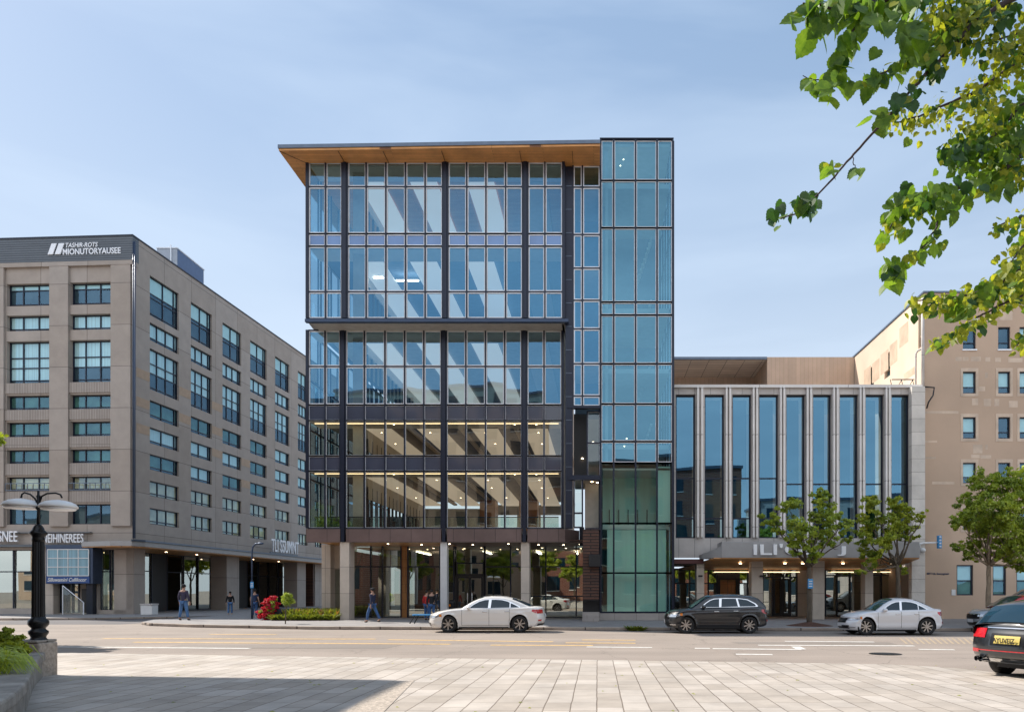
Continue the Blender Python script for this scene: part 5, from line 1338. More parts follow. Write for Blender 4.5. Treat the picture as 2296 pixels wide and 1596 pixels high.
    # patches wrapped on the body
    def side_patch(x0, x1, z0f, z1f, mt, name, off=.006, sides=(-1, 1), nx=8, nz=4, parent=root):
        for s in sides:
            q = MB()
            def fn(a, b):
                x = x0 + (x1 - x0) * a; z = z0f(x) + (z1f(x) - z0f(x)) * b; y = half(x, z) + off
                return (px(x, y, z), s * y, z)
            q.grid(fn, [k / nx for k in range(nx + 1)], [k / nz for k in range(nz + 1)]); q.build(name, mt, parent, smooth=True)
    def end_patch(rear, y0, y1, z0, z1, mt, name, off=.012, both=False, ny=8, nz=4, zfun=None, parent=root):
        for s in ((1, -1) if both else (1,)):
            q = MB(); xe = L if rear else 0.0
            def fn(a, b):
                y = (y0 + (y1 - y0) * a); zz0, zz1 = (z0, z1) if zfun is None else zfun(abs(y))
                z = zz0 + (zz1 - zz0) * b
                return (px(xe, y, z) + (off if rear else -off), s * y, z)
            q.grid(fn, [k / ny for k in range(ny + 1)], [k / nz for k in range(nz + 1)]); o = q.build(name, mt, parent, smooth=True)
        return o
    # seams
    for xx in D['seams']:
        side_patch(xx - .006, xx + .006, lambda x: D['sillz'], lambda x: zt(x) - .05, M['dark'], 'door_seam', .003, nx=1, nz=14)
    side_patch(D['seams'][0], D['seams'][-1], lambda x: D['sillz'] - .012, lambda x: D['sillz'], M['dark'], 'door_seam', .003, nx=20, nz=1)
    side_patch(xf + Ra + .04, xr - Ra - .04, lambda x: D['bot'][1][1] + .0, lambda x: D['bot'][1][1] + .05, M['plastic'], 'sill_trim', .006, nx=20, nz=1)
    for xx in D['handles']:
        for s in (-1, 1):
            z = zt(xx) - .14; y = half(xx, z)
            q = MB(); q.box(xx - .1, xx + .1, s * y - .03, s * y + .03, z - .018, z + .018); q.build('door_handle', M['chrome'], root, bevel=.012)
    mxx, mz = D['mirror']
    for s in (-1, 1):
        q = MB(); y = s * (wb + .13); q.ell((mxx, y, mz), (.09, .12, .075), 12, 8); q.tube([(mxx, s * (wb - .02), mz - .05), (mxx, y, mz - .03)], .025, 6)
        q.build('mirror', D['paint'], root, smooth=True)
    hz0, hz1, hx = D['head']
    side_patch(.02, hx, lambda x: hz0 + (hz1 - hz0) * .65 * x / hx, lambda x: hz1 + .05 * x / hx, M['headl'], 'headlight')
    side_patch(hx * .80, hx + .1, lambda x: hz1 - .05, lambda x: hz1 + .045, M['amber'], 'side_marker', .010)
    end_patch(False, W2 * .52, W2 * .96, hz0, hz1, M['headl'], 'headlight', both=True)
    gy, gz0, gz1 = D['grille']
    end_patch(False, -gy, gy, gz0, gz1, M['grille'], 'grille', .014)
    end_patch(False, -gy - .02, gy + .02, gz1, gz1 + .025, M['chrome'], 'grille_trim', .016)
    end_patch(False, -W2 * .7, W2 * .7, D['bot'][0][1] + .06, D['bot'][0][1] + .19, M['grille'], 'lower_intake', .012)
    end_patch(False, W2 * .66, W2 * .93, D['bot'][0][1] + .10, D['bot'][0][1] + .13, M['chrome'], 'bumper_trim', .016, both=True)
    end_patch(False, -.24, .24, gz0 - .15, gz0 - .02, M['plateW'], 'license_plate', .022)
    tz0, tz1, tx = D['tail']
    side_patch(L - tx, L - .01, lambda x: tz0 + (tz1 - tz0) * .5 * (L - x) / tx, lambda x: tz1, M['tail'], 'taillight')
    end_patch(True, W2 * D.get('ty', .5), W2 * .96, tz0, tz1, M['tail'], 'taillight', both=True)
    end_patch(True, W2 * .72, W2 * .94, D['bot'][-1][1] + .20, D['bot'][-1][1] + .27, M['tail'], 'rear_reflector', both=True)
    end_patch(True, -W2 * .85, W2 * .85, D['bot'][-1][1] + .02, D['bot'][-1][1] + .10, D.get('valance', M['plastic']), 'rear_valance', .014)
    if 'platez' in D:
        pz = D['platez']; lp = end_patch(True, -.27, .27, pz, pz + .15, D.get('plate', M['plateW']), 'license_plate', .022)
    # wheels
    for xw in (xf, xr):
        for s in (-1, 1):
            yo = s * (W2 - .035); yi = s * (W2 - .26)
            q = MB(); c = Vector((xw, 0, Rw)); n = 32
            prof = [(Rw * .68, yo - s * .012), (Rw * .72, yo), (Rw * .93, yo + s * .004), (Rw * .995, yo - s * .03), (Rw, yi + s * .03), (Rw * .93, yi), (Rw * .6, yi)]
            o = len(q.v)
            for (r_, y) in prof:
                for k in range(n): t = 2 * PI * k / n; q.v.append((xw + r_ * math.cos(t), y, Rw + r_ * math.sin(t)))
            for i in range(len(prof) - 1):
                for k in range(n): a = i * n + k; b = i * n + (k + 1) % n; q.f.append((a, b, b + n, a + n)); q.m.append(0)
            wh = q.build('wheel', M['tyre'], root, smooth=True)
            q = MB(); ns = D.get('spokes', 10)
            prof = [(Rw * .70, yo - s * .02), (Rw * .66, yo - s * .01), (Rw * .62, yo - s * .03), (Rw * .61, yi)]
            for (r_, y) in prof:
                for k in range(n): t = 2 * PI * k / n; q.v.append((xw + r_ * math.cos(t), y, Rw + r_ * math.sin(t)))
            for i in range(len(prof) - 1):
                for k in range(n): a = i * n + k; b = i * n + (k + 1) % n; q.f.append((a, b, b + n, a + n)); q.m.append(0)
            for k in range(ns):
                t = 2 * PI * (k + .25) / ns; e = Vector((math.cos(t), 0, math.sin(t))); p = Vector((-math.sin(t), 0, math.cos(t)))
                hw0, hw1 = .018 * Rw / .33, .024 * Rw / .33
                yc, yo_ = yo - s * .015, yo - s * .018
                a0 = c + e * (.08 * Rw); a1 = c + e * (.66 * Rw)
                vs = []
                for (pt, h, y) in ((a0, hw0, yc), (a1, hw1, yo_)):
                    for dy in (0, -s * .045):
                        for sg_ in (-1, 1): r_ = pt + p * h * sg_; vs.append((r_.x, y + dy, r_.z))
                q.add(vs, [(0, 1, 5, 4), (2, 6, 7, 3), (0, 4, 6, 2), (1, 3, 7, 5), (0, 2, 3, 1), (4, 5, 7, 6)])
            hub = []
            for k in range(14): t = 2 * PI * k / 14; hub.append((xw + .15 * Rw * math.cos(t), yo - s * .008, Rw + .15 * Rw * math.sin(t)))
            q.add(hub, [tuple(range(14))]); q.build('rim', M['rim'], wh)
            q = MB(); disc = [(xw + .6 * Rw * math.cos(2 * PI * k / 20), yo - s * .10, Rw + .6 * Rw * math.sin(2 * PI * k / 20)) for k in range(20)]
            q.add(disc, [tuple(range(20))]); q.build('brake_disc', M['dark'], wh)
    # wheel wells and underside
    q = MB()
    for xw in (xf, xr): q.box(xw - Ra * .97, xw + Ra * .97, -W2 + .3, W2 - .3, .18, Rw + Ra * .9)
    q.box(xf, xr, -W2 + .15, W2 - .15, .17, .35); q.build('underbody', M['plastic'], root)
    return root, dict(end_patch=end_patch, side_patch=side_patch, zt=zt, half=half, px=px)

def scale_pts(p, sx, sz): return [(x * sx, z * sz) for x, z in p]
def sedan(label, L, Hh, W, pnt, group=None, **kw):
    sx, sz = L / 4.9, Hh / 1.46
    S = lambda p: scale_pts(p, sx, sz)
    cab = S([(1.42, .93), (1.62, 1.06), (1.9, 1.23), (2.15, 1.345), (2.38, 1.405), (2.7, 1.425), (3.0, 1.42), (3.25, 1.40), (3.5, 1.345), (3.8, 1.24), (4.05, 1.13), (4.3, 1.03)])
    D = dict(L=L, W=W, Rw=.345 * sz, xf=.93 * sx, xr=3.88 * sx, paint=pnt,
             top=S([(0, .70), (.1, .74), (.5, .84), (1.0, .92), (1.5, .965), (2.2, .99), (3.0, 1.0), (3.9, 1.02), (4.35, 1.035), (4.7, 1.02), (4.9, .98)]),
             bot=S([(0, .20), (1.3, .19), (3.6, .20), (4.9, .27)]), zbelt=.93 * sz, cab=cab, ws=(0, 4), rs=(8, 11),
             nose=S([(.2, .10), (.35, .02), (.5, 0), (.65, .02), (.76, .10)]), tailp=S([(.25, .16), (.45, .03), (.6, .0), (.85, .05), (1.0, .06)]),
             dlo=[(S([(1.72, .985), (1.95, 1.15), (2.2, 1.285), (2.42, 1.345), (2.8, 1.365), (3.15, 1.345), (3.4, 1.29), (3.68, 1.17), (3.92, 1.05), (3.90, 1.02), (3.0, 1.0)]),
                   [S([(1.79, 1.0), (1.98, 1.14), (2.22, 1.262), (2.44, 1.322), (2.60, 1.332), (2.57, 1.005)]),
                    S([(2.68, 1.005), (2.71, 1.335), (2.9, 1.338), (3.14, 1.32), (3.37, 1.265), (3.46, 1.225), (3.46, 1.022)]),
                    S([(3.50, 1.022), (3.50, 1.20), (3.66, 1.135), (3.84, 1.045), (3.84, 1.03)])])],
             seams=[1.50 * sx, 2.62 * sx, 3.46 * sx], sillz=.30 * sz, handles=[2.45 * sx, 3.36 * sx], mirror=(1.80 * sx, 1.01 * sz),
             head=(.60 * sz, .70 * sz, .42 * sx), grille=(W * .26, .50 * sz, .67 * sz), tail=(.78 * sz, .94 * sz, .42 * sx), platez=.62 * sz)
    D.update(kw); return make_car(label, D, 'car', group)
def suv(label, L, Hh, W, pnt, group=None, **kw):
    sx, sz = L / 4.6, Hh / 1.66
    S = lambda p: scale_pts(p, sx, sz)
    cab = S([(1.12, 1.09), (1.35, 1.24), (1.6, 1.42), (1.8, 1.54), (2.0, 1.60), (2.4, 1.64), (3.0, 1.645), (3.5, 1.62), (3.9, 1.56), (4.06, 1.50), (4.25, 1.32), (4.42, 1.12)])
    D = dict(L=L, W=W, Rw=.37 * sz, xf=.86 * sx, xr=3.66 * sx, paint=pnt,
             top=S([(0, .82), (.1, .90), (.5, 1.0), (1.0, 1.06), (1.5, 1.09), (2.2, 1.11), (3.0, 1.13), (3.8, 1.15), (4.3, 1.14), (4.6, 1.10)]),
             bot=S([(0, .26), (1.2, .24), (3.4, .25), (4.6, .32)]), zbelt=1.06 * sz, cab=cab, ws=(0, 4), rs=(9, 11),
             nose=S([(.25, .12), (.4, .03), (.6, 0), (.78, .02), (.9, .09)]), tailp=S([(.3, .14), (.5, .02), (.65, .0), (.9, .05), (1.1, .09)]), br=.22,
             dlo=[(S([(1.50, 1.14), (1.72, 1.33), (1.92, 1.46), (2.1, 1.52), (2.6, 1.55), (3.2, 1.54), (3.6, 1.49), (3.95, 1.31), (4.05, 1.2), (4.0, 1.17), (3.0, 1.15)]),
                   [S([(1.58, 1.16), (1.76, 1.32), (1.95, 1.44), (2.12, 1.495), (2.34, 1.515), (2.32, 1.16)]),
                    S([(2.42, 1.16), (2.45, 1.52), (2.9, 1.525), (3.08, 1.52), (3.16, 1.18)]), S([(3.24, 1.18), (3.16, 1.515), (3.3, 1.505), (3.58, 1.46), (3.9, 1.29), (3.96, 1.21), (3.9, 1.19)])])],
             seams=[1.25 * sx, 2.38 * sx, 3.18 * sx], sillz=.36 * sz, handles=[2.2 * sx, 3.05 * sx], mirror=(1.62 * sx, 1.17 * sz),
             head=(.72 * sz, .84 * sz, .45 * sx), grille=(W * .3, .62 * sz, .82 * sz), tail=(.86 * sz, 1.06 * sz, .28 * sx), platez=.80 * sz, tumble=.30)
    D.update(kw); return make_car(label, D, 'car', group)
G = 'cars parked along the street'
c1, _ = sedan('pearl white sedan with red tail lamp parked in front of the glass office building', 4.84, 1.47, 1.84, M['pearl'], G, spokes=7)
c1.location = (WX(958, 31.2) , 31.75, 0)
c2, _ = suv('black crossover parked between the glass tower and the stone building', 4.15, 1.52, 1.78, M['blackp'], G, spokes=8)
c2.location = (WX(1488, 31.6), 31.05, 0)
c3, _ = sedan('silver white sedan parked under the street trees beside the brown building', 3.90, 1.40, 1.74, M['silverp'], G, spokes=8)
c3.location = (WX(1873, 30.4), 29.85, 0)
c4, _ = suv('silver car with a red roof partly hidden behind the dark crossover at the right edge', 4.3, 1.5, 1.8, M['silver'], G, roofpaint=M['redp'])
c4.location = (WX(2160, 32.2), 31.6, 0)
c5, _ = suv('grey car at the far right behind the red roofed car', 4.6, 1.72, 1.85, M['greyp'], G)
c5.location = (WX(2206, 35.5), 35.0, .13)
# near crossover, seen from behind
c6, fx = suv('dark crossover with yellow rear plate cut off by the right edge of the view', 4.6, 1.50, 1.86, M['blackp'], None, plate=M['plateY'], valance=M['chrome'], spokes=10, ty=.55, platez=.68,
             nose=[(.25, .12), (.4, .03), (.6, 0), (.78, .02), (.9, .09)], tailp=[(.28, .30), (.42, .05), (.55, .0), (.75, .02), (.95, .10), (1.08, .16)])
root = c6
fx['end_patch'](True, -.36, .36, .64, .87, M['grille'], 'plate_recess', .010)
fx['end_patch'](True, -.80, .80, .53, .55, M['tail'], 'reflector_strip', .014)
fx['end_patch'](True, -.5, .5, .965, .985, M['chrome'], 'tailgate_trim', .016)
for s in (-1, 1):
    q = MB(); q.tube([(4.30, s * .58, .36), (4.55, s * .60, .36)], .055, 12, cap=False); q.tube([(4.32, s * .70, .36), (4.53, s * .71, .36)], .05, 12, cap=False); q.build('exhaust_pipe', M['chrome'], c6, smooth=True)
me = text_mesh("AYUVEIZ", .12, .004, 0, .003)
o = bpy.data.objects.new('plate_lettering', me); me.materials.append(M['dark']); col.objects.link(o); o.parent = c6; o.rotation_euler = (R(90), 0, R(90)); o.location = (4.645, -.25, .702); o.scale = (.95, 1, 1)
c6.rotation_euler = (0, 0, R(180 + 24))
c6.location = (0, 0, 0)
# place so that the rear end centre sits at (u 2275, Y 15.3)
hd = R(180 + 24)
tgt = Vector((WX(2256, 14.2), 14.2, 0)); rear = Vector((4.6 * math.cos(hd), 4.6 * math.sin(hd), 0))
c6.location = tgt - rear
# ---------------- people ----------------
M['skin'] = mat('skin', (0.42, 0.24, 0.17), 0.6, 0, 0.05)
M['jeans'] = mat('blue jeans', (0.07, 0.16, 0.33), 0.85, 0, 0.3, 6)
M['jeansd'] = mat('mid blue jeans', (0.04, 0.10, 0.24), 0.85, 0, 0.3, 6)
M['navyc'] = mat('navy cotton', (0.02, 0.025, 0.06), 0.9, 0, 0.15, 8)
M['navyt'] = mat('navy t-shirt', (0.025, 0.045, 0.11), 0.9, 0, 0.15, 8)
M['purple'] = mat('dark plum shirt', (0.045, 0.04, 0.075), 0.9, 0, 0.15, 8)
M['blackc'] = mat('black fabric', (0.012, 0.012, 0.015), 0.9, 0, 0.1)
M['redc'] = mat('red jacket fabric', (0.5, 0.03, 0.03), 0.9, 0, 0.1)
M['hair'] = mat('dark hair', (0.02, 0.014, 0.01), 0.8, 0, 0.2)
M['shoe'] = mat('dark shoe', (0.03, 0.028, 0.028), 0.7, 0, 0.1)
M['shoew'] = mat('pale shoe', (0.4, 0.38, 0.36), 0.7, 0, 0.1)
def skin_obj(name, verts, edges, rad, m, parent, root_i=0, sub=1):
    me = bpy.data.meshes.new(name); me.from_pydata(verts, edges, [])
    o = bpy.data.objects.new(name, me); col.objects.link(o)
    md = o.modifiers.new('skin', 'SKIN'); md.use_smooth_shade = True
    sv = me.skin_vertices[0].data
    for i, r_ in enumerate(rad):
        sv[i].radius = r_ if isinstance(r_, tuple) else (r_, r_); sv[i].use_root = (i == root_i)
    ss = o.modifiers.new('sub', 'SUBSURF'); ss.levels = sub; ss.render_levels = sub
    dg = bpy.context.evaluated_depsgraph_get(); dg.update()
    m2 = bpy.data.meshes.new_from_object(o.evaluated_get(dg)); bpy.data.objects.remove(o)
    m2.name = name; m2.materials.clear(); m2.materials.append(m)
    m2.polygons.foreach_set('use_smooth', [True] * len(m2.polygons))
    o = bpy.data.objects.new(name, m2); col.objects.link(o); o.parent = parent; return o
def person(label, pos, h, rz, shirt, trousers, shoe, cap=None, short=False, stride=0.0, spread=.12, armsw=0.0, hooded=False):
    """faces -y at rz = 0"""
    k = h / 1.75
    t = thing('person', label, 'person', pos, rz, 'people on the far pavement', local=True)
    V = []; E = []; Rr = []
    def add(p, r_, par=None):
        V.append((p[0] * k, p[1] * k, p[2] * k)); Rr.append(tuple(x * k for x in r_) if isinstance(r_, tuple) else r_ * k)
        if par is not None: E.append((par, len(V) - 1))
        return len(V) - 1
    pel = add((0, 0, .95), (.145, .105)); wa = add((0, 0, 1.1), (.13, .095), pel); ch = add((0, 0, 1.3), (.155, .105), wa); sh = add((0, .01, 1.43), (.12, .08), ch)
    nk = add((0, .005, 1.51), .052, sh); jaw = add((0, -.015, 1.58), (.062, .07), nk); hd = add((0, -.008, 1.65), (.074, .092), jaw); cr_ = add((0, .005, 1.71), (.062, .078), hd)
    J = {}
    for s in (-1, 1):
        sw = stride * s
        hip = add((s * .09, 0, .90), .085, pel)
        kn = add((s * (.09 + spread * .5), -sw * .9, .50 + abs(sw) * .03), .058, hip)
        lift = .06 if sw < 0 and stride else 0
        an = add((s * (.09 + spread), (-sw * 1.15 if sw > 0 else -sw * 1.7), .09 + lift), .042, kn)
        to = add((s * (.10 + spread), (-sw * 1.15 if sw > 0 else -sw * 1.7) - .15, .045 + lift * .3), .035, an)
        sp_ = add((s * .17, .01, 1.41), .058, sh)
        el = add((s * .25, .03 + armsw * s * .25, 1.14), .042, sp_)
        wr = add((s * .27, -.06 + armsw * s * .5, .90), .030, el)
        pm = add((s * .275, -.075 + armsw * s * .52, .83), (.020, .036), wr)
        for q in range(4):
            f1 = add((s * (.277 - .004 * q), -.10 + .022 * q + armsw * s * .52, .765 - (.004 if q in (1, 2) else 0)), .0095, pm)
            add((s * (.268 - .004 * q), -.102 + .022 * q + armsw * s * .52, .725 - (.008 if q in (1, 2) else 0)), .008, f1)
        th = add((s * .262, -.115 + armsw * s * .52, .82), .011, pm); add((s * .255, -.128 + armsw * s * .52, .785), .009, th)
        J[s] = (hip, kn, an, to, sp_, el, wr)
    ns = add((0, -.098, 1.645), .016, hd)
    for s in (-1, 1): add((s * .08, .0, 1.645), .014, hd)
    skin_obj('body', V, E, Rr, M['skin'], t)
    g = lambda i: tuple(c / k for c in V[i])
    def chain(name, items, edges, m, sub=1):
        vs = [tuple(c * k for c in p) for p, r_ in items]; rr = [tuple(x * k for x in r_) if isinstance(r_, tuple) else r_ * k for p, r_ in items]
        skin_obj(name, vs, edges, rr, m, t, sub=sub)
    L_, R_ = J[-1], J[1]
    lerp = lambda a, b, f_: tuple(a[i] + (b[i] - a[i]) * f_ for i in range(3))
    fe = .55 if short else 1.0
    it = [((0, 0, 1.12), (.152, .118)), ((0, 0, .95), (.16, .122)), ((0, 0, 1.3), (.178, .125)), ((0, .01, 1.44), (.125, .085))]
    ed = [(0, 1), (0, 2), (2, 3)]
    for Jx in (L_, R_):
        a, b, c = g(Jx[4]), g(Jx[5]), g(Jx[6])
        it += [(a, .074), (lerp(a, b, .55) if short else b, .062)]; ed += [(3, len(it) - 2), (len(it) - 2, len(it) - 1)]
        if not short: it += [(lerp(b, c, .92), .044)]; ed += [(len(it) - 2, len(it) - 1)]
    chain('shirt', it, ed, M[shirt])
    it = [((0, 0, .97), (.152, .116))]; ed = []
    for Jx in (L_, R_):
        a, b, c = g(Jx[0]), g(Jx[1]), g(Jx[2])
        n0 = len(it); it += [(a, .102), (b, .076), ((c[0], c[1], c[2] + .03), .066)]; ed += [(0, n0), (n0, n0 + 1), (n0 + 1, n0 + 2)]
    chain('trousers', it, ed, M[trousers])
    for Jx in (L_, R_):
        a, b = g(Jx[2]), g(Jx[3])
        chain('shoe', [((a[0], a[1] + .04, b[2] + .01), (.045, .048)), ((a[0], a[1] - .05, b[2] + .005), (.045, .045)), ((b[0], b[1], b[2] - .003), (.042, .036))], [(0, 1), (1, 2)], M[shoe])
    q = MB(); q.ell((0, .012 * k, 1.675 * k), (.088 * k, .108 * k, .092 * k), 16, 10); hr = q.build('hair', M['hair'], t, smooth=True)
    if cap:
        q = MB(); q.ell((0, .008 * k, 1.70 * k), (.096 * k, .115 * k, .082 * k), 16, 10); q.ell((0, -.13 * k, 1.685 * k), (.07 * k, .07 * k, .012 * k), 12, 6); q.build('cap', M[cap], t, smooth=True)
    # face
    q = MB()
    for s in (-1, 1): q.ell((s * .03 * k, -.092 * k, 1.655 * k), (.011 * k, .008 * k, .006 * k), 8, 6)
    q.build('eyes', M['hair'], t); q = MB(); q.ell((0, -.088 * k, 1.60 * k), (.022 * k, .01 * k, .006 * k), 8, 6); q.build('mouth', M['redc'], t)
    return t
def at_ground(u, v, z=.13): p = GP(u, v, z); return (p.x, p.y, z)
person('man standing legs apart in a dark plum shirt, black cap and light jeans', at_ground(412, 1390), 1.93, R(172), 'purple', 'jeans', 'shoe', 'blackc', spread=.14)
person('small figure in a black jacket and jeans in front of the hotel arcade', at_ground(516, 1378), 1.55, R(20), 'blackc', 'jeans', 'shoew', 'blackc', spread=.03)
person('man in a navy t-shirt and dark cap facing away beside the sign pole', at_ground(571, 1384), 1.70, R(178), 'navyt', 'jeansd', 'shoew', 'blackc', short=True, spread=.03)
person('man in a navy sweater and black cap walking left past the shop windows', at_ground(835, 1395), 1.72, R(-105), 'navyc', 'jeansd', 'shoe', 'blackc', stride=.22, spread=.0, armsw=.25)
person('person in a black sweater and blue jeans facing the glass beside the white sedan', at_ground(968, 1393), 1.66, R(176), 'blackc', 'jeansd', 'shoe', None, spread=.04)
person('person in a red jacket half hidden behind the one in black', at_ground(957, 1390), 1.62, R(150), 'redc', 'jeansd', 'shoe', None, spread=.03)

# ---------------- trees and plants ----------------
def leaf_cloud(name, blobs, n_per, size, m, parent, seed=1, clump=0.33, flat=.55, up=.35):
    """many small folded leaves spread over clumps inside every blob; blobs: (x, y, z, r)"""
    rnd = random.Random(seed); vs = []; fs = []
    for (bx, by, bz, r_) in blobs:
        nc = max(5, int(n_per * r_ ** 2 / 45))
        for c in range(nc):
            d = Vector((rnd.gauss(0, 1), rnd.gauss(0, 1), rnd.gauss(0, 1))).normalized() * (rnd.random() ** .45)
            cc = Vector((bx, by, bz)) + Vector((d.x * r_, d.y * r_, d.z * r_ * .85)); cr_ = r_ * clump * rnd.uniform(.5, 1.15)
            for k in range(int(45 * rnd.uniform(.6, 1.3))):
                e = Vector((rnd.gauss(0, 1), rnd.gauss(0, 1), rnd.gauss(0, 1))).normalized() * cr_ * (rnd.random() ** .5)
                e.z *= flat
                p = cc + e
                nrm = (Vector((rnd.gauss(0, .6), rnd.gauss(0, .6), rnd.gauss(up, .5))) + e.normalized() * .6).normalized()
                a = nrm.orthogonal().normalized(); a.rotate(Matrix.Rotation(rnd.uniform(0, 6.28), 3, nrm)); b = nrm.cross(a)
                s = size * rnd.uniform(.6, 1.35); o = len(vs)
                vs += [tuple(p + a * s), tuple(p + b * s * .55 + nrm * s * .14), tuple(p - a * s), tuple(p - b * s * .55 + nrm * s * .14)]
                fs += [(o, o + 1, o + 2), (o, o + 2, o + 3)]
    me = bpy.data.meshes.new(name)
    off = ORI.get(parent.name, Vector((0, 0, 0))) if parent else Vector((0, 0, 0))
    me.from_pydata([(x - off.x, y - off.y, z - off.z) for x, y, z in vs], [], fs); me.materials.append(m)
    o = bpy.data.objects.new(name, me); col.objects.link(o)
    if parent: o.parent = parent
    return o
def wob(a, b, n, amp, rnd):
    a, b = Vector(a), Vector(b); pts = []
    for i in range(n + 1):
        t = i / n; p = a.lerp(b, t)
        if 0 < i < n: p += Vector((rnd.uniform(-amp, amp), rnd.uniform(-amp, amp), rnd.uniform(-amp, amp) * .5))
        pts.append(p)
    return pts
def street_tree(label, base, fork_z, blobs, seed, r0=.11, m='leaf1', size=.075, dens=520, bark='bark', group='street trees in the pavement'):
    t = thing('street_tree', label, 'tree', base, 0, group)
    rnd = random.Random(seed); mb = MB()
    bx, by, bz = base
    cxm = sum(q[0] for q in blobs) / len(blobs)
    fk = Vector((bx + (cxm - bx) * .25 + rnd.uniform(-.1, .1), by, fork_z))
    mb.tube(wob((bx, by, bz - .05), fk, 6, .03, rnd), [r0 * 1.25, r0 * 1.05, r0, r0 * .95, r0 * .9, r0 * .86, r0 * .8], 10)
    for (x, y, z, r_) in blobs:
        pts = wob(fk - Vector((0, 0, .1)), (x, y, z - .1 * r_), 5, .10, rnd)
        mb.tube(pts, [r0 * .55, r0 * .45, r0 * .36, r0 * .28, r0 * .2, r0 * .1], 6)
        for k in range(5):
            p = pts[3].lerp(pts[5], rnd.random()); e = Vector((rnd.uniform(-1, 1), rnd.uniform(-1, 1), rnd.uniform(-.3, 1))) * r_ * .8
            mb.tube(wob(p, p + e, 3, .04, rnd), [.02, .016, .012, .006], 5)
    mb.build('trunk', M[bark], t, smooth=True)
    leaf_cloud('crown', blobs, dens * 5, size, M[m], t, seed)
    return t
def blobs_px(lst, Y, dy=.9, seed=0):
    rnd = random.Random(seed); res = []
    for (u, v, r_) in lst:
        y = Y + rnd.uniform(-dy, dy); res.append((WX(u, y), y, WZ(v, y), r_ / F * y))
    return res
T1 = GP(1815, 1402, .13)
street_tree('two-crowned maple with a blue sign on its trunk in front of the stone building', (T1.x, T1.y, .13), 2.85,
            blobs_px([(1728, 1168, 28), (1768, 1135, 30), (1748, 1185, 22), (1838, 1112, 26), (1842, 1150, 34), (1885, 1175, 30), (1800, 1185, 34), (1850, 1205, 36), (1785, 1222, 30), (1828, 1240, 28), (1895, 1205, 18)], T1.y, 1.0, 3), 11)
md_ = MB()
md_.lathe([(1.15, -.02), (.9, .03), (.5, .10), (.2, .16), (.05, .17)], (T1.x, T1.y, .13), 24)
tag(md_.build('mulch_mound', M['soil'], None, smooth=True), 'round brown mulch mound at the foot of the street maple', 'mulch')
TY = 36.3
street_tree('leafy maple behind the silver white sedan at the corner of the stone building', (WX(2018, TY), TY, .13), 3.0,
            blobs_px([(1952, 1130, 26), (1948, 1165, 30), (1935, 1205, 26), (2012, 1135, 30), (2005, 1175, 34), (2048, 1165, 24), (2070, 1150, 14), (1985, 1215, 34), (1950, 1240, 26), (2035, 1200, 24), (2020, 1275, 16), (1930, 1280, 14), (1960, 1262, 22)], TY, 1.0, 5), 12, m='leaf2')
TY = 36.0
street_tree('largest street maple with a pale trunk in front of the brown building', (WX(2216, TY), TY, .13), 3.0,
            blobs_px([(2212, 1085, 42), (2265, 1075, 40), (2300, 1110, 50), (2175, 1130, 36), (2230, 1140, 50), (2160, 1170, 34), (2205, 1185, 46), (2262, 1190, 50), (2150, 1225, 20), (2185, 1235, 30), (2300, 1220, 44), (2240, 1240, 34), (2288, 1262, 28), (2325, 1170, 50)], TY, 1.2, 9), 13, m='leaf1', bark='barklight', r0=.12, dens=560)
# trees behind the camera and off to the left, seen as reflections and by their shadows
for k, (x, y, hgt, sd) in enumerate(((-21.5, 24.0, 8.5, 31), (-13, -9, 8, 32), (-2.5, -8, 7, 33), (7, -10, 9, 34), (17, -8, 8, 35), (-24, -7, 8, 36), (28, -9, 9, 37), (-18, -5, 7, 38), (-30, -10, 9, 39), (-7.5, -11, 9, 40), (12, -5, 7, 41), (-42, -2, 9, 42), (-36, 3, 8, 43), (22, -12, 10, 44), (-16, 64, 8, 45), (-17, 75, 8, 46), (-19.5, 88, 9, 47), (-66, -4, 9, 48), (-76, -7, 9, 49), (-88, -3, 9, 50))):
    if k == 0:
        tr = street_tree('tall street tree just outside the left edge shading the road', (x, y, 0), 3.2, [(x + a * .9, y + b * .9, hgt - 2 + c, 1.1) for a, b, c in ((0, 0, 1), (1.2, 0, 0), (-1.2, .3, .2), (.2, 1.2, -.3), (-.2, -1.2, .1))], sd, dens=420, size=.11, group='trees on the near side of the street')
        tmpl = None
    elif k == 1:
        tmpl = street_tree('round street tree on the near side mirrored in the shop windows', (x, y, 0), 2.6, [(x + a, y + b, 4.6 + c, 1.3) for a, b, c in ((0, 0, 1.6), (1.3, 0, 0), (-1.3, .3, .2), (.2, 1.2, .4), (-.2, -1.2, .1), (.7, .2, 2.6))], sd, dens=330, size=.12, m='leaf2', group='trees on the near side of the street')
    else:
        c_ = copy_tree(tmpl); c_.location = (x, y, 0); c_.rotation_euler = (0, 0, k * 1.3); c_.scale = (hgt / 8,) * 3

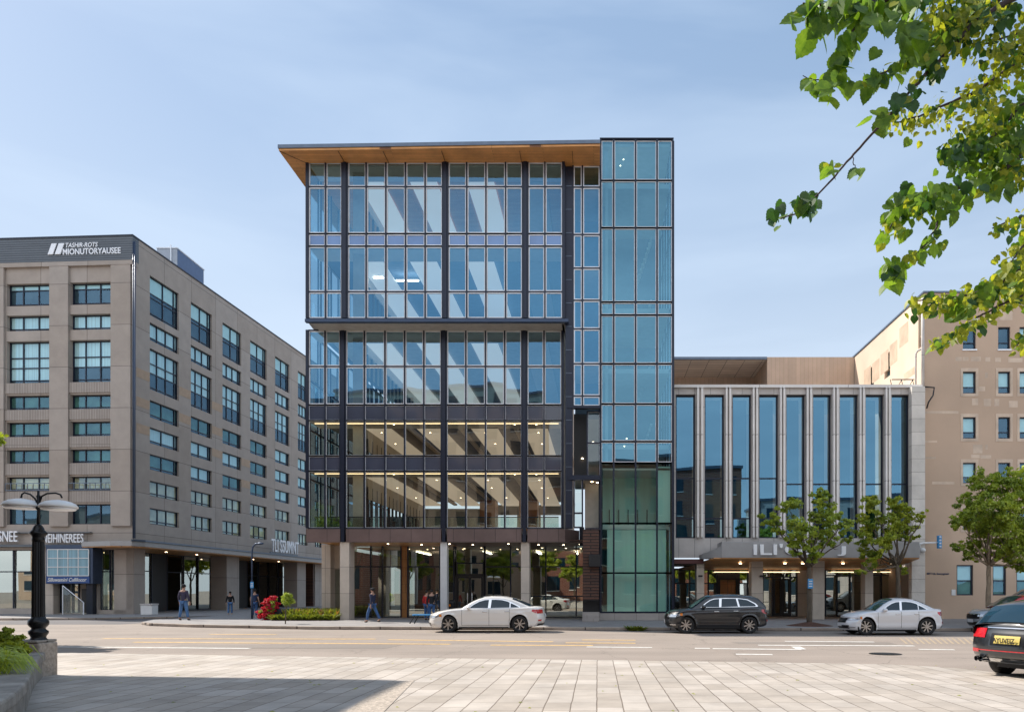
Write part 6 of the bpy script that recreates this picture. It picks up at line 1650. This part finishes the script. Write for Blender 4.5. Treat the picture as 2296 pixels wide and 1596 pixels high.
# overhanging branches in the upper right, from a tree whose trunk stands outside the view
oh = thing('overhanging_tree', 'broad leaved branches hanging into the top right of the view', 'tree', (6.6, 6.8, 0))
rnd = random.Random(77)
tw_ = MB()
TRK = [(6.6, 6.8, -.1), (6.5, 6.8, 2.4), (6.35, 6.75, 4.6), (6.1, 6.6, 6.8), (5.9, 6.5, 9.0)]
tw_.tube(wob(TRK[0], TRK[1], 3, .02, rnd)[:-1] + wob(TRK[1], TRK[2], 3, .03, rnd)[:-1] + wob(TRK[2], TRK[3], 3, .03, rnd)[:-1] + wob(TRK[3], TRK[4], 3, .03, rnd), [.30 - .018 * i for i in range(13)], 12)
LM = {'leafbig': MB(), 'leafgold': MB(), 'leafdark': MB()}
def broad_leaf(mb, p, size, nrm, dirn, rnd):
    """serrated heart-shaped leaf, folded at the midrib; p is the stalk end"""
    a = dirn.normalized(); b = nrm.cross(a).normalized(); nrm = a.cross(b)
    out_ = [(0, 0), (-.10, .16), (-.02, .34), (.12, .44), (.20, .42), (.30, .50), (.38, .45), (.50, .46), (.56, .38), (.68, .34), (.74, .25), (.86, .19), (.90, .11), (1.05, .0)]
    o = len(mb.v); mid = []; n = len(out_)
    curl = rnd.uniform(-.25, .1); fold = rnd.uniform(.05, .28)
    for (t, wdt) in out_:
        for s in (-1, 0, 1):
            tt = min(max(t, 0), 1)
            q = p + a * (t * size) + b * (s * wdt * size) + nrm * ((abs(s) * wdt * fold + curl * tt * tt * .5) * size) if s else p + a * (tt * size) + nrm * (curl * tt * tt * .5 * size)
            mb.v.append(tuple(q))
    for i in range(n - 1):
        q = o + i * 3
        mb.f.append((q, q + 1, q + 4, q + 3)); mb.m.append(0); mb.f.append((q + 1, q + 2, q + 5, q + 4)); mb.m.append(0)
def hang(u, v, Y, n, spread, kind, s0=.10, s1=.16):
    for k in range(max(1, int(n * (1.6 if n > 12 else 1) * (1.35 if kind == 'leafgold' else 1.0)))):
        du, dv = rnd.gauss(0, 1) * spread * .5, rnd.gauss(0, 1) * spread * .42
        y = Y + rnd.uniform(-.25, .25); p = WP(u + du, v + dv, y)
        d = Vector((rnd.uniform(-.8, .5), rnd.uniform(-.5, .5), rnd.uniform(-1.2, -.15)))
        nm = Vector((rnd.uniform(-.6, .6), rnd.uniform(-1, -.1), rnd.uniform(-.2, .9))).normalized()
        kk = kind if rnd.random() < .72 else rnd.choice(['leafbig', 'leafgold', 'leafdark'])
        s = rnd.uniform(s0, s1) * (.62 if kk == 'leafgold' else (.8 if u > 2000 else 1)) * rnd.uniform(.7, 1.1)
        broad_leaf(LM[kk], p, s, nm, d, rnd)
def branch(pts, Y0_, Y1_, r0, r1, dens=0, spread=30, kind='leafbig', s0=.09, s1=.15, start=0.0):
    n = len(pts); P3 = []
    for i, (u, v) in enumerate(pts):
        Y = Y0_ + (Y1_ - Y0_) * i / (n - 1); P3.append(WP(u, v, Y))
    if pts[0][0] > 2250 or pts[0][1] < -20:      # limb that carries the branch back to the trunk
        z = max(2.6, P3[0].z - 1.0) if pts[0][1] > -20 else 8.4; t_ = next((i for i in range(1, 4) if TRK[i + 1][2] > z), 3)
        a_, b_ = Vector(TRK[t_]), Vector(TRK[t_ + 1]); q_ = a_.lerp(b_, min(1, (z - a_.z) / (b_.z - a_.z)))
        limb = wob(q_, P3[0], 7, .09, rnd); tw_.tube(limb, [max(r0 * 1.35, .06 - .005 * j + r0 * .3) if j < 7 else r0 * 1.35 for j in range(8)], 8)
        LIMBS.append(limb)
    fine = []
    for i in range(n - 1):
        for k in range(4): fine.append(P3[i].lerp(P3[i + 1], k / 4) + (Vector((rnd.uniform(-1, 1), rnd.uniform(-1, 1), rnd.uniform(-1, 1))) * .008 if k else Vector((0, 0, 0))))
    fine.append(P3[-1])
    r0, r1 = r0 * 1.35, r1 * 1.5
    tw_.tube(fine, [r0 + (r1 - r0) * i / (len(fine) - 1) for i in range(len(fine))], 6)
    tot = sum(math.hypot(b[0] - a[0], b[1] - a[1]) for a, b in zip(pts, pts[1:])); cnt = int(tot * dens / 6.5)
    for k in range(cnt):
        t = start + (1 - start) * (k + rnd.random()) / max(cnt, 1); q = t * (n - 1); i = min(int(q), n - 2); f_ = q - i
        u = pts[i][0] + (pts[i + 1][0] - pts[i][0]) * f_; v = pts[i][1] + (pts[i + 1][1] - pts[i][1]) * f_
        hang(u, v + 6, Y0_ + (Y1_ - Y0_) * t, 1, spread, kind, s0, s1)
LIMBS = []
# upper left sprays
branch([(2160, -60), (2050, -20), (1960, 5), (1880, 20), (1800, 8)], 6.0, 5.8, .02, .004, 2.4, 34, 'leafbig', .11, .2)
branch([(1960, 0), (1925, 50), (1900, 90), (1885, 130), (1880, 160)], 5.8, 5.7, .008, .003, 1.2, 26, 'leafbig', .1, .17)
hang(1838, 62, 5.8, 8, 34, 'leafbig', .11, .17); hang(2040, 60, 5.7, 14, 60, 'leafbig', .13, .22); hang(1985, 40, 5.7, 10, 50, 'leafbig', .12, .2)
branch([(1885, 150), (1862, 175), (1825, 180), (1800, 170)], 5.7, 5.7, .004, .002, 1.6, 14, 'leafbig', .07, .12)
hang(1870, 205, 5.7, 7, 24, 'leafbig', .11, .16)
branch([(2120, 70), (2050, 120), (1990, 160), (1940, 180)], 6.0, 5.7, .01, .003, 2.6, 24, 'leafbig', .08, .13)
branch([(2280, -30), (2180, 40), (2120, 80), (2050, 120)], 6.4, 6.0, .016, .008, 3.8, 60, 'leafgold', .08, .14)
hang(2170, 30, 6.1, 60, 70, 'leafgold', .08, .14); hang(2110, 40, 6.0, 34, 60, 'leafgold', .08, .14); hang(2230, 20, 6.2, 34, 60, 'leafdark', .08, .13)
branch([(2330, -30), (2256, 5), (2180, 55), (2120, 120), (2065, 180), (2035, 212), (2010, 240)], 6.2, 5.7, .020, .004, .5, 22, 'leafdark', .07, .11)
hang(2140, 80, 6.0, 24, 40, 'leafdark', .08, .12); hang(2095, 150, 6.0, 16, 26, 'leafdark', .07, .11); hang(2250, 45, 6.0, 16, 26, 'leafdark', .08, .11)
hang(2022, 222, 5.7, 14, 24, 'leafdark', .09, .13); hang(1970, 270, 5.7, 9, 34, 'leafbig', .11, .17)
branch([(2010, 245), (1965, 290), (1915, 345), (1880, 385), (1835, 435), (1790, 478), (1750, 490)], 5.7, 5.6, .008, .003)
branch([(1912, 345), (1914, 370), (1925, 385)], 5.7, 5.7, .003, .002)
hang(1860, 375, 5.7, 7, 24, 'leafbig', .09, .14); hang(1925, 380, 5.7, 4, 16, 'leafbig', .09, .13)
hang(1812, 455, 5.6, 18, 30, 'leafdark', .08, .12); hang(1752, 488, 5.6, 10, 26, 'leafdark', .07, .11)
# golden strip
branch([(2340, 90), (2240, 170), (2190, 205), (2120, 235), (2060, 262), (2005, 275)], 6.3, 5.9, .012, .003, 5.4, 34, 'leafgold', .06, .1)
branch([(2340, 60), (2270, 80), (2200, 100), (2170, 95)], 6.3, 6.1, .008, .003, 4.0, 36, 'leafgold', .06, .1)
hang(2260, 130, 6.2, 60, 60, 'leafgold', .06, .11); hang(2210, 230, 6.0, 50, 50, 'leafgold', .06, .1); hang(2170, 290, 6.0, 24, 40, 'leafgold', .06, .1)
hang(2230, 280, 6.0, 24, 44, 'leafgold', .06, .1)
# right hand masses
branch([(2340, 200), (2296, 235), (2250, 275), (2215, 320), (2170, 350), (2130, 350)], 6.4, 5.9, .018, .004, 5.0, 44, 'leafbig', .07, .12)
hang(2155, 335, 5.9, 34, 42, 'leafdark', .07, .12); hang(2225, 345, 6.1, 60, 60, 'leafbig', .07, .12); hang(2275, 310, 6.2, 50, 50, 'leafbig', .07, .12); hang(2280, 380, 6.1, 44, 56, 'leafgold', .07, .11)
branch([(2320, 330), (2250, 380), (2190, 410), (2130, 430), (2060, 445), (2020, 465), (1995, 512)], 6.2, 5.7, .014, .003, 3.2, 34, 'leafbig', .08, .13)
hang(2045, 450, 5.7, 26, 42, 'leafbig', .09, .15); hang(2120, 440, 5.8, 26, 44, 'leafbig', .09, .15); hang(2005, 505, 5.7, 10, 22, 'leafgold', .08, .11); hang(2235, 415, 5.9, 20, 40, 'leafbig', .09, .14)
branch([(2112, 468), (2100, 510), (2080, 545), (2045, 580), (2005, 600), (1985, 625)], 5.8, 5.6, .006, .003, 1.0, 18, 'leafbig', .08, .12)
hang(2095, 548, 5.7, 8, 22, 'leafbig', .1, .15); hang(2048, 572, 5.7, 8, 22, 'leafbig', .1, .16); hang(2000, 602, 5.7, 18, 26, 'leafbig', .08, .12)
branch([(2340, 470), (2280, 490), (2225, 512)], 6.2, 6.0, .008, .003, 3.6, 22, 'leafgold', .06, .1)
branch([(2340, 520), (2290, 555), (2255, 600)], 6.1, 5.9, .008, .003, 4.2, 40, 'leafgold', .07, .11)
branch([(2340, 560), (2290, 600), (2240, 640), (2180, 660), (2110, 672), (2045, 675)], 6.2, 5.7, .012, .003, 4.4, 30, 'leafgold', .07, .12)
hang(2270, 640, 6.0, 40, 50, 'leafgold', .08, .13); hang(2150, 680, 5.8, 16, 34, 'leafbig', .09, .13); hang(2215, 650, 5.9, 22, 30, 'leafbig', .09, .13)
branch([(2300, 660), (2230, 690), (2180, 720), (2140, 745), (2090, 768)], 6.0, 5.7, .007, .002, 4.0, 20, 'leafgold', .06, .1)
branch([(2340, 700), (2300, 745), (2280, 775)], 6.0, 5.9, .006, .003, 4.0, 20, 'leafgold', .06, .1)
hang(2350, 300, 6.4, 120, 120, 'leafbig', .08, .14); hang(2380, 80, 6.4, 120, 120, 'leafgold', .08, .14); hang(2380, 560, 6.3, 100, 110, 'leafbig', .08, .14)
for limb in LIMBS:                            # leafy side twigs on the limbs, beyond the edge of the view
    for j in range(2, 8):
        for k in range(26):
            c_ = limb[j] + Vector((rnd.gauss(.25, .25), rnd.gauss(0, .3), rnd.gauss(.05, .2)))
            if (c_.x / c_.y) * F + CX < 2290: continue
            broad_leaf(LM[rnd.choice(['leafbig', 'leafgold', 'leafdark'])], c_, rnd.uniform(.06, .11), Vector((rnd.uniform(-.6, .6), rnd.uniform(-1, -.1), rnd.uniform(-.2, .9))).normalized(), Vector((rnd.uniform(-.8, .5), rnd.uniform(-.5, .5), rnd.uniform(-1.2, -.15))), rnd)
tw_.build('branches', M['twig'], oh, smooth=True)
nm_ = {'leafbig': 'green_leaves', 'leafgold': 'yellow_leaves', 'leafdark': 'dark_leaves'}
for kk, mb in LM.items(): o = mb.build('foliage', M[kk], oh, recalc=False, label={'leafbig': 'mid green leaves', 'leafgold': 'yellow green leaves', 'leafdark': 'dark green leaves'}[kk])

# ground plants between hotel and office building
def tuft(name, label, cat, x0, x1, y0, y1, z, hgt, n, m, seed, m2=None):
    rnd = random.Random(seed); mb = MB()
    for k in range(n):
        x, y = rnd.uniform(x0, x1), rnd.uniform(y0, y1); h_ = hgt * rnd.uniform(.5, 1.1); a = rnd.uniform(0, 6.28); s = .045
        lx, ly = rnd.uniform(-.18, .18), rnd.uniform(-.18, .18)
        b = Vector((math.cos(a), math.sin(a), 0)) * s; p = Vector((x, y, z)); q = p + Vector((lx, ly, h_ * .6)); r_ = p + Vector((lx * 2.2, ly * 2.2, h_))
        mb.add([p - b, p + b, q + b * 1.4, q - b * 1.4, r_], [(0, 1, 2, 3), (3, 2, 4)], 1 if (m2 and rnd.random() < .22 and h_ > hgt * .75) else 0)
    o = mb.build(name, [M[m]] + ([M[m2]] if m2 else []), None, recalc=False); tag(o, label, cat, kind='stuff'); return o
xa_, xb_ = WX(640, 41.6), WX(760, 41.6)
tuft('ground_cover', 'yellow green ground cover bed with rusty seed heads beside the granite column', 'plants', xa_, xb_, 41.2, 44.2, .13, .62, 2600, 'hedge', 4, 'rust')
tuft('ground_cover', 'low bright green border in front of the planting bed', 'plants', xa_ - .3, xb_, 40.6, 41.3, .13, .34, 1500, 'hedge', 5)
bd = MB(); bd.box(xa_ - .3, xb_, 40.5, 44.3, .10, .16); structure(bd.build('soil', M['soil']))
# topiary ball on a stem
tp = GP(640, 1398, .13)
t = thing('topiary_tree', 'small round clipped topiary tree on a thin stem at the kerb', 'tree', (tp.x, tp.y, .13))
mb = MB(); mb.tube(wob((tp.x, tp.y, .1), (tp.x + .03, tp.y, 1.3), 4, .01, random.Random(1)), .03, 8); mb.build('trunk', M['bark'], t, smooth=True)
leaf_cloud('crown', [(tp.x + .06, tp.y, WZ(1343, tp.y), .31)], 30000, .032, M['leaf1'], t, 3, clump=.42, flat=.9)
# pot with red flowers
fp = (WX(632, 42), 42.0, .13)
t = thing('flower_pot', 'round dark green pot beside the red flowers', 'pot', fp)
mb = MB(); mb.lathe([(.3, 0), (.42, .1), (.52, .4), (.56, .62), (.5, .63), (.46, .55)], fp, 20); mb.build('pot', M['panelgrey'] if False else M['g'] if 'g' in M else M['furn'], t, smooth=True)
fb = (WX(606, 41.4), 41.4, .13)
t = thing('red_flowering_bush', 'bush covered in bright red blossoms beside the dark pot', 'bush', fb)
mb = MB()
for k in range(7): mb.tube([(fb[0], fb[1], .1), (fb[0] + random.uniform(-.4, .4), fb[1] + random.uniform(-.3, .3), random.uniform(.6, 1.3))], .015, 5)
mb.build('stems', M['bark'], t)
leaf_cloud('foliage', [(fb[0] - .25, fb[1], .45, .38), (fb[0] + .1, fb[1], 1.0, .4)], 5000, .05, M['leaf1'], t, 8)
leaf_cloud('blossoms', [(fb[0] - .28, fb[1] - .05, .48, .42), (fb[0] + .08, fb[1] - .05, 1.08, .42), (fb[0] + .3, fb[1], .8, .25)], 11000, .05, M['flower'], t, 9)
# weeds by the kerb
tuft('weeds', 'small weeds growing at the kerb between the white sedan and the crossover', 'weeds', WX(1412, 32.4), WX(1440, 32.4), 32.2, 32.6, 0.0, .22, 90, 'hedge', 14)

# ---------------- street furniture ----------------
# cast-iron lamp post on its pedestal
LY = 14.63
lx = WX(86, LY)
ped = thing('lamp_pedestal', 'square rough granite pedestal under the black lamp post', 'pedestal', (lx, LY, .035))
mb = MB(); mb.box(-11.12, -10.59, 14.38, 14.88, .0, WZ(1441, 14.4)); mb.build('block', M['granitec'], ped, bevel=.025)
mb = MB(); z = WZ(1441, 14.4); mb.prism([(-11.14, 14.36), (-10.62, 14.36), (-10.62, 14.9), (-11.14, 14.9)], z + .003, z + .05); mb.build('cap', M['granite'], ped, bevel=.015)
zb = z + .05
lamp = thing('street_lamp', 'black fluted cast iron lamp post with two white shades', 'street lamp', (lx, LY, zb))
s = LY / F
def zz(v): return WZ(v, LY)
prof = [(24, 1440), (24, 1436), (20, 1432), (17, 1428), (19, 1424), (23, 1419), (23, 1414), (17, 1410), (16, 1407), (20, 1404), (24, 1399), (24, 1392), (21, 1388), (17, 1385), (16, 1382)]
mb = MB(); mb.lathe([(r_ * s * .84, zz(v) - zb - .0) for r_, v in prof], (lx, LY, zb), 32); mb.build('base', M['black'], lamp, smooth=True)
mb = MB(); n = 36; o = 0
rings = [(1383, 13.0), (1300, 12.4), (1213, 11.6)]
for (v, r_) in rings:
    for k in range(n): a = 2 * PI * k / n; rr = r_ * s * (1.0 if k % 2 else .90); mb.v.append((lx + rr * math.cos(a), LY + rr * math.sin(a), zz(v)))
for i in range(2):
    for k in range(n): a = i * n + k; b = i * n + (k + 1) % n; mb.f.append((a, b, b + n, a + n)); mb.m.append(0)
mb.build('fluted_shaft', M['black'], lamp)
prof = [(15, 1214), (15, 1208), (14, 1204), (17, 1200), (21, 1196), (19, 1192), (14, 1188), (13, 1184), (9, 1178), (5, 1174)]
mb = MB(); mb.lathe([(r_ * s * .84, zz(v) - zb) for r_, v in prof], (lx, LY, zb), 32); mb.build('capital', M['black'], lamp, smooth=True)
mb = MB(); mb.tube([(lx, LY, zz(1176)), (lx, LY, zz(1140)), (lx, LY, zz(1100))], [.030, .024, .022], 10); mb.lathe([(.04, 0), (.05, .03), (.03, .06)], (lx, LY, zz(1142)), 12)
def PX(u, v): return (WX(u, LY), LY, zz(v))
mb.tube([PX(85, 1130), PX(79, 1118), PX(68, 1108), PX(55, 1104), PX(49, 1108), PX(47, 1116)], .017, 8); mb.tube([PX(87, 1130), PX(94, 1112), PX(106, 1106), PX(125, 1105), PX(136, 1109), PX(139, 1116)], .017, 8)
mb.tube([PX(85, 1122), PX(82, 1112), PX(86, 1107), PX(90, 1112), PX(87, 1122)], .010, 6)
mb.build('scroll_arm', M['black'], lamp, smooth=True)
for (u, v) in ((49, 1119), (131, 1122)):
    mb = MB(); c = PX(u, v); mb.lathe([(.32, -.14), (.325, -.11), (.29, -.065), (.22, -.025), (.12, .0), (.04, .012)], c, 28); hd_ = mb.build('lamp_shade', M['white'], lamp, smooth=True)
    mb = MB(); mb.lathe([(.28, -.18), (.30, -.145)], c, 28); mb.build('lens', M['trim'], hd_, smooth=True)
# curved planter wall
pw = thing('planter_wall', 'curved weathered granite planter wall at the lower left corner', 'wall', (WX(40, 12), 12, .035))
inner_ = [GP(101, 1516, .04), GP(99, 1545, .04), GP(86, 1596, .04), GP(60, 1660, .04)]
rim = [(-10.95, 14.9), (-10.45, 13.9), (-9.95, 12.5), (-9.55, 11.2), (-9.3, 9.8), (-9.2, 8.4), (-9.4, 7.0)]
rim = [(-10.50, 14.34), (-9.98, 13.5), (-9.35, 12.55), (-8.68, 11.6), (-8.05, 10.7), (-7.35, 9.7), (-6.65, 8.6), (-6.05, 7.5), (-5.6, 6.4), (-5.3, 5.2)]
th_ = .46; zw = .52
blocks = []
for i in range(len(rim) - 1):
    a, b = Vector((*rim[i], 0)), Vector((*rim[i + 1], 0)); d = (b - a).normalized(); nn = Vector((d.y, -d.x, 0))
    if nn.x > 0: nn = -nn
    e0 = a + d * .006; e1 = b - d * .006
    mb = MB(); i0, i1 = e0 + nn * th_, e1 + nn * th_
    mb.prism([(e0.x, e0.y), (e1.x, e1.y), (i1.x, i1.y), (i0.x, i0.y)], .0, zw - .17); mb.build('wall_block', M['granite'], pw, bevel=.012)
    o0, o1 = e0 - nn * .05, e1 - nn * .05
    mb = MB(); mb.prism([(o0.x, o0.y), (o1.x, o1.y), (i1.x, i1.y), (i0.x, i0.y)], zw - .165, zw); mb.build('coping_stone', M['granite'], pw, bevel=.035)
# soil and plants inside
sp_ = MB(); sp_.prism([(p[0] - .42, p[1]) for p in rim] + [(-30, 5.2), (-30, 14.8), (-11.15, 14.8)], .0, .40); structure(sp_.build('soil', M['soil']))
pb = (WX(8, 12.6), 12.6, .5)
t = thing('planter_shrub', 'leafy green shrub with a tall sprig in the lower left planter', 'shrub', pb)
mb = MB()
for k in range(6): mb.tube(wob((pb[0], pb[1], .45), (pb[0] + random.uniform(-.4, .3), pb[1] + random.uniform(-.3, .3), random.uniform(.7, .95)), 3, .03, random.Random(k)), .008, 5)
mb.tube([(WX(15, 12.4), 12.4, .6), WP(20, 1408, 12.4)], .006, 5)
mb.build('stems', M['bark'], t)
bl = [(WX(u, 12.4) , 12.4, WZ(v, 12.4), r_ * 12.4 / F) for u, v, r_ in ((20, 1412, 9), (15, 1430, 18), (34, 1436, 17), (5, 1446, 27), (48, 1448, 14), (-12, 1435, 30), (30, 1458, 22), (60, 1455, 10))]
leaf_cloud('foliage', bl, 40000, .034, M['leaf2'], t, 18, clump=.5)
t2 = thing('grass_clump', 'arching long bladed grass clump spilling over the planter wall', 'grass clump', (WX(5, 12), 12, .5))
mb = MB(); rnd = random.Random(5)
for k in range(420):
    y = 12 + rnd.uniform(-1.6, .9); x = WX(rnd.uniform(-90, 12), y) ; a = rnd.uniform(-.6, 1.2); L_ = rnd.uniform(.35, .7); d = Vector((math.cos(a), -abs(math.sin(a)) * .6, 0))
    p0 = Vector((x, y, .40)); p1 = p0 + d * L_ * .3 + Vector((0, 0, L_ * .6)); p2 = p0 + d * L_ * .75 + Vector((0, 0, L_ * .55)); p3 = p0 + d * L_ * 1.05 + Vector((0, 0, L_ * .2)); b = Vector((-d.y, d.x, 0)) * .012
    mb.add([p0 - b, p0 + b, p1 + b, p1 - b, p2 + b, p2 - b, p3], [(0, 1, 2, 3), (3, 2, 4, 5), (5, 4, 6)])
mb.build('blades', M['leaf1'], t2, recalc=False)
# gooseneck pole with a small blue sign
PYy = 43.5
t = thing('sign_pole', 'dark gooseneck pole with a small blue sign in front of the hotel canopy', 'pole', (WX(565, PYy), PYy, .13))
mb = MB(); mb.tube([(WX(565, PYy), PYy, .1), WP(565, 1300, PYy)], .06, 8); mb.tube([WP(565, 1300, PYy), WP(565, 1238, PYy), WP(567, 1226, PYy), WP(573, 1219, PYy), WP(582, 1217, PYy)], .05, 8); mb.ell(WP(584, 1218, PYy), (.2, .1, .07), 10, 6); mb.build('pole', M['bmetal'], t, smooth=True)
def blue_sign(u, v, Y, w_, h_, parent, nm='sign_plate'):
    mb = MB(); c = WP(u, v, Y); mb.box(c.x - w_ / 2, c.x + w_ / 2, c.y - .02, c.y + .01, c.z - h_ / 2, c.z + h_ / 2); o = mb.build(nm, M['skyblue'], parent, bevel=.01)
    mb = MB()
    for k in (-1, 0, 1): mb.box(c.x - w_ * .32, c.x + w_ * .32, c.y - .028, c.y - .021, c.z + k * h_ * .25 - h_ * .05, c.z + k * h_ * .25 + h_ * .05)
    mb.build('sign_marking', M['white'], o)
blue_sign(565, 1311, PYy - .09, .20, .36, t)
ts = thing('tree_sign', 'blue sign strapped to the trunk of the street maple', 'sign', (T1.x, T1.y - .16, 1.9))
blue_sign(1817, 1308, T1.y - .17, .24, .44, ts)
# bench by the white sedan
by_ = 36.9; bx0, bx1 = WX(926, by_), WX(957, by_)
t = thing('bench', 'blue seated bench with black splayed legs just left of the white sedan', 'bench', ((bx0 + bx1) / 2, by_, .13))
mb = MB(); mb.box(bx0, bx1 + .45, by_ - .2, by_ + .22, .52, .58); mb.build('seat', M['skyblue'], t, bevel=.01)
for (xa2, xb2) in ((bx0 - .12, bx0 + .12), (bx0 + .10, bx0 + .30), (bx1 + .3, bx1 + .12)):
    mb = MB(); mb.tube([(xa2, by_ - .15, .13), (xb2, by_ - .1, .52)], .03, 6); mb.build('leg', M['black'], t)
mb = MB(); mb.tube([(bx1 + .42, by_ + .18, .13), (bx1 + .42, by_ + .2, 1.1)], .035, 6); mb.tube([(bx1 + .42, by_ + .2, 1.05), (bx1 + .1, by_ + .2, 1.1)], .025, 6); mb.build('armrest', M['black'], t)
# litter post with orange sticker by the entrance
t = thing('litter_bin', 'black litter bin with an orange sticker beside the office entrance', 'bin', (WX(1110 - 96, 43), 43, .13))
mb = MB(); xx = WX(1013, 43); mb.lathe([(.2, 0), (.22, .9), (.23, .95), (.12, 1.08)], (xx, 43, .13), 16); mb.build('body', M['dark'], t, smooth=True)
mb = MB(); mb.box(xx - .12, xx - .02, 42.76, 42.79, .85, .97); mb.build('sticker', M['amber'], t)
# a few fallen leaves on the plaza
fl = MB(); rnd = random.Random(61)
for k in range(70):
    y = rnd.uniform(9.5, 17.5); x = rnd.uniform(-.72 * y, .5 * y); a = rnd.uniform(0, 6.28); s = rnd.uniform(.018, .045); c_, s_ = math.cos(a) * s, math.sin(a) * s
    fl.add([(x - c_, y - s_, .04), (x + s_ * .5, y - c_ * .5, .05), (x + c_, y + s_, .042), (x - s_ * .5, y + c_ * .5, .048)], [(0, 1, 2, 3)])
tag(fl.build('fallen_leaves', [M['leafgold']], None, recalc=False), 'small dry leaves scattered over the plaza paving', 'leaves', kind='stuff')
# manhole cover
mc = GP(1985, 1465.5, 0)
mb = MB(); mb.lathe([(.42, 0), (.42, .008)], (mc.x, mc.y, .004), 28); mb.lathe([(.36, 0), (.36, .004)], (mc.x, mc.y, .0125), 28); tag(mb.build('manhole_cover', M['grille'], None), 'dark iron manhole cover in the near traffic lane', 'manhole cover')

# ---------------- buildings on the near side of the street, outside the view ----------------
def block(label, x0, x1, y0, y1, h_, wm, nx, nz, seed, face='y1', wf=.55, overhang=None):
    t = thing('street_building', label, 'building', ((x0 + x1) / 2, (y0 + y1) / 2, 0))
    mb = MB(); mb.box(x0, x1, y0, y1, 0, h_); mb.build('wall', M[wm], t)
    mb = MB(); mb.box(x0 - .2, x1 + .2, y0 - .2, y1 + .2, h_ + .003, h_ + .4); mb.build('roof', M['fascia'], t)
    dx = (x1 - x0) / nx; dz = (h_ - 1.5) / nz; gl = MB(); fr = MB()
    for i in range(nx):
        for j in range(nz):
            a = x0 + dx * (i + .5 - wf / 2); b = a + dx * wf; z0 = 1.2 + dz * (j + .15); z1 = z0 + dz * .6
            gl.quad((a, y1 + .03, z0), (b, y1 + .03, z0), (b, y1 + .03, z1), (a, y1 + .03, z1))
            fr.box(a - .08, b + .08, y1 + .002, y1 + .05, z0 - .14, z0 - .02)
    gl.build('windows', M['cglass'], t, recalc=False); fr.build('window_sills', M['finstone'], t)
    return t
M['redbrick'] = joint_mat('red brick', (0.26, 0.085, 0.05), (0.30, 0.25, 0.21), 0.6, 0.2, 0.02, rough=0.9, c2=(0.20, 0.06, 0.04))
block('red brick block mirrored in the tall dark windows', -7.7, 20, -34, -20, 19, 'redbrick', 8, 5, 1)
block('beige office block mirrored in the glass facade', -38, -8, -40, -24, 30, 'stucco', 9, 9, 2)
block('sand coloured block far to the left mirrored in the hotel shop windows', -110, -62, -34, -18, 16, 'stucco', 9, 5, 4)
block('pale stone block mirrored at the right of the facades', 24, 52, -38, -22, 15, 'panelgrey', 8, 4, 3)
# unseen building left of the plaza, roof shaped to cast the lower left shadow
hR = 17.5
ox = hR / math.tan(SUN_EL) * math.sin(SUN_AZ); oy = hR / math.tan(SUN_EL) * math.cos(SUN_AZ)
t = thing('shade_building', 'unseen brick building left of the plaza, roof shaped to shade the lower left corner', 'building', (-26, 6, 0))
ex, ey = -3.4 - ox, 13.75 + oy
mb = MB(); mb.prism([(ex, -20), (ex, ey - .0), (-40, ey + 2.6), (-40, -20)], hR - .5, hR); mb.build('roof', M['fascia'], t)
mb = MB(); mb.box(-40, -24, -20, 13.4, 0, hR - .505); mb.build('wall', M['redbrick'], t)
mb = MB()
for i in range(5):
    for j in range(4): mb.quad((-23.97, -17 + i * 5, 2 + j * 4), (-23.97, -14.5 + i * 5, 2 + j * 4), (-23.97, -14.5 + i * 5, 4.4 + j * 4), (-23.97, -17 + i * 5, 4.4 + j * 4)); mb.quad((-38 + i * 3, 13.43, 2 + j * 4), (-36.3 + i * 3, 13.43, 2 + j * 4), (-36.3 + i * 3, 13.43, 4.4 + j * 4), (-38 + i * 3, 13.43, 4.4 + j * 4))
mb.build('windows', M['cglass'], t, recalc=False)
for yy_ in (12.6, 4.0): mb = MB(); mb.box(-21.3, -20.8, yy_ - .25, yy_ + .25, 0, hR - .505); mb.build('column', M['panelgrey'], t)
